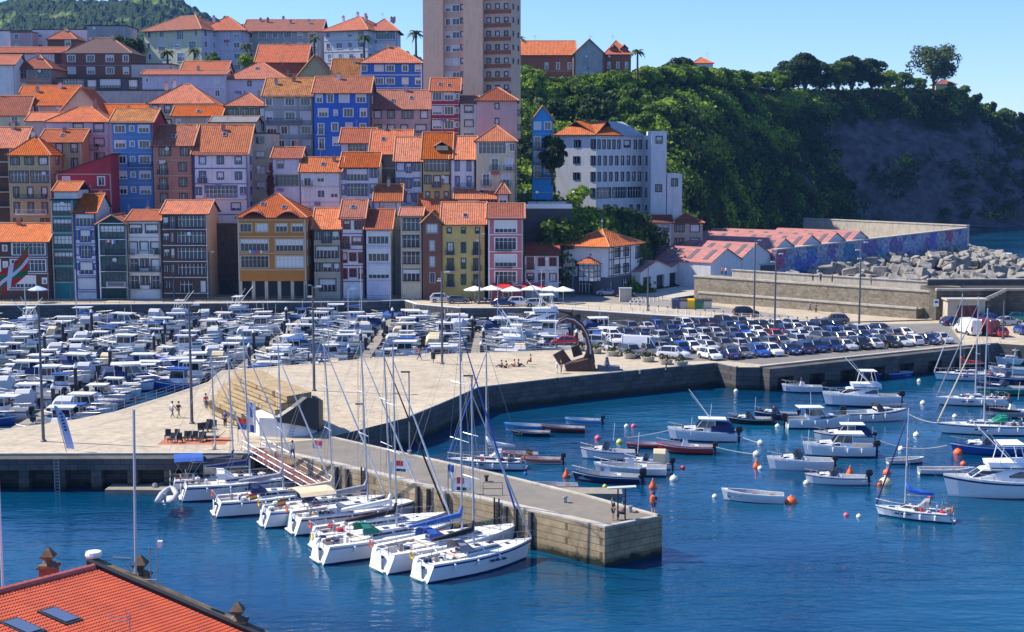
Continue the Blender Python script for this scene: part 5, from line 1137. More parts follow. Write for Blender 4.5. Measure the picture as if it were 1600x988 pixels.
moor(660, 722, 0, 'orange kayak like boat just behind the pier', 165, .8, 'rowing boat', mk_motor(4.4, 1.3, .4, 'orange', 'open', None, 'orange', 'orange', None))
moor(950, 717, 4, 'white cabin boat with navy roof at the left of the mooring cluster', 174, 1.1)
moor(1012, 732, 9, 'white cabin boat with red buoy at its stern in the cluster', 172, 1.05)
moor(985, 741, 3, 'long white open boat between the cabin boat and the dark hulled boat', 172, 1.3, 'motorboat', mk_motor(6.2, 2.1, .7, 'white', 'console', None, 'black', 'white', None))
moor(947, 753, 0, 'dark navy hulled open boat with white deck, lowest of the cluster', 172, 1.15, 'motorboat', ski)
moor(1010, 700, 0, 'thin red rowing boat behind the cluster', 178, 1.0, 'rowing boat', row_r)
moor(1070, 708, 0, 'red and white open boat under the white sport fishing boat', 174, 1.15, 'motorboat', rede)
moor(1097, 688, 0, 'white sport fishing boat with long outriggers and a blue post', 176, 1.15, 'motorboat', hardb)
moor(1172, 662, 0, 'black hulled cabin boat left of the twin boats', 176, .95, 'motorboat', blackb)
moor(1212, 655, 10, 'black and white cabin boat with an engine cover behind the black boat', 178, 1.0)
moor(1253, 613, 3, 'small white open boat carrying a person in blue near the car park wall', 176, 1.15)
moor(1397, 589, 0, 'bright blue rowing boat near the car park wall', 0, 1.05, 'rowing boat', row_blue)
moor(1345, 634, 0, 'flybridge sport boat with outriggers, farthest of the white cruisers', 178, 1.25, 'motorboat', fly)
moor(1278, 668, 0, 'white cruiser with a wide hard top and a swept screen', 4, 1.1, 'motorboat', hard)
moor(1368, 657, 2, 'white cruiser with a small cabin pointing right', 4, 1.25, 'motorboat', wht)
moor(1318, 692, 8, 'white cruiser with dark side arch in the middle of the moorings', 176, .95)
moor(1310, 712, 0, 'white cruiser with a tall cabin and hanging fenders', 176, 1.1, 'motorboat', hard)
moor(1250, 733, 4, 'white cabin boat with clear bow rail, left of the fender cruiser', 176, 1.15, 'motorboat', mk_motor(6.4, 2.4, .95, 'white', 'cuddy', None, 'white', 'white', 0))
moor(1306, 756, 1, 'white cabin boat with raised dark outboards in front of the cruisers', 174, 1.05, 'motorboat', mk_motor(6.2, 2.2, .8, 'white', 'cuddy', None, 'grey', 'navy', 1))
moor(1415, 724, 0, 'small white tender beside the yellow buoy', 4, .85, 'rowing boat', row_w)
moor(1478, 741, 0, 'long white open boat left of the big white motor cruiser', -2, 1.15, 'rowing boat', mk_motor(4.8, 1.5, .5, 'white', 'open', None, 'navy', 'white', None))
moor(1176, 783, 0, 'white rowing boat alone in the middle of the basin', 170, 1.25, 'rowing boat', mk_motor(4.6, 1.7, .6, 'white', 'open', None, 'white', 'white', None))
moor(1562, 775, 0, 'big white motor cruiser with a fly bridge at the right edge', 178, 1.35, 'motorboat', mk_motor(8.6, 3.0, 1.25, 'white', 'fly', None, 'white', 'navy', 1))
moor(1545, 709, 2, 'bright blue hulled cabin boat with a white deck near the red buoy', 176, 1.35, 'motorboat', mk_motor(6.6, 2.2, .8, 'blue', 'cuddy', None, 'navy', 'white', None))
moor(1575, 600, 10, 'dark cabin boat near the right edge below the far quay', 178, 1.2)
moor(1570, 617, 7, 'cream deck boat with dark green hull at the right edge', 178, 1.3, 'motorboat', mk_motor(6.4, 2.2, .8, 'green', 'cuddy', None, 'black', 'white', None))
moor(1580, 652, 13, 'grey open boat at the right edge behind the white yacht', 176, 1.3)
moor(1588, 570, 0, 'white wheelhouse boat moored against the far right quay', 178, 1.1)
moor(1575, 585, 4, 'white cabin boat with a blue stripe second from the far right quay', 178, 1.1)
moor(1463, 574, 3, 'small white boat with its nose at the corner of the car park quay', 178, .9)
# ---------------------------------------------------------------- sailing yachts
def mk_yacht(L, B, H, mast, col='white', stripe='navy', cover=navy, bimini=None, hood=navy, mastx=.08, bootm='navy', furl=white, rake=3.0, ring=True, lean=0):
    mb = MB(); sh = hull(mb, L, B, H, ts=.84, bow=.16, full=.62, rake=.16, sm_=2, rev=.45, flare=.95); deck(mb, sh[3:], -.0, 1)
    well(mb, sh[:4], H*.55, 1, 3, th=.5, i0=0, i1=3)
    T = [('hull', mb.mesh('hull', [HC[bootm], HC[col], HC[stripe], mat('cockpit_sole', (.52,.45,.36), .6, noise=.3, scale=4)]), (0,0,0), 0, [])]
    c, w = cabin(-L*.14, L*.22, B*.52, B*.3, H*1.03, .42, None, rake=.9, wz=(.3,.75)); T.append(('cabin', c.mesh('cabin', gel), (0,0,0), 0, [('window', w.mesh('window', glass), (0,0,0), 0)]))
    tr = MB(); tr.box(-L/2-.03, -L/2+.02, -.22*B*.5, .22*B*.5, .1, H*.95); tr.box(-L/2-.22, -L/2-.002, -B*.26, B*.26, .12, .22); T.append(('bathing_platform', tr.mesh('bathing_platform', gel), (0,0,0), 0, []))
    mx = L*mastx; zb = H*1.05+.35; rk = math.tan(R(rake)); top = (mx-mast*rk, mast*math.tan(R(lean)), zb+mast)
    m = MB(); m.tube([(mx, 0, zb-.3), top], .085, 0, 7, r2=.06)
    for f in (.42, .68):
        zz = zb+mast*f; xx = mx-(zz-zb)*rk
        for s in (-1, 1): m.tube([(xx, 0, zz), (xx-.15, s*B*.34*(1.15-f*.4), zz+.06)], .03, 0, 4)
    ma = MB(); ma.tube([top, (top[0]-.05, .12, top[2]+.7)], .02, 0, 4); ma.box(top[0]-.25, top[0]+.25, -.02, .02, top[2]+.3, top[2]+.33)
    T.append(('mast', m.mesh('mast', alu), (0,0,0), 0, [('masthead_aerial', ma.mesh('masthead_aerial', steel), (0,0,0), 0)]))
    bz = zb+.85; bl = L*.38; b2 = MB(); b2.tube([(mx-.1, 0, bz), (mx-bl, 0, bz+.12)], .07, 0, 6)
    cv = MB(); cv.tube([(mx-.02, 0, bz+1.1), (mx-.25, 0, bz+.45), (mx-bl*.5, 0, bz+.3), (mx-bl+.1, 0, bz+.2)], [.10,.24,.20,.12], 0, 7)
    T.append(('boom', b2.mesh('boom', alu), (0,0,0), 0, [('sail_cover', cv.mesh('sail_cover', cover, True), (0,0,0), 0)]))
    bow = (sh[-1][0]-.1, 0, sh[-1][2]+.1); fr = .93; fs = Vector(bow).lerp(Vector((mx-mast*rk*fr, 0, zb+mast*fr)), .0)
    f_ = MB(); f_.tube([bow, Vector(bow).lerp(Vector((mx-mast*rk*fr, 0, zb+mast*fr)), .5), (mx-mast*rk*fr, 0, zb+mast*fr)], [.085,.075,.03], 0, 6); T.append(('furled_jib', f_.mesh('furled_jib', furl), (0,0,0), 0, []))
    s_ = MB(); ht = zb+mast*.9; xx = mx-mast*.9*rk
    for s in (-1, 1):
        sp1 = (mx-mast*.42*rk-.15, s*B*.34, zb+mast*.42+.06); s_.tube([(mx-.25, s*B*.46, H), sp1, (xx, 0, ht)], .013, 0, 3); s_.tube([(mx-.5, s*B*.44, H), (mx-mast*.42*rk, 0, zb+mast*.42)], .011, 0, 3)
        s_.tube([(-L/2+.2, s*B*.25, H), (mx-mast*rk, 0, zb+mast)], .011, 0, 3)
    T.append(('rigging', s_.mesh('rigging', steel), (0,0,0), 0, []))
    T.append(('rail', rail_mesh(sh, 2, .55, closed=True, r=.018), (0,0,0), 0, []))
    pu = MB(); z = H+.62
    pu.tube([(-L*.36, -B*.40, z), (-L/2+.05, -B*.36, z), (-L/2+.05, B*.36, z), (-L*.36, B*.40, z)], .025, 0, 4)
    for y in (-B*.36, B*.36): pu.tube([(-L/2+.05, y, H-.05), (-L/2+.05, y, z)], .025, 0, 4)
    T.append(('pushpit', pu.mesh('pushpit', steel), (0,0,0), 0, []))
    st = MB(); st.tube([(-L*.36+.35*math.cos(a)*.0, .5*math.cos(a), H*.6+.75+.5*math.sin(a)) for a in np.linspace(0, 2*math.pi, 13)], .025, 0, 4); st.box(-L*.36, -L*.34, -.1, .1, H*.55, H*.6+.9); T.append(('steering_wheel', st.mesh('steering_wheel', steel), (0,0,0), 0, []))
    if hood:
        h_ = MB(); pr = [(-B*.28, 0), (-B*.26, .55), (-B*.12, .8), (B*.12, .8), (B*.26, .55), (B*.28, 0)]
        h_.loft([[(x, y*k2, H*1.05+.3+z*k) for y, z in pr] for x, k, k2 in ((-L*.2, 1, 1), (-L*.14, .95, 1), (-L*.06, .15, .9))], 0, False, False); T.append(('spray_hood', h_.mesh('spray_hood', hood), (0,0,0), 0, []))
    if bimini:
        h_ = MB(); pr = [(-B*.42, 0), (-B*.3, .25), (0, .34), (B*.3, .25), (B*.42, 0)]
        h_.loft([[(x, y, H+1.75+z) for y, z in pr] for x in (-L*.46, -L*.34, -L*.2)], 0, False, False)
        fr_ = MB()
        for x in (-L*.45, -L*.21):
            for s in (-1, 1): fr_.tube([(-L*.33, s*B*.42, H), (x, s*B*.42, H+1.75)], .025, 0, 4)
        T.append(('bimini', h_.mesh('bimini', bimini), (0,0,0), 0, [('frame', fr_.mesh('frame', steel), (0,0,0), 0)]))
    if ring:
        r = MB(); r.tube([(-L/2+.02, B*.27+.26*math.cos(a), H+.35+.26*math.sin(a)) for a in np.linspace(0, 2*math.pi, 11)], .06, 0, 5); T.append(('lifebuoy', r.mesh('lifebuoy', orange if random.random() < .5 else mat('yellow_plastic', (.8,.5,.03), .5)), (0,0,0), 0, []))
    be = MB()
    for s in (-1, 1): be.box(-L*.44, -L*.17, min(s*B*.2, s*B*.33), max(s*B*.2, s*B*.33), H*.55, H*.9)
    be.box(-L*.30, -L*.28, -.25, .25, H*.55, H*.55+.9); be.box(-L*.26, -L*.2, -.4, .4, H*.6, H*.95); T.append(('cockpit_bench', be.mesh('cockpit_bench', gel), (0,0,0), 0, []))
    hb = MB()
    for x in (.0, .12, .29): hb.box(L*x-.25, L*x+.25, -.25, .25, H*1.03+(.4 if x < .2 else .04), H*1.03+(.47 if x < .2 else .10))
    T.append(('deck_hatch', hb.mesh('deck_hatch', glass), (0,0,0), 0, []))
    rr = random.Random(int(L*100+B*10))
    for _ in range(10):
        cl = MB(); x, y, q = rr.uniform(-.45, .1)*L, rr.uniform(-.36, .36)*B, rr.uniform(.13, .34)
        cl.lathe([(.02,0),(q,.04),(q*.9,q*.8),(.03,q)], (0,0,0), 0, 7); nm = rr.choice(['sail_bag','winch','liferaft'])
        T.append((nm, cl.mesh(nm, rr.choice([white, navy, wood, darkgrey, red, cream])), (x, y, H*1.05 if abs(y) > B*.2 else H*1.05-.1), 0, []))
    ef = MB(); ef.tube([(-L/2+.1,B*.2,H),(-L/2-.25,B*.2,H+1.3)], .018, 0, 4); cl = MB()
    for k, (z0_, z1_, mi) in enumerate(((.75,.88,0),(.88,1.1,1),(1.1,1.25,0))): cl.quad((-L/2-.15,B*.2,H+z0_),(-L/2-.75,B*.2+.1,H+z0_-.1),(-L/2-.80,B*.2+.1,H+z1_-.1),(-L/2-.2,B*.2,H+z1_), mi)
    if rr.random() < .3: T.append(('ensign_staff', ef.mesh('ensign_staff', wood), (0,0,0), 0, [('ensign', cl.mesh('ensign', [red, mat('yellow_plastic', (.8,.5,.03), .5)]), (0,0,0), 0)]))
    nm_ = MB()
    for k in range(rr.randint(4, 7)): nm_.box(-L/2-.02-.0, -L/2+.25, -.5+k*.16, -.40+k*.16, H*.72, H*.72+.11)
    for s in (-1, 1):
        for k in range(3): nm_.box(L*.02+k*.5, L*.02+k*.5+.36, s*B*.47 if s > 0 else -B*.505, B*.505 if s > 0 else -B*.47, H*.62, H*.62+.14)
    T.append(('hull_lettering', nm_.mesh('hull_lettering', navy), (0,0,0), 0, []))
    T += fenders(sh)
    return ('sailing_yacht', T)
greyc = mat('grey_sail_cover', (.30,.30,.33), .8, noise=.2, scale=4); creamc = mat('cream_sail', (.60,.50,.38), .8, noise=.2, scale=4)
YG = 'sailing yachts moored stern out along the pier'
def yacht(mastpx, mastpy, L, B, H, mast, ang, label, **k):
    """placed by the foot of its mast"""
    t = mk_yacht(L, B, H, mast, **k); p = G(mastpx, mastpy, H); a = R(ang); mx = L*k.get('mastx', .08)
    return spawn(t, label, 'sailing yacht', (p.x-mx*math.cos(a), p.y-mx*math.sin(a), 0), a, YG, None, (R(random.uniform(-1,1)), 0))
yacht(741, 862, 10.2, 3.3, 1.33, 12.4, 36, 'front white yacht with open transom, black sail cover and a dark furled jib', cover=mat('black_canvas', (.012,.012,.016), .8), bimini=None, hood=greyc, furl=alu, rake=.6, mastx=-.02)
yacht(722, 838, 12.8, 3.9, 1.48, 17.0, 35, 'tall masted white yacht with a blue sun cover, second from the front', cover=mat('mid_blue_canvas', (.03,.12,.40), .8), bimini=None, hood=bluec, furl=bluec, rake=.8, stripe='white', bootm='navy')
yacht(620, 832, 11.6, 3.6, 1.38, 14.2, 30, 'pale grey yacht with a green dodger behind the blue covered yacht', cover=mat('black_canvas', (.012,.012,.016), .8), hood=mat('green_canvas', (.01,.18,.13), .8), furl=white, stripe='grey', col='white', rake=.5)
yacht(612, 815, 11.4, 3.5, 1.38, 14.0, 28, 'white yacht with a red waterline and an open stern garage', cover=white, hood=None, stripe='red', bootm='red', rake=2.2, furl=mat('black_canvas', (.012,.012,.016), .8))
yacht(575, 792, 11.6, 3.7, 1.43, 13.6, 26, 'white yacht with a broad cream bimini and round stern', cover=greyc, bimini=cream, hood=None, stripe='maroon', rake=1.6)
yacht(522, 785, 10.8, 3.3, 1.38, 14.0, 23, 'white yacht with a blue striped narrow stern and yellow lifebuoy', cover=creamc, hood=navy, stripe='blue', rake=2.8)
yacht(443, 772, 10.4, 3.3, 1.33, 12.6, 20, 'white yacht with a navy dodger and long grey sail cover', cover=greyc, hood=navy, bimini=None, stripe='navy', rake=1.2)
yacht(391, 750, 10.6, 3.4, 1.38, 12.8, 16, 'white yacht with a white boom tent near the gangway', cover=navy, hood=white, rake=1.6)
yacht(366, 742, 10.0, 3.2, 1.28, 11.4, 14, 'yacht with a bright blue bimini and a dinghy on stern davits', cover=navy, bimini=bluec, hood=cream, rake=1.6)
yacht(338, 731, 9.2, 3.0, 1.23, 10.2, 12, 'farthest yacht under the quay wall with a cream sail cover', cover=creamc, hood=bluec, rake=1.2)
def yfree(px, py, L, B, H, mast, ang, label, g='boats on the open moorings', **k):
    t = mk_yacht(L, B, H, mast, **k); p = G(px, py, 0); return spawn(t, label, 'sailing yacht', (p.x, p.y, 0), R(ang), g, None, (R(1), 0))
yfree(1428, 810, 6.4, 2.2, .75, 8.3, 158, 'small white sloop with a bright blue sail cover alone at the right', cover=mat('bright_blue_sail', (.01,.12,.55), .7), hood=greyc, furl=navy, rake=.3, mastx=.12)
yfree(1540, 678, 10.5, 3.1, 1.05, 12.5, 176, 'long white yacht with a black furled sail and green tarpaulin at the right edge', cover=mat('black_canvas', (.012,.012,.016), .8), hood=mat('bright_green_canvas', (.0,.26,.15), .7), furl=cream, rake=0, mastx=.02)
yfree(1518, 633, 8.6, 2.7, .9, 0.6+11.5, 178, 'white sloop with a maroon stern below the gate house', cover=navy, hood=None, furl=steel, rake=0, stripe='white', bootm='maroon', mastx=-.05)
yfree(1510, 594, 8.8, 2.7, .95, 10.5, 178, 'pale sloop with a red sail cover near the far right quay', cover=red, hood=None, furl=alu, rake=0, mastx=.1)
yfree(760, 732, 7.6, 2.5, .85, 11.0, 176, 'white sloop just beyond the pier beside the orange boats', cover=white, hood=gel, furl=bluec, rake=0, mastx=.0)
for i, (px, py, h) in enumerate([(952, 0, 0)][:0]): pass
# dinghy hung on davits, small tender at the sterns
ribm = MB(); ribm.tube([(-1.3,-.6,0),(.7,-.6,.05),(1.5,-.25,.25),(1.7,0,.32),(1.5,.25,.25),(.7,.6,.05),(-1.3,.6,0)], .22, 0, 8); ribm.box(-1.2,.9,-.5,.5,-.18,-.08,1); rib = ('inflatable_dinghy', [('tubes', ribm.mesh('tubes', [mat('grey_rubber', (.42,.43,.45), .6), white], True), (0,0,0), 0, []), ('outboard_motor', OB[2], (-1.35,0,-.1), 0, [])])
p = A(262, 776, 122); spawn(rib, 'inflatable dinghy hanging behind the blue bimini yacht', 'dinghy', (p.x, p.y, 1.3), R(95), None, 1.1)
p = G(255, 775, 0); spawn(rib, 'grey inflatable dinghy floating under the far yachts', 'dinghy', (p.x-.6, p.y+3, .15), R(70), None, 1.0)
# buoys
def buoy(px, py, r, m, lab, cone=False):
    p = G(px, py, 0); mb = MB()
    if cone: mb.lathe([(.01,-r*.5),(r*.8,-.2*r),(r*.9,.35*r),(r*.55,1.0*r),(.06,1.9*r),(.06,2.2*r)], n=12)
    else: mb.lathe([(.01,-r*.9)]+[(r*math.cos(a), r*.1+r*math.sin(a)) for a in np.linspace(-1.2, 1.2, 8)]+[(.12*r,r*1.15),(.12*r,r*1.35),(.01,r*1.36)], n=12)
    tag(build('buoy', mb, m, loc=(p.x, p.y, 0), smooth=True), lab, 'buoy', 'mooring buoys')
yel = mat('pale_yellow_buoy', (.72,.60,.30), .5); wht2 = mat('dirty_white_buoy', (.70,.68,.62), .5); pinkb = mat('pink_buoy', (.75,.10,.16), .5)
for a in [(1236,786,.55,orange,'large orange buoy right of the lone rowing boat',0),(1497,709,.5,orange,'orange red ball buoy at the bow of the bright blue boat',0),(1383,757,.62,yel,'big pale yellow buoy left of the blue covered sloop',0),(1374,758,.3,orange,'small orange buoy touching the big yellow buoy',0),(1328,742,.42,orange,'orange cone buoy behind the raised outboards',1),(1386,740,.4,orange,'orange buoy above the big yellow buoy',0),(1182,731,.4,orange,'orange cone buoy alone in mid basin',1),
 (885,746,.42,orange,'orange and white cone buoy at the bow of the navy hulled boat',1),(1020,763,.42,orange,'orange cone buoy right of the cluster',1),(1053,750,.42,wht2,'white ball buoy right of the cluster',0),(990,667,.3,pinkb,'pink ball buoy behind the cluster',0),(979,667,.28,wht2,'white ball buoy left of the pink one behind the cluster',0),(934,686,.36,pinkb,'pink ball buoy behind the navy roofed cabin boat',0),(968,692,.36,mat('lime_buoy',(.6,.62,.08),.5),'lime yellow buoy above the cabin boats',0),
 (1182,711,.38,wht2,'white ball buoy at the end of the sport boat line',0),(1188,694,.38,wht2,'white ball buoy behind the sport boat line',0),(1442,631,.36,wht2,'white and black ball buoy between the cruisers and the yachts',0),(1436,596,.3,wht2,'white ball buoy right of the blue rowing boat',0),(1432,681,.38,wht2,'white and black ball buoy left of the long yacht',0),(1408,703,.34,wht2,'white ball buoy above the small tender',0),(1492,652,.32,wht2,'white ball buoy left of the maroon stern sloop',0),
 (1215,667,.3,wht2,'white ball buoy at the stern of the twin black boats',0),(1188,693,.3,wht2,'white ball buoy left of the cruisers',0),(1150,612,.3,wht2,'white ball buoy below the stone steps',0),(1117,777,.26,wht2,'small white buoy left of the lone rowing boat',0),(1067,732,.24,red,'tiny red buoy right of the cluster',0),(821,741,.2,bluec,'tiny dark blue buoy near the pier',0),(1505,726,.3,orange,'small orange buoy left of the big motor cruiser',0),(1454,777,.26,pinkb,'small pink buoy above the blue covered sloop',0),(1322,806,.24,pinkb,'small magenta buoy in the lower right water',0),(1342,808,.24,wht2,'small white buoy beside the magenta one',0),
 (1260,756,.3,wht2,'white ball buoy at the bow of the raised outboard boat',0),(1188,693+40,.28,wht2,'white buoy at the left edge of the cruisers',0),(1592,707,.5,orange,'orange buoy at the stern of the bright blue boat',0),(945,761,.22,mat('lime_buoy',(.6,.62,.08),.5),'small lime float under the navy hulled boat',0)]:
    buoy(a[0], a[1], a[2], a[3], a[4], bool(a[5]))
def line(p, q, sag, label, r=.035):
    mb = MB(); P, Q = Vector(p), Vector(q); mb.tube([P.lerp(Q, t)-Vector((0,0,sag*4*t*(1-t))) for t in np.linspace(0, 1, 9)], r, 0, 4); tag(build('mooring_line', mb, rope), label, 'rope', 'mooring lines')
line(G(1056,670,.9), G(980,684,.05), .1, 'mooring line from the sport fishing bow to the left'); line(G(1148,678,.8), G(1186,692,.2), .1, 'mooring line from the sport fishing stern to a white buoy'); line(G(1112,697,.7), G(1180,710,.2), .1, 'mooring line of the red and white open boat')
line(G(1418,646,1), G(1470,661,.6), .3, 'mooring line between the far cruiser and the long yacht'); line(G(1372,688,.8), G(1480,696,.5), .6, 'long mooring line from the middle cruiser to the blue boat'); line(G(1350,752,.8), G(1368,757,.2), .1, 'mooring line from the raised outboards to the orange buoy'); line(G(902,733,1), G(888,742,.6), .1, 'mooring line of the navy hulled boat')
# ---------------------------------------------------------------- cars
carp = {}
CC = {'white': (.72,.72,.72), 'silver': (.42,.43,.45), 'grey': (.12,.125,.135), 'black': (.012,.012,.015), 'dark blue': (.012,.03,.12), 'blue': (.02,.09,.38), 'red': (.45,.015,.02), 'maroon': (.13,.015,.03), 'green': (.0,.25,.16)}
hl = mat('headlight_glass', (.65,.66,.68), .1); tlm = mat('tail_light_red', (.45,.01,.01), .2)
wh = MB(); wh.lathe([(.02,-.11),(.31,-.11),(.33,-.07),(.33,.07),(.31,.11),(.02,.11)], m=0, n=12); 
wheel_me = None
def wheel_mesh():
    t = MB(); n = 12
    t.loft([[(r*math.cos(2*math.pi*j/n), y, r*math.sin(2*math.pi*j/n)) for j in range(n)] for r, y in ((.2,-.1),(.31,-.1),(.33,-.06),(.33,.06),(.31,.1),(.2,.1))], 0, True)
    r_ = MB()
    for s in (-1, 1): r_.loft([[(r*math.cos(2*math.pi*j/n), s*y, r*math.sin(2*math.pi*j/n)) for j in range(n)] for r, y in ((.2,.09),(.19,.105),(.05,.11))], 0, True)
    return t.mesh('tyre', rubber), r_.mesh('rim', mat('alloy_rim', (.45,.45,.47), .3, .8))
tyre_me, rim_me = wheel_mesh()
def mk_car(kind, col):
    k = (kind, col)
    if k in carp: return carp[k]
    pm = mat(col.replace(' ', '_')+'_car_paint', CC[col], .22, spec=.6)
    if kind == 'van': L, Wd, st = 5.6, 2.0, [(0,.5,1.0),(.06,.95,1.15),(.17,1.05,1.25),(.25,1.15,1.35),(1,1.2,1.35)]; gh = [(.13,.0),(.27,2.35),(.34,2.5),(.97,2.5),(1,2.4)]; belt = 1.35
    elif kind == 'suv': L, Wd, belt = 4.4, 1.84, 1.0; st = [(0,.5,.72),(.05,.6,.86),(.25,.75,.98),(.5,.8,1.0),(.92,.8,1.02),(1,.6,.95)]; gh = [(.23,0),(.38,1.58),(.5,1.66),(.84,1.6),(.97,0)]
    elif kind == 'sedan': L, Wd, belt = 4.5, 1.78, .92; st = [(0,.45,.62),(.05,.5,.74),(.28,.7,.88),(.5,.75,.92),(.85,.75,.94),(1,.55,.82)]; gh = [(.27,0),(.42,1.36),(.52,1.43),(.7,1.38),(.87,0)]
    else: L, Wd, belt = 4.05, 1.74, .93; st = [(0,.45,.62),(.06,.5,.78),(.24,.7,.9),(.5,.75,.93),(.92,.78,.96),(1,.55,.86)]; gh = [(.22,0),(.38,1.42),(.5,1.49),(.84,1.42),(.97,0)]
    b_ = MB(); rings = []
    for t, zl, zt in st:
        x = L/2-L*t; wn = Wd/2*(1-.16*max(0, 1-t/.12)**1.5-.12*max(0, (t-.93)/.07))
        rings.append([(x,-wn*.86,.24),(x,-wn,.42),(x,-wn,zt*.78),(x,-wn*.94,zt),(x,wn*.94,zt),(x,wn,zt*.78),(x,wn,.42),(x,wn*.86,.24)])
    b_.loft(rings, 0, True)
    for x in (L*.31, -L*.30):                      # dark wheel arches
        for s in (-1, 1):
            pts = [(x+.42*math.cos(a), s*(Wd/2+.006), .30+.42*math.sin(a)) for a in np.linspace(-.1, math.pi+.1, 9)]; b_.poly(pts if s < 0 else pts[::-1], 1)
    g = MB(); rf = MB(); hw = Wd/2
    def gr(t, z): 
        z = max(z, belt-.05); w_ = hw*(.92 if z < belt+.1 else .74); x = L/2-L*t; return [(x,-w_,z),(x,w_,z)]
    P = [gr(t, z) for t, z in gh]
    for a, c in zip(P[:-1], P[1:]):
        top = a[0][2] > belt+.1 and c[0][2] > belt+.1
        (rf if top or kind == 'van' and a[0][0] < L*.15 else g).quad(a[0], a[1], c[1], c[0])
        for i in (0, 1):
            s = -1 if i == 0 else 1
            tgt = rf if (kind == 'van' and a[0][0] < L*.22) else g
            tgt.quad(a[i], c[i], (c[i][0], s*hw*.93, belt-.06), (a[i][0], s*hw*.93, belt-.06))
    if kind == 'van': a = P[-1]; rf.quad(a[0], a[1], (a[1][0], hw*.93, belt-.06), (a[0][0], -hw*.93, belt-.06))
    pl = MB()                                       # pillars
    for t, z in gh[1:-1]:
        for s in (-1, 1):
            q = gr(t, z)[0 if s < 0 else 1]; pl.tube([(q[0], q[1]*1.015, q[2]), (q[0]+(.05 if t < .45 else -.03), s*hw*.945, belt-.04)], .035, 0, 4)
    for (t0, z0), (t1, z1) in ((gh[0], gh[1]), (gh[-1], gh[-2])):
        for s in (-1, 1): a = gr(t0, z0)[0 if s < 0 else 1]; c = gr(t1, z1)[0 if s < 0 else 1]; pl.tube([(a[0], a[1]*1.01, a[2]), (c[0], c[1]*1.01, c[2]+.01)], .04, 0, 4)
    parts = [('body', b_.mesh('body', [pm, rubber]), (0,0,0), 0, []), ('windows', g.mesh('windows', glass), (0,0,0), 0, []), ('roof', (rf.add(pl.v, pl.f), rf.mesh('roof', pm))[1], (0,0,.006), 0, [])]
    for x in (L*.31, -L*.30):
        for s in (-1, 1): parts.append(('wheel', tyre_me, (x, s*(hw-.1), .33), 0, [('rim', rim_me, (0,0,0), 0)]))
    for s in (-1, 1):
        h_ = MB(); h_.box(L/2-.22, L/2-.005 if kind != 'van' else L/2+.0, min(s*hw*.45, s*hw*.84), max(s*hw*.45, s*hw*.84), .6, .73); parts.append(('headlight', h_.mesh('headlight', hl), (0,0,0), 0, []))
        h_ = MB(); h_.box(-L/2-.01, -L/2+.12, min(s*hw*.66, s*hw*.9), max(s*hw*.66, s*hw*.9), .72, .95 if kind != 'van' else 1.4); parts.append(('tail_light', h_.mesh('tail_light', tlm), (0,0,0), 0, []))
    mi = MB()
    for s in (-1, 1): mi.box(L*.18, L*.26, min(s*hw, s*(hw+.16)), max(s*hw, s*(hw+.16)), belt, belt+.14)
    parts.append(('mirror', mi.mesh('mirror', pm), (0,0,0), 0, []))
    pt = MB(); pt.box(L/2-.01, L/2+.015, -.26, .26, .42, .53); pt.box(-L/2-.02, -L/2+.01, -.26, .26, .5, .61); parts.append(('number_plate', pt.mesh('number_plate', white), (0,0,0), 0, []))
    carp[k] = (('van' if kind == 'van' else 'parked_car'), parts); return carp[k]
KN = {'hatch': 'hatchback', 'suv': 'estate car', 'sedan': 'saloon car', 'van': 'van'}
def car(kind, col, x, y, rz, label=None, group='cars in the harbour car park', z=QZ+.01):
    return spawn(mk_car(kind, col), label, 'van' if kind == 'van' else 'car', (x, y, z), rz, group)
e0, e1 = G(1130, 566), G(1505, 538); u = (e1-e0).normalized(); nv = Vector((-u.y, u.x, 0)); ea = math.atan2(nv.y, nv.x)
RN = ['front row by the quay edge', 'second row from the quay edge', 'third row of the car park', 'fourth row of the car park', 'fifth row of the car park', 'back row of the car park']
cols = ['white']*14+['silver']*12+['grey']*11+['black']*12+['dark blue']*12+['blue']*3+['red', 'maroon']
Lw = (e1-e0).length
for r, (off, s0, s1) in enumerate([(3.0, 0, Lw-.5), (10.6, -8, Lw-1), (15.7, -13, Lw-2), (22.6, -19, Lw-5), (27.7, -24, Lw-9), (34.0, -27, Lw-16)]):
    k = 0; s = s0
    while s < s1:
        p = e0+u*s+nv*off
        if random.random() > .05 and in_poly(p.x, p.y, molep) and in_poly(p.x+1.5, p.y+2, molep) and proj(p)[0] > 940:
            k += 1; kind = random.choice(['hatch']*4+['suv']*3+['sedan']*3); cl = random.choice(cols)
            car(kind, cl, p.x+random.uniform(-.2,.2), p.y+random.uniform(-.3,.3), ea+(0 if random.random() < .5 else math.pi)+R(random.gauss(0, 1.5)), '%s %s, %s from the left in the %s' % (cl, KN[kind], ORD[k-1], RN[r]))
        s += 2.5
def car_px(px, py, kind, col, rz, label, group='vehicles parked along the town quay'):
    p = G(px, py); car(kind, col, p.x, p.y, R(rz), label, group)
car_px(1003, 553, 'van', 'white', -20, 'white delivery van standing behind the planters at the plaza end', None)
car_px(883, 541, 'hatch', 'red', 170, 'red hatchback behind the wave sculpture', None)
car_px(925, 541, 'suv', 'silver', 170, 'silver estate car between the sculpture and the delivery van', None)
car_px(960, 537, 'hatch', 'white', 165, 'white hatchback left of the delivery van', None)
car_px(1052, 560, 'suv', 'white', -25, 'white estate car right of the delivery van by the planters', None)
car_px(690, 472, 'suv', 'white', 4, 'white estate car on the town quay near the umbrellas'); car_px(716, 474, 'hatch', 'grey', 4, 'grey hatchback beside the white estate car on the town quay')
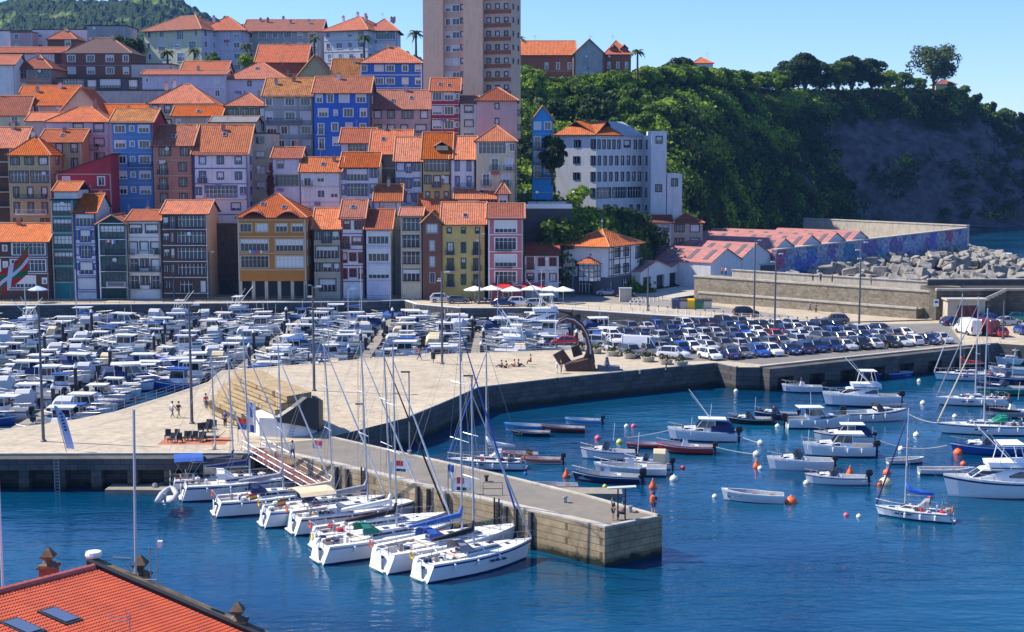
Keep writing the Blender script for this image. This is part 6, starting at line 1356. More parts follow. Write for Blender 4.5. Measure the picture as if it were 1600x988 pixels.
car_px(812, 478, 'suv', 'white', 2, 'white car on the road before the umbrella terrace'); car_px(786, 478.5, 'sedan', 'dark blue', 2, 'dark blue car behind the white car at the umbrella terrace'); car_px(838, 479, 'hatch', 'silver', 2, 'silver hatchback at the right end of the terrace cars')
car_px(950, 462, 'sedan', 'silver', -10, 'silver car in front of the timbered harbour house'); car_px(975, 464, 'hatch', 'black', -8, 'black car right of the silver car at the harbour house')
for i, (px, py, kd, cl, lb) in enumerate([(1512,522,'van','white','white van at the corner of the far right quay'),(1540,523,'van','maroon','maroon van beside the white van on the far right quay'),(1560,525,'hatch','red','red car right of the maroon van'),(1548,505,'suv','blue','blue car behind the maroon van'),(1575,508,'sedan','silver','silver car below the turquoise vehicle'),(1590,503,'suv','green','turquoise green off road car at the right edge'),(1490,508,'sedan','dark blue','dark blue car left of the white van'),(1597,522,'hatch','blue','blue hatchback cut by the right edge'),(1165,494,'suv','black','black car parked under the rubble wall'),(1305,506,'suv','grey','grey estate car passing behind the car park')]):
    car_px(px, py, kd, cl, [100, 100, 95, 10, 15, 12, 20, 90, 5, 175][i], lb, 'vehicles on the far right quay' if i < 8 else None)
# painted bay lines
mb = MB()
for off in (.6, 8.2, 13.3, 20.2, 25.3, 31.6):
    s = -20 if off > 20 else 0
    while s < Lw-2:
        p = e0+u*s+nv*off; q = p+nv*4.8; o = u*.1
        if in_poly(p.x, p.y, molep) and in_poly(q.x, q.y, molep) and proj(p)[0] > 1030: mb.quad(*[(v.x, v.y, QZ+.009) for v in (p, p+o, q+o, q)])
        s += 2.62
structure('bay_markings', mb, white)
# ---------------------------------------------------------------- people
TS = bpy.data.scenes.new('scratch')
def skin_mesh(name, verts, edges, rad, m, sub=1):
    me = bpy.data.meshes.new(name+'_src'); me.from_pydata(verts, edges, []); o = bpy.data.objects.new(name+'_src', me); TS.collection.objects.link(o)
    md = o.modifiers.new('s', 'SKIN'); sv_ = me.skin_vertices[0].data
    for i, r in enumerate(rad): sv_[i].radius = (r, r) if not isinstance(r, tuple) else r
    sv_[0].use_root = True
    if sub: s2 = o.modifiers.new('u', 'SUBSURF'); s2.levels = sub; s2.render_levels = sub
    TS.view_layers[0].update(); dg = TS.view_layers[0].depsgraph; dg.update(); out = bpy.data.meshes.new_from_object(o.evaluated_get(dg)); out.name = name
    out.materials.clear(); out.materials.append(m); out.polygons.foreach_set('use_smooth', [True]*len(out.polygons))
    bpy.data.objects.remove(o); bpy.data.meshes.remove(me); return out
SKIN = [mat('skin_light', (.55,.32,.22), .6), mat('skin_tan', (.38,.20,.12), .6)]
HAIR = mat('dark_hair', (.03,.02,.015), .7)
def pose(kind):
    """joints of a 1.72 m person facing +x"""
    if kind == 'sit': J = dict(pel=(0,0,.50), ch=(-.04,0,.92), nk=(-.02,0,1.06), hd=(.02,0,1.24), lk=(.42,.13,.52), lf=(.44,.13,.08), rk=(.42,-.13,.52), rf=(.46,-.13,.08), le=(.08,.25,.78), lh=(.32,.17,.62), re=(.08,-.25,.78), rh=(.32,-.17,.62))
    elif kind == 'floor': J = dict(pel=(0,0,.12), ch=(-.12,0,.50), nk=(-.10,0,.64), hd=(-.04,0,.82), lk=(.36,.15,.42), lf=(.66,.14,.07), rk=(.38,-.15,.30), rf=(.74,-.16,.07), le=(-.05,.27,.36), lh=(.22,.22,.34), re=(-.25,-.26,.30), rh=(-.34,-.26,.06))
    elif kind == 'walk': J = dict(pel=(0,0,.90), ch=(.03,0,1.32), nk=(.05,0,1.46), hd=(.08,0,1.62), lk=(.20,.09,.50), lf=(.30,.09,.08), rk=(-.04,-.09,.48), rf=(-.34,-.09,.12), le=(-.12,.24,1.12), lh=(-.08,.23,.88), re=(.16,-.24,1.13), rh=(.34,-.2,.98))
    elif kind == 'arms': J = dict(pel=(0,0,.90), ch=(0,0,1.32), nk=(.01,0,1.46), hd=(.05,0,1.62), lk=(.03,.12,.48), lf=(0,.14,.08), rk=(.03,-.12,.48), rf=(0,-.15,.08), le=(.10,.27,1.12), lh=(.30,.12,1.12), re=(.10,-.27,1.12), rh=(.32,-.10,1.06))
    else: J = dict(pel=(0,0,.90), ch=(0,0,1.32), nk=(.01,0,1.46), hd=(.04,0,1.62), lk=(.02,.10,.48), lf=(0,.11,.08), rk=(.02,-.10,.48), rf=(0,-.12,.08), le=(-.03,.25,1.10), lh=(.05,.24,.86), re=(-.03,-.25,1.10), rh=(.06,-.24,.86))
    return J
_pp = {}
def mk_person(kind, top, low, skin=0, longleg=True, hair=True):
    k = (kind, top.name, low.name, skin, longleg)
    if k in _pp: return _pp[k]
    J = pose(kind); V = lambda n: Vector(J[n])
    ls, rs_ = V('ch')+Vector((0,.17,.04)), V('ch')+Vector((0,-.17,.04)); lhip, rhip = V('pel')+Vector((0,.09,-.03)), V('pel')+Vector((0,-.09,-.03))
    vs = [V('pel'), V('pel').lerp(V('ch'), .5), V('ch'), V('nk'), V('nk').lerp(V('hd'), .55), V('hd'), V('hd')+Vector((.01,0,.1)), ls, V('le'), V('lh'), rs_, V('re'), V('rh'), lhip, V('lk'), V('lf'), V('lf')+Vector((.17,0,-.03)), rhip, V('rk'), V('rf'), V('rf')+Vector((.17,0,-.03)), V('lh')+(V('lh')-V('le')).normalized()*.11, V('rh')+(V('rh')-V('re')).normalized()*.11, V('hd')+Vector((.12,0,-.01))]
    ed = [(0,1),(1,2),(2,3),(3,4),(4,5),(5,6),(2,7),(7,8),(8,9),(2,10),(10,11),(11,12),(0,13),(13,14),(14,15),(15,16),(0,17),(17,18),(18,19),(19,20),(9,21),(12,22),(5,23)]
    rd = [(.13,.10),(.12,.10),(.14,.11),.055,.06,.10,.085,.065,.045,.032,.065,.045,.032,.09,.062,.042,.038,.09,.062,.042,.038,.03,.03,.018]
    body = skin_mesh('body', vs, ed, rd, SKIN[skin])
    sh_ = skin_mesh('shirt', [V('pel')+(V('ch')-V('pel'))*.08, V('pel').lerp(V('ch'), .5), V('ch'), V('nk')-Vector((0,0,.05)), ls, ls.lerp(V('le'), .9), rs_, rs_.lerp(V('re'), .9)], [(0,1),(1,2),(2,3),(2,4),(4,5),(2,6),(6,7)], [(.16,.13),(.145,.125),(.165,.13),.07,.085,.06,.085,.06], top)
    f = .92 if longleg else .95
    lv = [V('pel')+Vector((0,0,.03)), lhip, lhip.lerp(V('lk'), .95), rhip, rhip.lerp(V('rk'), .95)]; le_ = [(0,1),(1,2),(0,3),(3,4)]; lr = [(.15,.12),.108,.08,.108,.08]
    if longleg: lv += [V('lk').lerp(V('lf'), .9), V('rk').lerp(V('rf'), .9)]; le_ += [(2,5),(4,6)]; lr += [.058,.058]
    tr_ = skin_mesh('trousers' if longleg else 'shorts', lv, le_, lr, low)
    hr = MB(); h = V('hd'); hr.lathe([(.02,-.05),(.105,-.03),(.118,.04),(.10,.11),(.05,.15),(.01,.16)], (h.x-.025,0,h.z+.02), 0, 9)
    _pp[k] = ('person', [('body', body, (0,0,0), 0, []), ('shirt', sh_, (0,0,0), 0, []), ('trousers' if longleg else 'shorts', tr_, (0,0,0), 0, []), ('hair', hr.mesh('hair', HAIR, True), (0,0,0), 0, [])]); return _pp[k]
clr = lambda n, c: mat('cloth_'+n, c, .9)
TW, TK, TB, TR, TG_, TO = clr('white', (.7,.7,.7)), clr('black', (.02,.02,.022)), clr('blue', (.03,.07,.35)), clr('red', (.5,.03,.04)), clr('grey', (.2,.2,.22)), clr('orange', (.75,.16,.03)); JN = clr('denim', (.05,.08,.17)); KH = clr('khaki', (.3,.24,.15))
def person(px, py, kind, top, low, facing, label, z=QZ, long=True, s=1.0, skin=0):
    p = G(px, py, z); return spawn(mk_person(kind, top, low, skin, long), label, 'person', (p.x, p.y, z+.005), R(facing), None, s)
person(269, 653, 'walk', TW, TG_, 60, 'person in a white shirt pushing a pram across the plaza'); person(279, 653, 'walk', TK, KH, 60, 'person in a black shirt walking beside the one with the pram', long=False)
person(958, 813, 'stand', TK, TK, 200, 'person in black shorts and shirt on the pier end beside the posts', z=QZ, long=False); person(974, 811, 'sit', TG_, TK, 190, 'person seated by the dark posts on the pier end')
person(1021, 804, 'stand', TK, JN, 70, 'person with an orange backpack looking out from the pier corner', long=False)
p = G(1021, 804); mb = MB(); mb.lathe([(.02,0),(.17,.1),(.2,.35),(.16,.55),(.02,.62)], n=10); tag(build('backpack', mb, orange, loc=(p.x-.1, p.y-.22, QZ+.95)), 'orange backpack on the person at the pier corner', 'backpack')
person(870, 584, 'stand', TW, TW, 10, 'person in white standing before the sculpture'); person(877, 583, 'stand', TK, TG_, 190, 'person in black right of the one in white at the sculpture')
person(948, 580, 'walk', TB, JN, 160, 'person in blue walking in the shadow of the sculpture'); person(1041, 578, 'stand', TK, TK, 180, 'person in black leaning near the planters')
for a in [(783,574,'floor',TK,JN,200,'leftmost of the people sitting on the plaza floor'),(790,575,'floor',TR,TK,170,'second person sitting on the plaza floor, in red'),(803,573,'floor',TO,KH,190,'person in orange sitting in the middle of the plaza group'),(811,573,'floor',TK,TK,20,'person in black sitting at the right of the plaza group'),(829,570,'sit',TR,TK,180,'person in dark red squatting apart, right of the plaza group')]: person(*a)
person(457, 718, 'walk', TW, JN, 300, 'person in white walking down onto the pier from the ramp'); person(352, 668, 'stand', TB, TK, 250, 'person in blue standing left of the stone stand'); person(322, 640, 'walk', TR, JN, 100, 'person in red climbing near the stone stand', z=QZ)
person(1266, 487, 'walk', TB, JN, 180, 'person in blue on the road below the rubble wall'); person(1275, 489, 'stand', TK, TK, 200, 'person in black at the wall corner below the breakwater')
pr = W0+(W1-W0).normalized()*6
for i, (px, c_, lb) in enumerate([(1128, TR, 'person in red on the left part of the breakwater walk'), (1134, TW, 'person in white on the left part of the breakwater walk'), (1270, TK, 'person in black sitting on the breakwater walk'), (1282, TB, 'person in blue in the middle of the breakwater walk'), (1300, TG_, 'person in grey right of the group on the breakwater walk'), (1361, TK, 'lone person in dark clothes at the right of the breakwater walk')]):
    # stand on the walk surface: intersect column px with the walk centre line
    lo, hi = 0., 60.
    q0 = W0+nb*5.6
    for _ in range(30):
        s = (lo+hi)/2
        if proj(q0+t*s+Vector((0,0,4.6)))[0] < px: lo = s
        else: hi = s
    q = q0+t*lo; spawn(mk_person('stand' if i != 2 else 'sit', c_, TK), lb, 'person', (q.x, q.y, 7.61), R(200+30*i))
for i, (px, py) in enumerate([(655,563),(487,570),(503,570),(720,566)]): person(px, py, 'walk', [TR,TW,TB,TK][i], JN, 90*i, ['person in red by the marina railing','person in white near the left marina railing','person in blue beside the left marina railing','person in black near the marina lamp post'][i])
person(1252, 606, 'sit', TB, JN, 180, 'person in blue seated in the small white boat', z=.35)
# ---------------------------------------------------------------- lamp posts
def mk_lamp(h, heads, fr=.9):
    m = MB(); m.tube([(0,0,0),(0,0,h)], .17, 0, 8, r2=.10); m.lathe([(.3,0),(.3,.12),(.18,.2)], n=8)
    parts = [('pole', m.mesh('pole', mat('lamp_post_grey', (.10,.105,.12), .5, noise=.2, scale=2)), (0,0,0), 0, [])]
    for i in range(heads):
        q = MB(); z = h-.2-i*1.25; a = i*2.1; q.tube([(0,0,z),(.55*math.cos(a),.55*math.sin(a),z+.1)], .04, 0, 5); c_ = (.75*math.cos(a), .75*math.sin(a)); q.box(c_[0]-.3,c_[0]+.3,c_[1]-.2,c_[1]+.2,z+.02,z+.2,1)
        parts.append(('floodlight', q.mesh('floodlight', [steel, mat('lamp_head', (.55,.56,.58), .4)]), (0,0,0), 0, []))
    return ('lamp_post', parts)
def lamp(px, py, top, heads, label, z=QZ):
    p = G(px, py, z); h = A(px, top, p.y).z-z; spawn(mk_lamp(h, heads), label, 'lamp post', p, 0, 'tall lamp posts of the harbour')
lamp(68, 690, 480, 0, 'tall plain post at the left behind the feather banner'); lamp(300, 662, 475, 1, 'tall post between the walkers and the stone stand'); lamp(491, 611, 447, 2, 'tall post in the middle left of the plaza'); lamp(691, 569, 424, 2, 'tall post at the marina edge beside a litter bin')
lamp(1178, 497, 375, 2, 'tall lamp post behind the left end of the car park'); lamp(1210, 528, 396, 2, 'tall lamp post among the cars, left one'); lamp(1342, 516, 378, 3, 'tall lamp post at the back of the car park, right one')
lamp(328, 467, 393, 2, 'lamp post before the dark retaining wall'); lamp(749, 475, 365, 2, 'lamp post left of the umbrella terrace'); lamp(895, 464, 405, 0, 'slim post before the harbour house'); lamp(1012, 486, 418, 0, 'slim post on the road bend'); lamp(690, 473, 425, 2, 'lamp post near the white car on the town quay'); lamp(478, 470, 445, 1, 'short lamp post right of the big ochre house'); lamp(533, 469, 410, 0, 'slim post before the red shuttered house'); lamp(210, 466, 420, 0, 'slim post before the white balcony house'); lamp(111, 470, 440, 0, 'short post before the teal house'); lamp(272, 468, 425, 0, 'slim post before the half cream house')
lamp(1567, 530, 470, 0, 'slim post on the far right quay')
for px, py, top, lb in [(640, 708, 582, 'street lamp with a flat head on the pier, right one'), (568, 690, 632, 'street lamp with a flat head on the pier, left one'), (738, 735, 588, 'slim pole with a small camera head at the pier edge')]:
    p = G(px, py); h = A(px, top, p.y).z-QZ; m = MB(); m.tube([(0,0,0),(0,0,h)], .06, 0, 6); q = MB(); q.box(-.75,.1,-.14,.14,h-.02,h+.1); spawn(('street_lamp', [('pole', m.mesh('pole', steel), (0,0,0), 0, []), ('lamp_head', q.mesh('lamp_head', darkgrey), (0,0,0), 0, [])]), lb, 'street lamp', p)
# ---------------------------------------------------------------- stone stand (amphitheatre)
S0 = Vector((-26.6, 151.5, QZ)); st = thing('stone_stand', 'curved stepped stone stand with a white rounded end wall', 'stand', S0)
stepm = blockmat('sandstone_steps', (.48,.36,.20), (.42,.31,.17), (.10,.07,.04), .9, .6, stain=.55)
def prism_part(name, P, z0, z1, m):
    mb = MB(); P = [(x-S0.x, y-S0.y) for x, y in P]; mb.poly([(x, y, z1) for x, y in P])
    for q, r_ in zip(P, P[1:]+P[:1]): mb.quad((*q, z0), (*r_, z0), (*r_, z1), (*q, z1))
    me = mb.mesh(name, m); bm = bmesh.new(); bm.from_mesh(me); bmesh.ops.recalc_face_normals(bm, faces=bm.faces); bm.to_mesh(me); bm.free(); obj(name, me, st)
for i in range(6):
    z0 = i*.62; o = Vector((.80, .60))*(i*.68); B_ = [(-30.6+i*.12,161.2-i*.25),(-32.6,159.8-i*.1),(-33.7,156.5),(-32.3,152.2),(-30.2,148.6),(-28.2,145.2)]+([(-25.2,139.9)] if i > 2 else [])
    F_ = [(x+o.x, y+o.y) if k_ > 1 else (x+o.x*.7, y-o.y*.3) for k_, (x, y) in enumerate(B_)]
    F2 = [(x+.12, y+.09) for x, y in F_]
    back = [(-20.4,144.6),(-22.5,148.6),(-25.4,153.6),(-28.2,159.6)] if i > 2 else [(-24,148.2),(-25.4,153.6),(-28.2,159.6)]
    prism_part('step', F2+back, z0, z0+.14, stepm); prism_part('step', F_+back, z0+.141, z0+.62, stepm)
    rr = random.Random(i)
prism_part('end_wall', [(-26.6,142.9),(-25.0,140.3),(-22.4,139.7),(-20.4,140.6),(-19.6,142.6),(-20.4,144.8),(-24,148)], 0, 1.859, white)
mb = MB(); pts = [(-22.9,139.6),(-21.4,139.6),(-20.2,140.3),(-19.3,141.8),(-19.1,143.6),(-20,145.2)]; hs = [(1.5,2.0),(1.3,3.0),(.9,3.9),(.3,3.5),(.0,3.0),(.0,3.2)]
mb.loft([[(x-S0.x,y-S0.y,h0),(x-S0.x,y-S0.y,h1),(x-S0.x-.5,y-S0.y+.4,h1),(x-S0.x-.5,y-S0.y+.4,h0)] for (x, y), (h0, h1) in zip(pts, hs)]); build('dark_fin', mb, black, st)
mb = MB()
for k in range(5): q = Vector((-22.0+k*.10, 139.62+k*.02, .2+k*.3))-Vector((S0.x, S0.y, 0)); mb.quad(q, q+Vector((.42,.12,0)), q+Vector((.46,.12,.2)), q+Vector((.04,0,.2)))
build('wall_letters', mb, mat('bluish_mark', (.25,.32,.5), .6), st)
# gangway
ga, gb = G(392, 703, QZ+.1), G(514, 772, .7); gd = gb-ga; gl_ = gd.length; yaw = math.atan2(gd.y, gd.x); pit = -math.asin(gd.z/gl_)
gw = tag(obj('gangway', None, None, ga), 'long sloping gangway with white rails and a red brown deck', 'gangway'); gw.rotation_euler = (0, pit, yaw)
mb = MB(); mb.box(0, gl_, -1.1, 1.1, -.08, 0); build('deck', mb, mat('redbrown_deck', (.30,.10,.06), .8, noise=.3, scale=2), gw)
mb = MB()
for s in (-1.1, 1.1):
    for z in (.0, .55, 1.1): mb.tube([(0,s,z),(gl_,s,z)], .05, 0, 4)
    for k in range(15): x = gl_*k/14; mb.tube([(x,s,-.1),(x,s,1.1)], .04, 0, 4)
build('railing', mb, white, gw)
mb = MB(); mb.box(-1, 46, -1.2, 1.2, -.1, .45); p = G(520, 772, 0); q = G(905, 868, 0); tag(build('pontoon', mb, pontm, loc=(p.x, p.y-1.5, 0), rz=math.atan2(q.y-p.y, q.x-p.x)) if False else build('pontoon', mb, pontm, loc=(-36, 129.5, 0), rz=R(-2)), 'floating pontoon under the bows of the far yachts', 'pontoon')
# fender posts and ladders on the lit pier face
pe = [G(*c) for c in ((500,723),(600,746),(700,771),(800,793),(945,826))]
def along(px):
    for a, b2 in zip(pe[:-1], pe[1:]):
        xa, xb = proj(a)[0], proj(b2)[0]
        if xa <= px <= xb: k = (px-xa)/(xb-xa); return a.lerp(b2, k), (b2-a).normalized()
for i, px in enumerate([528, 545, 570, 655, 672, 700, 778, 792, 808, 832]):
    q, dr = along(px); nn = Vector((-abs(dr.y), -abs(dr.x), 0)); mb = MB()
    if i in (2, 6, 7) and i != 7:
        for s in (-.25, .25): mb.box(s-.04, s+.04, -.06, .06, -3.4, .5)
        for k in range(12): mb.box(-.22, .22, -.04, .04, -3.2+k*.3, -3.14+k*.3)
        tag(build('quay_ladder', mb, black, loc=q+nn*.1, rz=math.atan2(dr.y, dr.x)), 'black ladder on the tan pier face, %s one' % ('left' if i == 2 else 'right'), 'ladder')
    else: mb.box(-.14, .14, -.12, .12, -3.5, .0); tag(build('fender_post', mb, darkgrey, loc=q+nn*.13, rz=math.atan2(dr.y, dr.x)), 'dark upright fender post fixed to the tan pier face', 'post', 'fender posts of the pier')
# posts with seat at the pier end
p = G(971, 812); t_ = thing('shelter_posts', 'dark twin posts with a curved top at the pier end', 'posts', p); mb = MB()
for x in (-.28, .28): mb.tube([(x,0,0),(x,0,2.5)], .06, 0, 6)
build('post', mb, black, t_); mb = MB(); mb.slab([(-1.1,-.3,2.5),(1.1,-.3,2.62),(1.1,.3,2.62),(-1.1,.3,2.5)], .08); build('top', mb, mat('pale_green_top', (.45,.5,.45), .5), t_)
p = G(770, 773); t_ = thing('handrail', 'small steel handrail frame on the pier deck', 'handrail', p); mb = MB(); mb.tube([(-.8,0,0),(-.8,0,1),(.8,0,1),(.8,0,0)], .03, 0, 4); mb.tube([(-.8,0,.5),(.8,0,.5)], .03, 0, 4); build('frame', mb, darkgrey, t_)
for i, (px, py) in enumerate([(985,800),(760,752),(883,785),(560,690),(640,712),(1120,574),(1000,584),(870,597)]):
    p = G(px, py); mb = MB(); mb.lathe([(.16,0),(.13,.3),(.24,.42),(.2,.5),(.01,.52)], n=9); tag(build('bollard', mb, black if i % 2 else steel, loc=p), 'mooring bollard near the water edge of the pier or plaza', 'bollard', 'mooring bollards')
# ---------------------------------------------------------------- wave sculpture
p = G(905, 578); sc_ = thing('wave_sculpture', 'dark rusty steel sculpture of a boat fragment under a curling wave', 'sculpture', p); K = 12.3
cor = mat('weathered_steel', (.075,.030,.020), .7, noise=.4, scale=1.5, dirt=.3); L2 = lambda px, py, y=0: ((px-905)/K, y, (578-py)/K)
outer = [(930,566),(928,552),(925,540),(919,518),(911,504),(898,493),(885,491),(874,497),(869,504)]; inn_ = [(908,566),(915,552),(917.5,540),(913,523),(905,511),(894,503.5),(884,500),(876,502),(870,505)]
for nm, f0, f1, y0, y1, mm in (('wave_band', .0, 1.0, -.45, .45, cor), ('wave_stripe', .30, .52, -.5, -.452, mat('wave_white', (.6,.55,.5), .6)), ('wave_stripe', .68, .84, -.5, -.452, mat('wave_red', (.35,.05,.03), .6))):
    mb = MB(); rings = []
    for (a, b2) in zip(outer, inn_):
        q0 = Vector(L2(*a)).lerp(Vector(L2(*b2)), f0); q1 = Vector(L2(*a)).lerp(Vector(L2(*b2)), f1); rings.append([(q0.x,y0,q0.z),(q1.x,y0,q1.z),(q1.x,y1,q1.z),(q0.x,y1,q0.z)])
    mb.loft(rings if nm == 'wave_band' else rings[1:], 0, True); build(nm, mb, mm, sc_)
mb = MB(); 
base = [(881,569),(905,562),(926,556),(932,578),(884,579)]
mb.loft([[L2(*q, -1.4) for q in base], [L2(*q, 1.2) for q in base]], 0, True); build('hull_block', mb, cor, sc_)
for pts, y in (([(863,553),(879,544),(892,562),(874,570)], -.9), ([(892,543),(904,538),(911,554),(896,559)], .3)):
    mb = MB(); mb.loft([[L2(*q, y) for q in pts], [L2(*q, y+.5) for q in pts]], 0, True); build('steel_plate', mb, cor, sc_)
mb = MB(); tl = [(868,482),(880,484),(890,486),(895,480),(893,489),(905,497),(898,496),(886,489),(875,486)]; mb.loft([[L2(*q, -.1) for q in tl], [L2(*q, .15) for q in tl]], 0, True); build('tail_fin', mb, cor, sc_)
mb = MB(); mb.lathe([(.5,0),(.55,.1),(.3,.9),(.15,1.6)], (3.6,.4,0), 0, 6); mb.box(2.4,5.2,-.6,1.0,0,.5); build('shadow_block', mb, mat('shadow_grey', (.16,.17,.2), .7), sc_)  # added block and cone standing in for the sculpture's ground shadow
# planters
shrub_l = mat('shrub_leaf', (.07,.10,.03), .9, noise=.4, scale=3)
for i, (px, py) in enumerate([(904,548),(930,552),(957,556),(984,560),(1012,565),(1040,569),(1064,572)][0:7]):
    p = G(px, py); t_ = thing('planter', 'tan stone planter with a low shrub, %s from the left beside the car park' % ORD[i], 'planter', p, 0, 'stone planters'); mb = MB(); mb.lathe([(.7,0),(.85,.15),(.95,.6),(1.0,.65),(.85,.66),(.8,.55)], n=14); build('bowl', mb, concrete, t_)
    q = MB(); rr = random.Random(i)
    for _ in range(70):
        c_ = Vector((rr.gauss(0,.35), rr.gauss(0,.35), .75+rr.random()*.4)); d1 = Vector([rr.gauss(0,1) for _ in range(3)]).normalized()*.16; d2 = d1.cross(Vector([rr.gauss(0,1) for _ in range(3)])).normalized()*.1; q.quad(c_-d1-d2, c_+d1-d2, c_+d1+d2, c_-d1+d2)
    build('shrub', q, shrub_l, t_)
# litter bin
p = G(677, 567); mb = MB(); mb.tube([(0,0,0),(0,0,.5)], .05); mb.lathe([(.28,.5),(.33,1.4),(.2,1.45)], n=10); tag(build('litter_bin', mb, black, loc=p), 'black litter bin by the tall post at the marina edge', 'litter bin')
# black chairs
chm = MB(); chm.box(-.35,.35,-.35,.35,.36,.46); ch_b = MB(); ch_b.slab([(-.35,.30,.46),(.35,.30,.46),(.35,.42,1.15),(-.35,.42,1.15)], .07); ch_l = MB(); ch_l.box(-.03,.03,-.03,.03,0,.36)
cm_, cb_, cl_ = chm.mesh('seat', black), ch_b.mesh('backrest', black), ch_l.mesh('leg', darkgrey)
chair = ('plaza_chair', [('seat', cm_, (0,0,0), 0, []), ('backrest', cb_, (0,0,0), 0, [])]+[('leg', cl_, (x, y, 0), 0, []) for x in (-.3,.3) for y in (-.3,.3)])
for i, (px, py) in enumerate([(262,686),(268,692),(275,686),(281,692),(289,689),(297,689),(304,689),(312,691),(319,690),(314,676),(321,675),(328,675),(333,671),(326,670)]):
    p = G(px, py); spawn(chair, 'black chair, %s of the group on the red painted paving' % ORD[i], 'chair', (p.x, p.y, QZ+.01), R(random.uniform(-30, 30)), 'black chairs on the plaza', .8)
p = G(333, 688); t_ = thing('deck_lounger', 'dark lounger with a pale cushion at the right of the black chairs', 'lounger', (p.x, p.y, QZ+.01)); mb = MB(); mb.box(-1,.6,-.35,.35,.25,.38); build('seat', mb, black, t_); mb = MB(); mb.slab([(.6,-.35,.38),(1.2,-.35,.95),(1.2,.35,.95),(.6,.35,.38)], .1); build('backrest', mb, cream, t_)
# feather banner and flags
p = G(104, 707); t_ = thing('feather_banner', 'tall pale blue feather banner at the quay edge on the left', 'banner', p); h = A(90, 634, p.y).z-QZ; mb = MB(); mb.tube([(0,0,0),(-.5,0,h*.5),(-1.0,0,h)], .035, 0, 5); build('pole', mb, steel, t_)
bc = mat('pale_blue_banner', (.42,.50,.72), .7); cl = MB(); N_ = 10; rg = []
for k in range(N_+1): tt = k/N_; z = .35+(h-.35)*tt; x = -1.0*tt**1.1; w_ = .75*(1-max(0, tt-.8)*3.2); rg.append([(x, .02, z), (x+max(.1, w_)*.5, -.05*math.sin(tt*6), z), (x+max(.15, w_), .04*math.sin(tt*5), z-.05)])
for a, b2 in zip(rg[:-1], rg[1:]):
    for j in range(2):
        cl.quad(a[j], a[j+1], b2[j+1], b2[j])
for k in range(6): tt = .42+k*.075; cl.box(-1.0*tt**1.1+.28, -1.0*tt**1.1+.50, -.09, -.07, .35+(h-.35)*tt, .35+(h-.35)*tt+.16, 1)
build('banner_cloth', cl, [bc, navy], t_)
def flag(px, py, top, w_, h_, label, kind='logo', z=QZ, lean=.12, cols_=None):
    p = G(px, py, z); H_ = A(px, top, p.y).z-z; t_ = thing('flag', label, 'flag', p); m = MB(); m.tube([(0,0,0),(0,0,H_)], .03, 0, 5); build('flagpole', m, steel, t_)
    c_ = MB(); nx = 8; f = lambda u_, v_: (w_*u_, .12*math.sin(u_*5+v_), H_-h_*(1-v_)+lean*w_*u_+.05*math.sin(u_*6))
    for i in range(nx):
        for j in range(4):
            m_i = 0
            uc, vc = (i+.5)/nx, (j+.5)/4
            if kind == 'logo': m_i = 1 if (.3 < uc < .65 and .5 < vc < .9) else (2 if (.2 < uc < .8 and .05 < vc < .3) else 0)
            if kind == 'stripe': m_i = 1 if vc > .5 else 0
            c_.quad(f(i/nx, j/4), f((i+1)/nx, j/4), f((i+1)/nx, (j+1)/4), f(i/nx, (j+1)/4), m_i)
    build('flag_cloth', c_, cols_ or [white, red, navy], t_)
flag(611, 750, 752-30, 1.7, .95, 'white race flag with a red oval, left one by the pier'); 
flag(706, 771, 748, 1.6, 1.1, 'white race flag with a red oval, right one beside the tall mast')
flag(489, 700, 690, .9, .9, 'pink and white flag near the top of the gangway', 'stripe', cols_=[white, pinkb, navy]); flag(388, 686, 630, .8, 3.0, 'tall white flag with blue marks beside the stone stand', 'logo', cols_=[white, bluec, bluec]); flag(372, 690, 655, .9, 1.1, 'red and blue flag left of the white one at the stone stand', 'stripe', cols_=[bluec, red, navy])
flag(700, 771, 727, .5, 1.2, 'small striped signal flag above the right race flag', 'stripe', cols_=[white, bluec, navy])
# ---------------------------------------------------------------- town quay furniture
def umbrella(px, py, label, r=1.9, z=QZ, colr=None):
    p = G(px, py, z); t_ = thing('parasol', label, 'parasol', p, 0, 'parasols of the terraces'); m = MB(); m.tube([(0,0,0),(0,0,2.9)], .05, 0, 6); m.box(-.3,.3,-.3,.3,0,.1); build('pole', m, white, t_); c_ = MB(); c_.lathe([(r,2.3),(r,2.45),(.06,3.15)], n=8); build('canopy', c_, colr or white, t_)
for i, (px, py) in enumerate([(742,473),(768,472),(800,474),(832,472),(860,473),(880,474)]): umbrella(px, py, 'white parasol, %s from the left on the restaurant terrace' % ORD[i], 2.1)
umbrella(60, 473, 'pale blue parasol before the left edge house', 1.8, colr=bc); umbrella(552, 471, 'closed looking white parasol near the red shuttered house', .9)
for i, (a, b2, lb) in enumerate([(770, 800, 'red awning in front of the pinkish red house'), (816, 850, 'red awning in front of the small white house')]):
    p, q = A(a, 441, 271.5), A(b2, 441, 271.5); mb = MB(); mb.slab([(p.x,268.6,QZ+2.5),(q.x,268.6,QZ+2.5),(q.x,271.9,QZ+3.3),(p.x,271.9,QZ+3.3)], .06); t_ = thing('awning', lb, 'awning', (0,0,0)); build('canopy', mb, red, t_); m = MB()
    for x in (p.x+.1, q.x-.1): m.tube([(x,268.7,QZ),(x,268.7,QZ+2.5)], .04, 0, 5)
    build('post', m, steel, t_)
tb = MB(); tb.lathe([(.4,.70),(.4,.74),(.02,.75)], n=10); tl_ = MB(); tl_.tube([(0,0,0),(0,0,.7)], .04); tme, tle = tb.mesh('table_top', white), tl_.mesh('leg', darkgrey)
rr = random.Random(3)
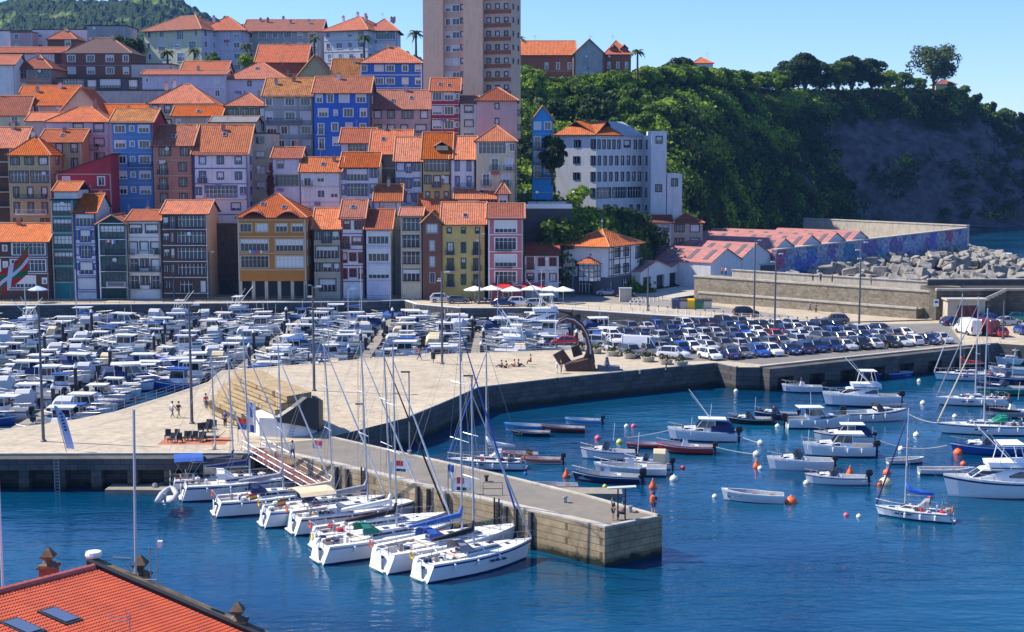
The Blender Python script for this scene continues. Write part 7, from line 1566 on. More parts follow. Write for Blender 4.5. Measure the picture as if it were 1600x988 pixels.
for i in range(16):
    p = G(738+i*9.3+rr.uniform(-2,2), 473.5+rr.uniform(-1.5,2)); 
    if i % 2: spawn(('terrace_table', [('table_top', tme, (0,0,0), 0, []), ('leg', tle, (0,0,0), 0, [])]), 'small white table under the terrace parasols, %s from the left' % ORD[i//2], 'table', p, 0, 'terrace tables')
    else: spawn(chair, 'dark terrace chair, %s from the left under the parasols' % ORD[i//2], 'chair', p, R(rr.uniform(0,360)), 'terrace chairs')
for i, a in enumerate([(742,475,'sit',TK),(757,474,'sit',TW),(775,475,'sit',TR),(790,474,'stand',TK),(842,475,'sit',TB),(856,474,'walk',TK)]): person(a[0], a[1], a[2], a[3], TK, 50*i, 'terrace guest, %s from the left among the parasols' % ORD[i])
for i, (px, c_, lb) in enumerate([(1056,(.03,.05,.12),'dark blue container, leftmost of the recycling row'),(1067,(.35,.33,.36),'grey white container, second of the recycling row'),(1079,(.75,.45,.0),'yellow container in the middle of the recycling row'),(1091,(.03,.18,.08),'green container right of the yellow one'),(1105,(.5,.48,.36),'cream and black container, rightmost of the recycling row')]):
    p = G(px, 482); t_ = thing('recycling_bin', lb, 'container', p, 0, 'recycling containers'); mb = MB(); mb.loft([[(-.7,-.6,0),(.7,-.6,0),(.7,.6,0),(-.7,.6,0)],[(-.75,-.65,1.3),(.75,-.65,1.3),(.75,.65,1.3),(-.75,.65,1.3)]]); build('bin_body', mb, mat('bin_%d' % i, c_, .5), t_); mb = MB(); mb.loft([[(x,.66*math.cos(a),1.3+.5*math.sin(a)) for a in np.linspace(0,math.pi,8)] for x in (-.76,.76)], 0, True); build('lid', mb, darkgrey if i in (1,3,4) else mat('bin_%d' % i, c_), t_)
bo = MB(); bo.lathe([(.12,0),(.12,.75),(.10,.8)], m=0, n=8); bo.lathe([(.13,.8),(.14,1.0),(.02,1.05)], m=1, n=8); bme = bo.mesh('road_bollard', [white, mat('dark_red_top', (.2,.03,.03), .5)])
for i in range(22): p = G(985+i*14.5, 483+i*1.25 if i < 19 else 505); tag(obj('road_bollard', bme, None, p), 'white bollard with a dark red top along the harbour road', 'bollard', 'road bollards')
for i in range(9): p = G(985+i*6.2, 476-i*.9+(i > 5)*1.2); tag(obj('road_bollard', bme, None, p), 'white bollard with a dark red top along the harbour road', 'bollard', 'road bollards')
def railing(pts, label, h=1.05, sp=2.0, m=None, nbar=2):
    mb = ps = MB()
    for a, c in zip(pts[:-1], pts[1:]):
        a, c = Vector(a), Vector(c); L_ = (c-a).length; n = max(1, int(L_/sp))
        for k in range(nbar): z = h*(k+1)/nbar; mb.tube([a+Vector((0,0,z)), c+Vector((0,0,z))], .03, 0, 4)
        for k in range(n+1): q = a.lerp(c, k/n); ps.tube([q, q+Vector((0,0,h))], .03, 0, 4)
    tag(build('railing', mb, m or steel), label, 'railing')
sh3 = Vector((0, .6, 0))
railing([v+sh3 for v in (prom[7:11])], 'long grey railing between the harbour road and the marina', m=steel)
railing([v+sh3 for v in (prom[1:5])], 'dark railing along the promenade edge before the front houses', m=darkgrey, sp=2.5, nbar=3)
mk_ = [v-Vector((0,.6,0)) for v in (mole[23:32])]; railing(mk_, 'steel railing along the plaza edge facing the marina', nbar=3)
lb_ = G(1048+0, 505)
# concrete block, sign boxes by the guild house
p = G(977, 471); mb = MB(); mb.box(-1.1,1.1,-.9,.9,0,2.4); mb.box(-1.2,1.2,-1,1,2.4,2.55,1); tag(build('utility_cabinet', mb, [concrete, FR['s']], loc=p), 'pale grey utility cabinet right of the harbour house', 'cabinet')
# ---------------------------------------------------------------- foliage
def leafm(name, c, c2):
    m = mat(name, c, .75, noise=.5, scale=.35, col2=c2, spec=.2, coord='Object'); N, Lk = m.node_tree.nodes, m.node_tree.links; b = N['Principled BSDF']
    tr = N.new('ShaderNodeBsdfTranslucent'); ms = N.new('ShaderNodeMixShader'); ms.inputs[0].default_value = .30; Lk.new(b.inputs['Base Color'].links[0].from_socket, tr.inputs[0])
    Lk.new(b.outputs[0], ms.inputs[1]); Lk.new(tr.outputs[0], ms.inputs[2]); Lk.new(ms.outputs[0], N['Material Output'].inputs['Surface']); return m
LG = leafm('leaf_green', (.13,.21,.025), (.06,.11,.018)); LB = leafm('leaf_bright', (.27,.38,.03), (.15,.25,.025)); LD = leafm('leaf_dark', (.05,.09,.018), (.022,.042,.012)); LO = leafm('leaf_olive', (.12,.165,.05), (.06,.09,.03))
bark = mat('bark', (.12,.09,.06), .9, noise=.4, scale=3)
def leaves(centres, radii, n, size, flat=1.0, seed=0):
    """numpy leaf quads on and in a set of ellipsoid clumps"""
    r = np.random.default_rng(seed); C_ = np.asarray(centres, float); Rr = np.asarray(radii, float)
    idx = r.choice(len(C_), n, p=(Rr[:,0]**2)/np.sum(Rr[:,0]**2)); d = r.normal(size=(n,3)); d /= np.linalg.norm(d, axis=1)[:,None]; d[:,2] = np.abs(d[:,2])*1.0*np.where(r.random(n) < .72, 1, -1)
    rad = r.uniform(.72, 1.08, n)[:,None]; P = C_[idx]+d*Rr[idx]*rad
    nrm = d+r.normal(scale=.55, size=(n,3)); nrm /= np.linalg.norm(nrm, axis=1)[:,None]; a = np.cross(nrm, r.normal(size=(n,3))); a /= np.linalg.norm(a, axis=1)[:,None]; b2 = np.cross(nrm, a)
    s = size*r.uniform(.6, 1.3, n)[:,None]; a *= s; b2 *= s*.7
    return np.stack([P-a-b2*.4, P+b2, P+a-b2*.3, P-b2*1.1], 1).reshape(-1, 3)
def quads_mesh(name, V4, m):
    n = len(V4)//4; me = bpy.data.meshes.new(name); me.vertices.add(len(V4)); me.vertices.foreach_set('co', V4.astype(np.float32).ravel()); me.loops.add(4*n); me.loops.foreach_set('vertex_index', np.arange(4*n, dtype=np.int32)); me.polygons.add(n); me.polygons.foreach_set('loop_start', np.arange(0, 4*n, 4, dtype=np.int32)); me.update(calc_edges=True); me.materials.append(m); return me
def mk_tree(h, w_, m, seed, n=2600, size=.42, trunk=.35, lobes=14, flat=.75, open_=False):
    r = random.Random(seed); cs, rs = [], []; ch = h*(1-trunk); cz = h*trunk+ch*.5
    for i in range(lobes):
        a = r.uniform(0, 2*math.pi); q = r.uniform(.25, 1)**.6; zz = r.uniform(-.8, .9); rad = (1-zz*zz*.55); x, y = w_*.36*q*math.cos(a)*rad, w_*.36*q*math.sin(a)*rad; k = r.uniform(.7, 1.2)*(.75 if open_ else 1)
        cs.append((x, y, cz+zz*ch*.36)); rs.append((w_*.20*k, w_*.20*k, w_*.15*k*flat/.75))
    crown = quads_mesh('crown', leaves(cs, rs, n, size, seed=seed), m)
    t_ = MB(); t_.tube([(0,0,-.5),(.05,.02,h*trunk*.6),(0,0,h*trunk+ch*.25)], [h*.035,h*.028,h*.018], 0, 7); l_ = MB()
    for c_ in cs[:9]: l_.tube([(0,0,h*trunk*r.uniform(.6,1.1)), Vector((c_[0]*.5,c_[1]*.5,(h*trunk+c_[2])/2)), c_], [h*.016,h*.010,h*.005], 0, 5)
    return ('tree', [('trunk', t_.mesh('trunk', bark), (0,0,0), 0, [('limbs', l_.mesh('limbs', bark), (0,0,0), 0)]), ('crown', crown, (0,0,0), 0, [])])
T_poll = [mk_tree(10.5, 10, LG, 1, 2300, .45, .30, 18, flat=.6), mk_tree(10, 10.5, LB, 2, 2300, .45, .28, 18, flat=.6), mk_tree(9.6, 9.5, LB, 3, 2100, .45, .28, 18, flat=.6)]
T_dark = [mk_tree(18, 15, LD, 4, 4200, .55, .2, 22), mk_tree(17, 13, LD, 5, 3600, .55, .22, 20), mk_tree(15, 12, LG, 6, 3200, .5, .2, 18)]
T_big = mk_tree(23, 27, LO, 7, 4200, .55, .34, 34, .8, True)
T_bush = [mk_tree(5.5, 6, LG, 8, 900, .4, .12, 10), mk_tree(6.5, 6, LD, 9, 1000, .4, .12, 10), mk_tree(6, 7, LB, 10, 1000, .4, .12, 11), mk_tree(7, 7, LG, 12, 1100, .42, .1, 12)]
def slope_pt(px, py, dmin=300):
    """first hit of the photo ray with the hill profile"""
    d = dmin
    while d < 900:
        if A(px, py, d).z <= ground_at(px, d): return A(px, py, d)
        d += 1.0
    return None
def crest_d(px): P = col_prof(px); return P[6][0]
def ridge_tree(px, d, tree, label, s=1.0, group=None, dz=0):
    x = (px-800)/F*d/cp; z = ground_at(px, d)-.3+dz; return spawn(tree, label, 'tree', (x, d, z), random.uniform(0, 6.28), group, s)
k = 0
for px in np.arange(824, 1216, 15.5):
    k += 1; d = crest_d(px)+random.uniform(2, 6); ridge_tree(px, d, T_poll[2 if px < 905 and k % 2 else k % 2], 'round topped promenade tree on the hill edge, %s from the tower' % ORD[k-1], random.uniform(.9, 1.08), 'promenade trees on the cliff top')
k = 0
for px in np.arange(832, 1200, 21): 
    k += 1; d = crest_d(px)+random.uniform(12, 18); ridge_tree(px, d, T_poll[k % 3], 'promenade tree of the back line, %s from the school' % ORD[k-1], random.uniform(.9, 1.05), 'promenade trees on the cliff top')
for px, dd, tr, s, lb in [(1222,6,T_dark[1],.85,'dark tree at the left of the cliff top clump'),(1250,7,T_dark[0],1.0,'tall dark round tree, first of the cliff top clump'),(1272,12,T_dark[1],.9,'dark tree behind the first tall round tree'),(1300,6,T_dark[2],1.05,'dark tree in the middle of the cliff top clump'),(1322,8,T_dark[0],.95,'second tall dark round tree of the cliff top clump'),(1352,7,T_dark[1],.95,'dark tree right of the second tall round tree'),(1378,8,T_poll[2],1.15,'bright green low tree in the cliff top clump'),(1402,6,T_dark[2],.72,'low green tree left of the big airy tree'),(1425,5,T_dark[2],.6,'small dense tree under the big airy tree'),(1030,28,T_dark[2],.72,'bushy tree behind the promenade line near the palm'),(1056,30,T_dark[0],.72,'pointed dark tree top above the promenade line'),(1072,34,T_dark[1],.6,'dark tree top right of the pointed one'),(1008,30,T_dark[2],.65,'green tree right of the school palm')]:
    ridge_tree(px, crest_d(px)+dd, tr, lb, s)
ridge_tree(1447, crest_d(1447)+4, T_big, 'big airy spreading tree with visible branches at the cliff end', 1.0)
k = 0
for px, py, ti, s in [(1490,150,3,1.1),(1512,163,1,1.1),(1535,170,1,1.0),(1560,172,3,1.0),(1580,185,1,1.1),(1598,192,0,1.2),(1470,160,0,1.2),(1500,172,0,.9)]:
    k += 1; d = crest_d(px); ridge_tree(px, d+1, T_bush[ti], 'bush on the falling cliff edge, %s from the big airy tree' % ORD[k-1], s*1.2, 'bushes on the cliff edge')
# individual trees on the slope
spots = [(835,150,2,1.5),(862,160,2,1.4),(890,150,3,1.5),(915,158,3,1.5),(845,178,0,1.4),(872,190,1,1.6),(905,185,3,1.5),(935,190,1,2.0),(960,178,3,1.6),(985,165,3,1.5),(1010,180,0,1.6),(960,205,0,1.2),(1000,205,3,1.3),(1040,190,3,1.3),(1060,210,0,1.2),(1090,200,3,1.2),(1110,230,0,1.1),(1140,240,3,1.1),(1165,220,0,1.0),(1200,165,3,1.2),(1212,190,3,1.3),(1205,215,0,1.2),(1215,270,2,1.2),(1240,250,2,1.1),(1235,285,3,1.3),(1260,262,0,1.1),(1205,300,3,1.2),(1255,295,0,1.1),(1290,300,0,1.0),(1120,280,1,1.2),(1150,300,3,1.1),(1180,320,1,1.1),(1090,300,1,1.3),(1110,325,1,1.2),(1280,270,3,.8),(1330,160,3,1.0),(1375,155,0,1.0),(1460,175,2,1.0),(1230,320,1,1.0),(1075,255,1,1.4),(1130,265,0,1.0),(1330,285,1,.8)]
for i, (px, py, ti, s) in enumerate(spots):
    q = slope_pt(px, py+12)
    if q is None: continue
    vert = 'upper' if py < 200 else ('middle' if py < 265 else 'lower')
    near = 'left part' if px < 960 else ('part behind the white institute' if px < 1080 else ('middle part' if px < 1200 else 'cliff side part'))
    spawn(T_bush[ti], '%s bushy tree on the %s slope, %s, number %s from the left' % (['mid green','dark green','bright green','leafy green'][ti], vert, near, ORD[i % 40]) if False else '%s bushy tree, %s of the slope trees counted from the left' % (['mid green','dark','bright green','leafy green'][ti], ORD[sorted(spots).index((px, py, ti, s)) % 40]), 'tree', (q.x, q.y, q.z-1), random.uniform(0, 6.28), 'trees on the green slope', s)
# mass of scrub covering the slope: one stuff object
cs, rs = [], []
for _ in range(5200):
    px = random.uniform(795, 1680); P = col_prof(px); t0 = random.random()
    j0 = 1 if px < 1060 else 2
    seg = random.choice(range(j0, 7)); a, c = P[seg], P[seg+1] if seg+1 < len(P) else P[seg]
    d = a[0]+(c[0]-a[0])*t0; z = a[1]+(c[1]-a[1])*t0
    if seg == 6 and t0 > .25: d = a[0]+(c[0]-a[0])*t0*.25; z = a[1]+(c[1]-a[1])*t0*.25
    if d < 300 and px < 1000 and (px < 845): continue
    x = (px-800)/F*d/cp; f = (z-P[2][1])/(P[6][1]-P[2][1]+1e-6)
    if px > 1235:
        nz = mn.noise(Vector((x*.03, z*.05, 3.1)))
        keep = .95 if f > .82 else (.02 if px < 1500 else .45)
        if nz > .18: keep = max(keep, .6)
        if px < 1275+ (1-f)*70: keep = max(keep, .8)
        if random.random() > keep: continue
    if z < 3: continue
    if not (855 < px < 1075 and 315 < d < 346): cs.append((x, d-.6, z+.4)); k = random.uniform(1.6, 4.3) if px < 1240 or f > .85 else random.uniform(1.0, 2.6); rs.append((k, k, k*.8))
    if len(cs) > 4200: break
V4 = leaves(cs, rs, 175000, .62, seed=5); n4 = len(V4)//4; sel = np.random.default_rng(1).random(n4)
V4 = V4.reshape(n4, 4, 3); gnz = np.array([mn.noise(Vector((float(v[0])*.06, float(v[1])*.06, float(v[2])*.09))) for v in V4[:,0,:]])
gv = gnz+sel*.3-.15+np.clip((95-V4[:,0,0])*.004, -.14, .12)  # brightest share puts sunlit tops into the leaf colour
for nm, m_, ms in (('hillside_scrub', LB, gv > .30), ('hillside_scrub', LG, (gv > .05) & (gv <= .30)), ('hillside_scrub', LD, gv <= .05)):
    o = obj(nm, quads_mesh(nm, V4[ms].reshape(-1, 3), m_)); tag(o, 'thick green scrub and woodland covering the slope and cliff edge' if m_ is LG else 'yellow green share of the slope scrub, coloured as sunlit tops' if m_ is LB else 'dark green share of the scrub covering the slope', 'scrub', None, 'stuff')
# greenery under the terrace
cs, rs = [], []
for _ in range(420):
    px = random.uniform(838, 1012); d = random.uniform(286, 300); z = ground_at(px, d); x = (px-800)/F*d/cp; k = random.uniform(.9, 2.0); cs.append((x, d, z)); rs.append((k, k, k*.8))
for _ in range(160): px = random.uniform(845, 905); d = random.uniform(283.5, 286.5); z = random.uniform(4, 17); x = (px-800)/F*d/cp; k = random.uniform(.8, 1.6); cs.append((x, d, z)); rs.append((k, k, k))
o = obj('terrace_scrub', quads_mesh('terrace_scrub', leaves(cs, rs, 24000, .40, seed=8), LG)); tag(o, 'green climbing scrub on the bank behind the harbour house', 'scrub', None, 'stuff')
# round tree on the terrace, cypress, town trees
p = A(863, 286, 300); spawn(mk_tree(10.2, 6.6, LD, 21, 2600, .36, .2, 16), 'round dark tree on the terrace beside the azure house', 'tree', (p.x, p.y, p.z), 0)
p = A(905, 318, 292); spawn(T_bush[2], 'bright leafy bush at the terrace corner', 'bush', (p.x, p.y, p.z-1), 0, None, .8)
cy = MB(); p = A(423, 308, 287.5); V_ = leaves([(0,0,z) for z in (1,2.2,3.4,4.6,5.8)], [(.65*k, .65*k, .9) for k in (1,1.1,1,.8,.5)], 900, .28, seed=4); t_ = thing('cypress', 'narrow dark red brown cypress before the lilac white house', 'tree', (p.x, p.y, p.z)); obj('crown', quads_mesh('crown', V_, mat('reddish_leaf', (.09,.02,.02), .8, noise=.4, scale=2)), t_); m = MB(); m.tube([(0,0,-1),(0,0,4)], .12); build('trunk', m, bark, t_)
def palm(px, py, top, d, label):
    p = A(px, py, d); h = A(px, top, d).z-p.z; t_ = thing('palm_tree', label, 'palm', p, random.uniform(0, 6)); m = MB(); m.tube([(0,0,-3),(0,0,h*.5),(0,0,h*.72)], [.36,.28,.24], 0, 7); build('trunk', m, bark, t_)
    f = MB(); hz = h*.72; L_ = max(2.6, h*.34)
    for k in range(30):
        a = 2*math.pi*k/30*3.7+random.uniform(-.2, .2); up = random.uniform(-.1, 1.25); prev = None
        for s in range(6):
            tt = s/5; r_ = L_*tt*math.cos(up*.7)*(1); z = hz+L_*(math.sin(up)*tt-.75*tt*tt); w_ = .32*math.sin(math.pi*min(1, tt*.9+.08)); c_ = Vector((r_*math.cos(a), r_*math.sin(a), z)); sd_ = Vector((-math.sin(a), math.cos(a), 0))*w_; q = (c_-sd_-Vector((0,0,w_*.5)), c_, c_+sd_-Vector((0,0,w_*.5)))
            if prev: f.quad(prev[0], prev[1], q[1], q[0]); f.quad(prev[1], prev[2], q[2], q[1])
            prev = q
    build('fronds', f, LO, t_)
palm(222, 98, 68, 405, 'palm left of the cream apartment block'); palm(262, 100, 76, 402, 'short palm before the cream apartment block, left one'); palm(304, 98, 72, 402, 'palm before the cream apartment block, right one'); palm(386, 96, 62, 402, 'palm between the two apartment wings'); palm(491, 78, 52, 405, 'palm behind the school gable'); palm(569, 96, 44, 398, 'tall palm before the white lit apartment block'); palm(650, 88, 38, 380, 'palm peeking out left of the tower'); palm(996, 108, 70, 432, 'palm right of the brick school'); palm(812, 75, 55, 440, 'palm top between tower and school')
for i, (px, py, ti, d, s) in enumerate([(205,100,1,392,1.5),(333,98,0,392,.9),(385,102,2,390,.9),(196,88,1,398,1.3)]): p = A(px, py, d); spawn(T_bush[ti], 'small garden tree before the hill top flats, %s from the left' % ORD[[1,2,3,0][i]], 'tree', (p.x, p.y, p.z-2), i, 'garden trees of the hill top', s)
# cliff top balustrade
def follow(px0, px1, off): return [Vector(((px-800)/F*(crest_d(px)+off)/cp, crest_d(px)+off, ground_at(px, crest_d(px)+off)+.1)) for px in np.arange(px0, px1, 12)]
railing(follow(1040, 1440, -1), 'pale balustrade along the cliff top promenade', h=1.3, sp=2.5, m=white, nbar=3)
q = A(1465, 140, 632); bh = house('small white pavilion with a red roof beside the big airy tree', 1462, 1494, 131, 125, 634, 'pearl', RR, 'h', ('.s.',), n=1, D=8, ch=0, grp=None, zb=ground_at(1478, 634)-1, name='pavilion', cat='pavilion')
# terrace by the azure house: retaining wall, low white walls, lamps
ta, tb_ = A(818, 326, 287), A(893, 326, 287); mb = MB(); mb.box(0, tb_.x-ta.x, 0, 34, -17, 0, 0); mb.box(-.1, tb_.x-ta.x+.1, -.1, .25, 0, .9, 1); mb.box(1, 9, 13, 13.3, 0, .9, 1)
structure('terrace', mb, [asphalt, white]).location = (ta.x, ta.y, ta.z)
for i, px in enumerate((810, 839, 896)):
    p = A(px, 322, 287.6); m = MB(); m.tube([(0,0,0),(0,0,3)], .06); q = MB(); q.lathe([(.03,-.3),(.28,-.1),(.28,.15),(.03,.3)], (0,0,3.2), n=8); spawn(('street_lamp', [('pole', m.mesh('pole', black), (0,0,0), 0, []), ('globe', q.mesh('globe', white), (0,0,0), 0, [])]), 'globe lamp on the terrace wall, %s from the left' % ORD[i], 'street lamp', (max(p.x, ta.x+.2), 287.5, ta.z), 0, 'terrace globe lamps')
# ---------------------------------------------------------------- rocks
rockm = mat('breakwater_rock', (.35,.32,.27), .9, noise=.6, scale=.9, bump=.6, bscale=2.5, detail=8)
rm_ = []
for s in range(8):
    r = random.Random(s); bm = bmesh.new(); bmesh.ops.create_cube(bm, size=1); 
    for v in bm.verts: v.co += Vector([r.uniform(-.2, .2) for _ in range(3)])
    bmesh.ops.bevel(bm, geom=bm.edges[:], offset=.10, segments=1, affect='EDGES'); bm.transform(Matrix.Diagonal((r.uniform(2.2,3.3), r.uniform(1.9,2.8), r.uniform(1.6,2.4), 1))); me = bpy.data.meshes.new('boulder'); bm.to_mesh(me); bm.free(); me.materials.append(rockm); rm_.append(me)
def rock_h(x, y):
    v = Vector((x, y, 0))-g0; tt = -(v.dot(gn)); s = v.dot(gu)
    return 4.3-.165*tt-max(0, s-104)*.12-max(0, 18-s)*.02
cand = []
for x in np.arange(48, 190, 2.55):
    for y in np.arange(262, 470, 2.75):
        xx, yy = x+random.uniform(-.8,.8), y+random.uniform(-.8,.8); v = Vector((xx, yy, 0))-g0; tt = -v.dot(gn); s = v.dot(gu); pr_ = proj((xx, yy, 2)); h = rock_h(xx, yy)
        if tt < 1.5 and s < 118 or tt < -14 or h < -.7 or not 1215 < pr_[0] < 1640: continue
        wv = (Vector((xx, yy, 0))-W0); dist = wv.dot(nb)
        if dist < 12 or (xx > 68 and yy < 258): continue
        if pr_[1] > 452 or s < -8: continue
        cand.append((xx, yy, h))
random.shuffle(cand); cand = sorted(cand[:296]) if len(cand) > 296 else cand
print('ROCKS', len(cand))
for i, (x, y, h) in enumerate(cand):
    o = obj('boulder', rm_[i % 8], None, (x, y, h+random.uniform(-.4, .7)), rot=(random.uniform(-.5,.5), random.uniform(-.5,.5), random.uniform(0, 6.28)), scale=random.uniform(.75, 1.3)); tag(o, 'tan angular concrete block in the breakwater heap', 'boulder', 'breakwater boulders')
V, FC = [], []; gx, gy = np.arange(45, 200, 3.0), np.arange(255, 475, 3.0)
for x in gx:
    for y in gy: V.append((x, y, max(-1.5, rock_h(x, y)-1.0+random.uniform(-.5, .5)) if -( (Vector((x,y,0))-g0).dot(gn)) > -15 and (Vector((x,y,0))-W0).dot(nb) > 8 else -2))
ny_ = len(gy)
for i in range(len(gx)-1):
    for j in range(ny_-1): a = i*ny_+j; FC.append((a, a+ny_, a+ny_+1, a+1))
mb = MB(); mb.v = V; mb.f = FC; mb.m = [0]*len(FC); structure('rock_mound', mb, mat('dark_rock_fill', (.16,.145,.12), .95, noise=.5, scale=.6, bump=.8, bscale=1.5))
# surf at the foot of the rocks
fm = mat('sea_foam', (.75,.78,.80), .9); mb = MB()
for i in range(240):
    x, y = random.uniform(60, 185), random.uniform(300, 520); h = rock_h(x, y)
    if not -1.6 < h < -.1 or proj((x,y,0))[0] < 1400: continue
    n = 7; r_ = random.uniform(.5, 2.2); mb.poly([(x+r_*random.uniform(.5,1)*math.cos(2*math.pi*j/n)*1.6, y+r_*random.uniform(.5,1)*math.sin(2*math.pi*j/n), .05+.002*(i % 9)) for j in range(n)])
if mb.v: o = build('foam', mb, fm); tag(o, 'white surf foam at the foot of the breakwater rocks', 'foam', None, 'stuff')
# ---------------------------------------------------------------- foreground roof
ap, rl, ve = A(145, 889, 55.5), A(-75, 946, 49.5), A(372, 987, 54)
ex = (ve-ap)*1.9; rx = (rl-ap)*1.3; H = thing('tower_roofed_house', 'near corner of a big house with a vivid red tiled roof and stone finials', 'house', (ap.x, ap.y, 0)); z0 = Vector((0,0,ap.z))
tile = mat('vivid_red_tiles', (.70,.11,.03), .6, noise=.35, scale=1.2, col2=(.54,.07,.02), detail=8, dirt=.12); n_r = 62; n_c = 64; nrm = ex.cross(rx).normalized(); nrm = nrm if nrm.z > 0 else -nrm
mb = MB(); rows = []
for j in range(n_c+1):
    for half in (0, 1):
        if j == n_c and half: continue
        v = (j+half*.999)/n_c; row = []
        for i in range(n_r*6+1):
            u_ = i/(n_r*6); hh = abs(math.sin(math.pi*i/6))**.7*.085; row.append(tuple(z0+ex*v+rx*u_+nrm*(hh+(.0 if half == 0 else .022))))
        rows.append(row)
mb.loft(rows, 0, False, False); build('roof', mb, tile, H)
def L3(px, py, d): q = A(px, py, d); return Vector((q.x-ap.x, q.y-ap.y, q.z))
rc = MB(); nn = 26
for k in range(nn): a, b2 = z0+rx*(k/nn)+nrm*.06, z0+rx*((k+1.08)/nn)+nrm*.06; rc.tube([a, b2], .17, 0, 8, r2=.14)
build('ridge_tiles', rc, mat('pinkish_ridge_tile', (.50,.12,.09), .6, noise=.3, scale=3), H)
# gable parapet: dark stone band with mossy coping, then the wall below
gd = ex.normalized(); out = Vector((gd.y, -gd.x, 0)).normalized(); out = out if out.y > 0 else -out; 
pa = MB(); a0, a1 = z0-gd*.3, z0+ex
def band(m, o0, o1, zt, zb_, mi): m.loft([[q+out*o0+Vector((0,0,zt)), q+out*o1+Vector((0,0,zt)), q+out*o1+Vector((0,0,zb_)), q+out*o0+Vector((0,0,zb_))] for q in (a0, a1)], mi, True)
band(pa, .02, .30, .22, -.5, 0); band(pa, .32, .85, .10, -.6, 1); band(pa, .87, 1.05, .0, -.9, 0); build('gable_parapet', pa, [mat('black_stone', (.022,.022,.024), .8, noise=.4, scale=3), mat('mossy_coping', (.20,.15,.08), .9, noise=.6, scale=1.6, col2=(.05,.045,.04))], H)
wl = MB(); q0, q1, q2, q3 = z0+out*.8-Vector((0,0,.7)), z0+ex+out*.8-Vector((0,0,.7)), z0+ex+rx-Vector((0,0,.7)), z0+rx+out*.8-Vector((0,0,.7))
for a, b2 in ((q0, q1), (q1, q2), (q2, q3), (q3, q0)): wl.quad(a, b2, Vector((b2.x, b2.y, 0)), Vector((a.x, a.y, 0)))
build('wall', wl, WC['salmon'], H)
bs = MB(); bs.slab([z0+Vector((0,0,-.05)), z0+rx+Vector((0,0,-.05)), z0+rx+out*5-gd*2+Vector((0,0,-3)), z0+out*5-gd*1+Vector((0,0,-3))], .1); build('back_roof', bs, tile, H)
finm = mat('aged_sandstone', (.20,.13,.075), .9, noise=.6, scale=3, col2=(.06,.045,.03)); brk = mat('finial_brick', (.26,.10,.07), .9, noise=.4, scale=5)
def pinnacle(px, ybase, ytop, d, yc):
    b_ = L3(px, ybase, d); s = (ybase-ytop)/F*d; m = MB(); w_ = s*.20
    m.box(b_.x-w_*1.15, b_.x+w_*1.15, b_.y-w_*1.15, b_.y+w_*1.15, b_.z-.6, b_.z+s*.38, 1); m.box(b_.x-w_*1.4, b_.x+w_*1.4, b_.y-w_*1.4, b_.y+w_*1.4, b_.z+s*.38, b_.z+s*.44, 0); m.box(b_.x-w_*1.25, b_.x+w_*1.25, b_.y-w_*1.25, b_.y+w_*1.25, b_.z+s*.44, b_.z+s*.48, 0)
    sq = lambda r, z: [(b_.x-r, b_.y-r, z), (b_.x+r, b_.y-r, z), (b_.x+r, b_.y+r, z), (b_.x-r, b_.y+r, z)]
    m.loft([sq(r*w_, b_.z+s*z) for r, z in ((1.0,.48),(.5,.54),(.35,.60),(.95,.70),(1.0,.74),(.45,.9),(.05,1.0))], 0, True); build('stone_finial', m, [finm, brk], H)
pinnacle(77, 906, 852, 57.5, 0); pinnacle(220, 922, 863, 56.5, 0); pinnacle(372, 992, 936, 54.6, 0)
b_ = L3(147, 890, 56.3); m = MB(); m.lathe([(.22,0),(.16,.3),(.12,.5)], b_, 1, 10); m.lathe([(.12,.5),(.3,.52),(.34,.62),(.30,.74),(.02,.76)], b_, 0, 14); build('vent_cowl', m, [white, black], H)
for (cx, cy) in ((93, 968), (33, 984)):
    v = None; best = None
    for i in range(60):
        for j in range(60):
            q = z0+ex*(i/60)+rx*(j/60); w3 = (q.x+ap.x, q.y+ap.y, q.z); pp = proj(w3); e_ = (pp[0]-cx)**2+(pp[1]-cy)**2
            if best is None or e_ < best[0]: best = (e_, q)
    q = best[1]+nrm*.12; a, c = gd*.62, rx.normalized()*.42; m = MB(); m.slab([q-a-c, q+a-c, q+a+c, q-a+c] if (a.cross(c)).z > 0 else [q-a+c, q+a+c, q+a-c, q-a-c], .12, 0); a2, c2 = a*.82, c*.78; up = nrm*.03
    m.quad(q-a2-c2+up, q+a2-c2+up, q+a2+c2+up, q-a2+c2+up, 1); build('skylight', m, [darkgrey, mat('skylight_glass', (.25,.30,.38), .1, .6)], H)
def rod(pts, r, name='aerial', m_=None):
    m = MB(); m.tube([L3(*p_) for p_ in pts], r, 0, 5); return m
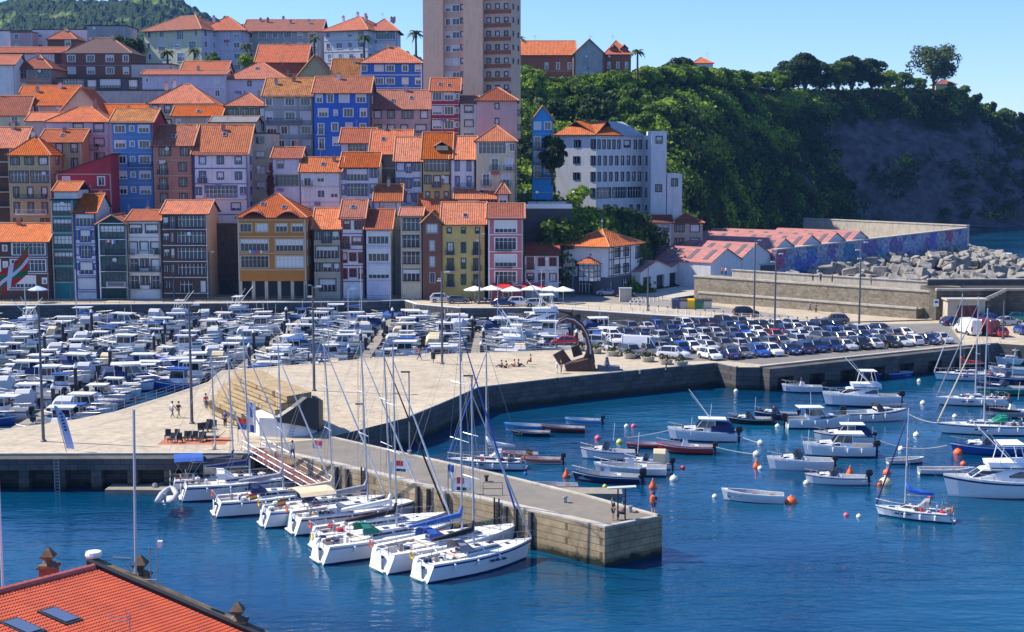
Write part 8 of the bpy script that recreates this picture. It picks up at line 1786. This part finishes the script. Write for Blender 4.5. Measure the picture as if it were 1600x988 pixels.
for nm, lb, segs, mm in [('tall_mast', 'tall slim grey mast rising above the red roof', [((212,905,56),(209,640,56),.055)], alu),
    ('roof_aerial', 'thin aerial with a small camera right of the tall mast', [((246,942,55.5),(246,840,55.5),.022),((236,905,56),(233,855,56),.03),((205,905,56),(246,906,55.6),.02)], steel),
    ('roof_aerial', 'flat bar aerial on a sloping arm left of the middle finial', [((176,871,56),(205,873,56),.03),((192,874,56),(207,898,56),.015)], steel),
    ('tv_aerial', 'faint television aerial standing on the red slope', [((203,1040,50.5),(203,957,50.5),.018),((165,962,50.5),(206,966,50.5),.012),((168,968,50.7),(206,972,50.6),.012),((196,950,50.5),(200,974,50.5),.01)], steel)]:
    t_ = thing(nm, lb, 'aerial' if 'aerial' in nm else 'mast', (ap.x, ap.y, 0)); m = MB()
    for a, b2, r in segs: m.tube([L3(*a), L3(*b2)], r, 0, 6)
    build('rods', m, mm, t_)
    if 'camera' in lb: c_ = L3(250, 850, 55.5); m = MB(); m.box(c_.x-.09, c_.x+.09, c_.y-.1, c_.y+.1, c_.z-.12, c_.z+.12); build('camera_box', m, white, t_)
# regional flag flying at the left edge
d = 58; t_ = thing('regional_flag', 'red flag with a green saltire and white cross at the left edge', 'flag', (A(-14, 470, d).x, d, 0)); m = MB(); m.tube([(0,0,9),(0,0,A(0,380,d).z+.2)], .05, 0, 6); build('flagpole', m, white, t_)
tip = [A(47,384,d), A(43,429,d+.2), A(-12,472,d), A(-12,440,d)]; o_ = Vector((A(-14,470,d).x, d, 0)); tl, br, bl, tlft = [Vector(v)-o_ for v in tip]
def fp(u_, v_): # u along the fly, v from bottom to top
    lo_ = bl.lerp(br, u_); hi_ = tlft.lerp(tl, u_); q = lo_.lerp(hi_, v_); q.y += .14*math.sin(u_*9+v_*2); q.z += .04*math.sin(u_*8); return q
m = MB(); nu, nv_ = 36, 22
for i in range(nu):
    for j in range(nv_):
        u_, v_ = (i+.5)/nu, (j+.5)/nv_; k = 2 if abs(u_-.5) < .055 or abs(v_-.5) < .09 else (1 if abs(u_-v_) < .10 or abs(u_+v_-1) < .10 else 0); m.quad(fp(i/nu, j/nv_), fp((i+1)/nu, j/nv_), fp((i+1)/nu, (j+1)/nv_), fp(i/nu, (j+1)/nv_), k)
build('flag_cloth', m, [mat('flag_red', (.60,.03,.03), .7), mat('flag_green', (.01,.20,.06), .7), mat('flag_white', (.75,.75,.75), .7)], t_)
# ---------------------------------------------------------------- air
HAZE = 0.00007
hm_ = bpy.data.materials.new('air_haze'); hm_.use_nodes = True; nt = hm_.node_tree; nt.nodes.remove(nt.nodes['Principled BSDF']); pv = nt.nodes.new('ShaderNodeVolumePrincipled'); pv.inputs['Color'].default_value = (.22,.48,1,1); pv.inputs['Density'].default_value = HAZE; pv.inputs['Anisotropy'].default_value = .2
nt.links.new(pv.outputs[0], nt.nodes['Material Output'].inputs['Volume'])
if HAZE > 0: mb = MB(); mb.box(-1500, 1500, -60, 2600, -3.2, 330); o = build('haze', mb, hm_); tag(o, None, None, None, 'stuff')
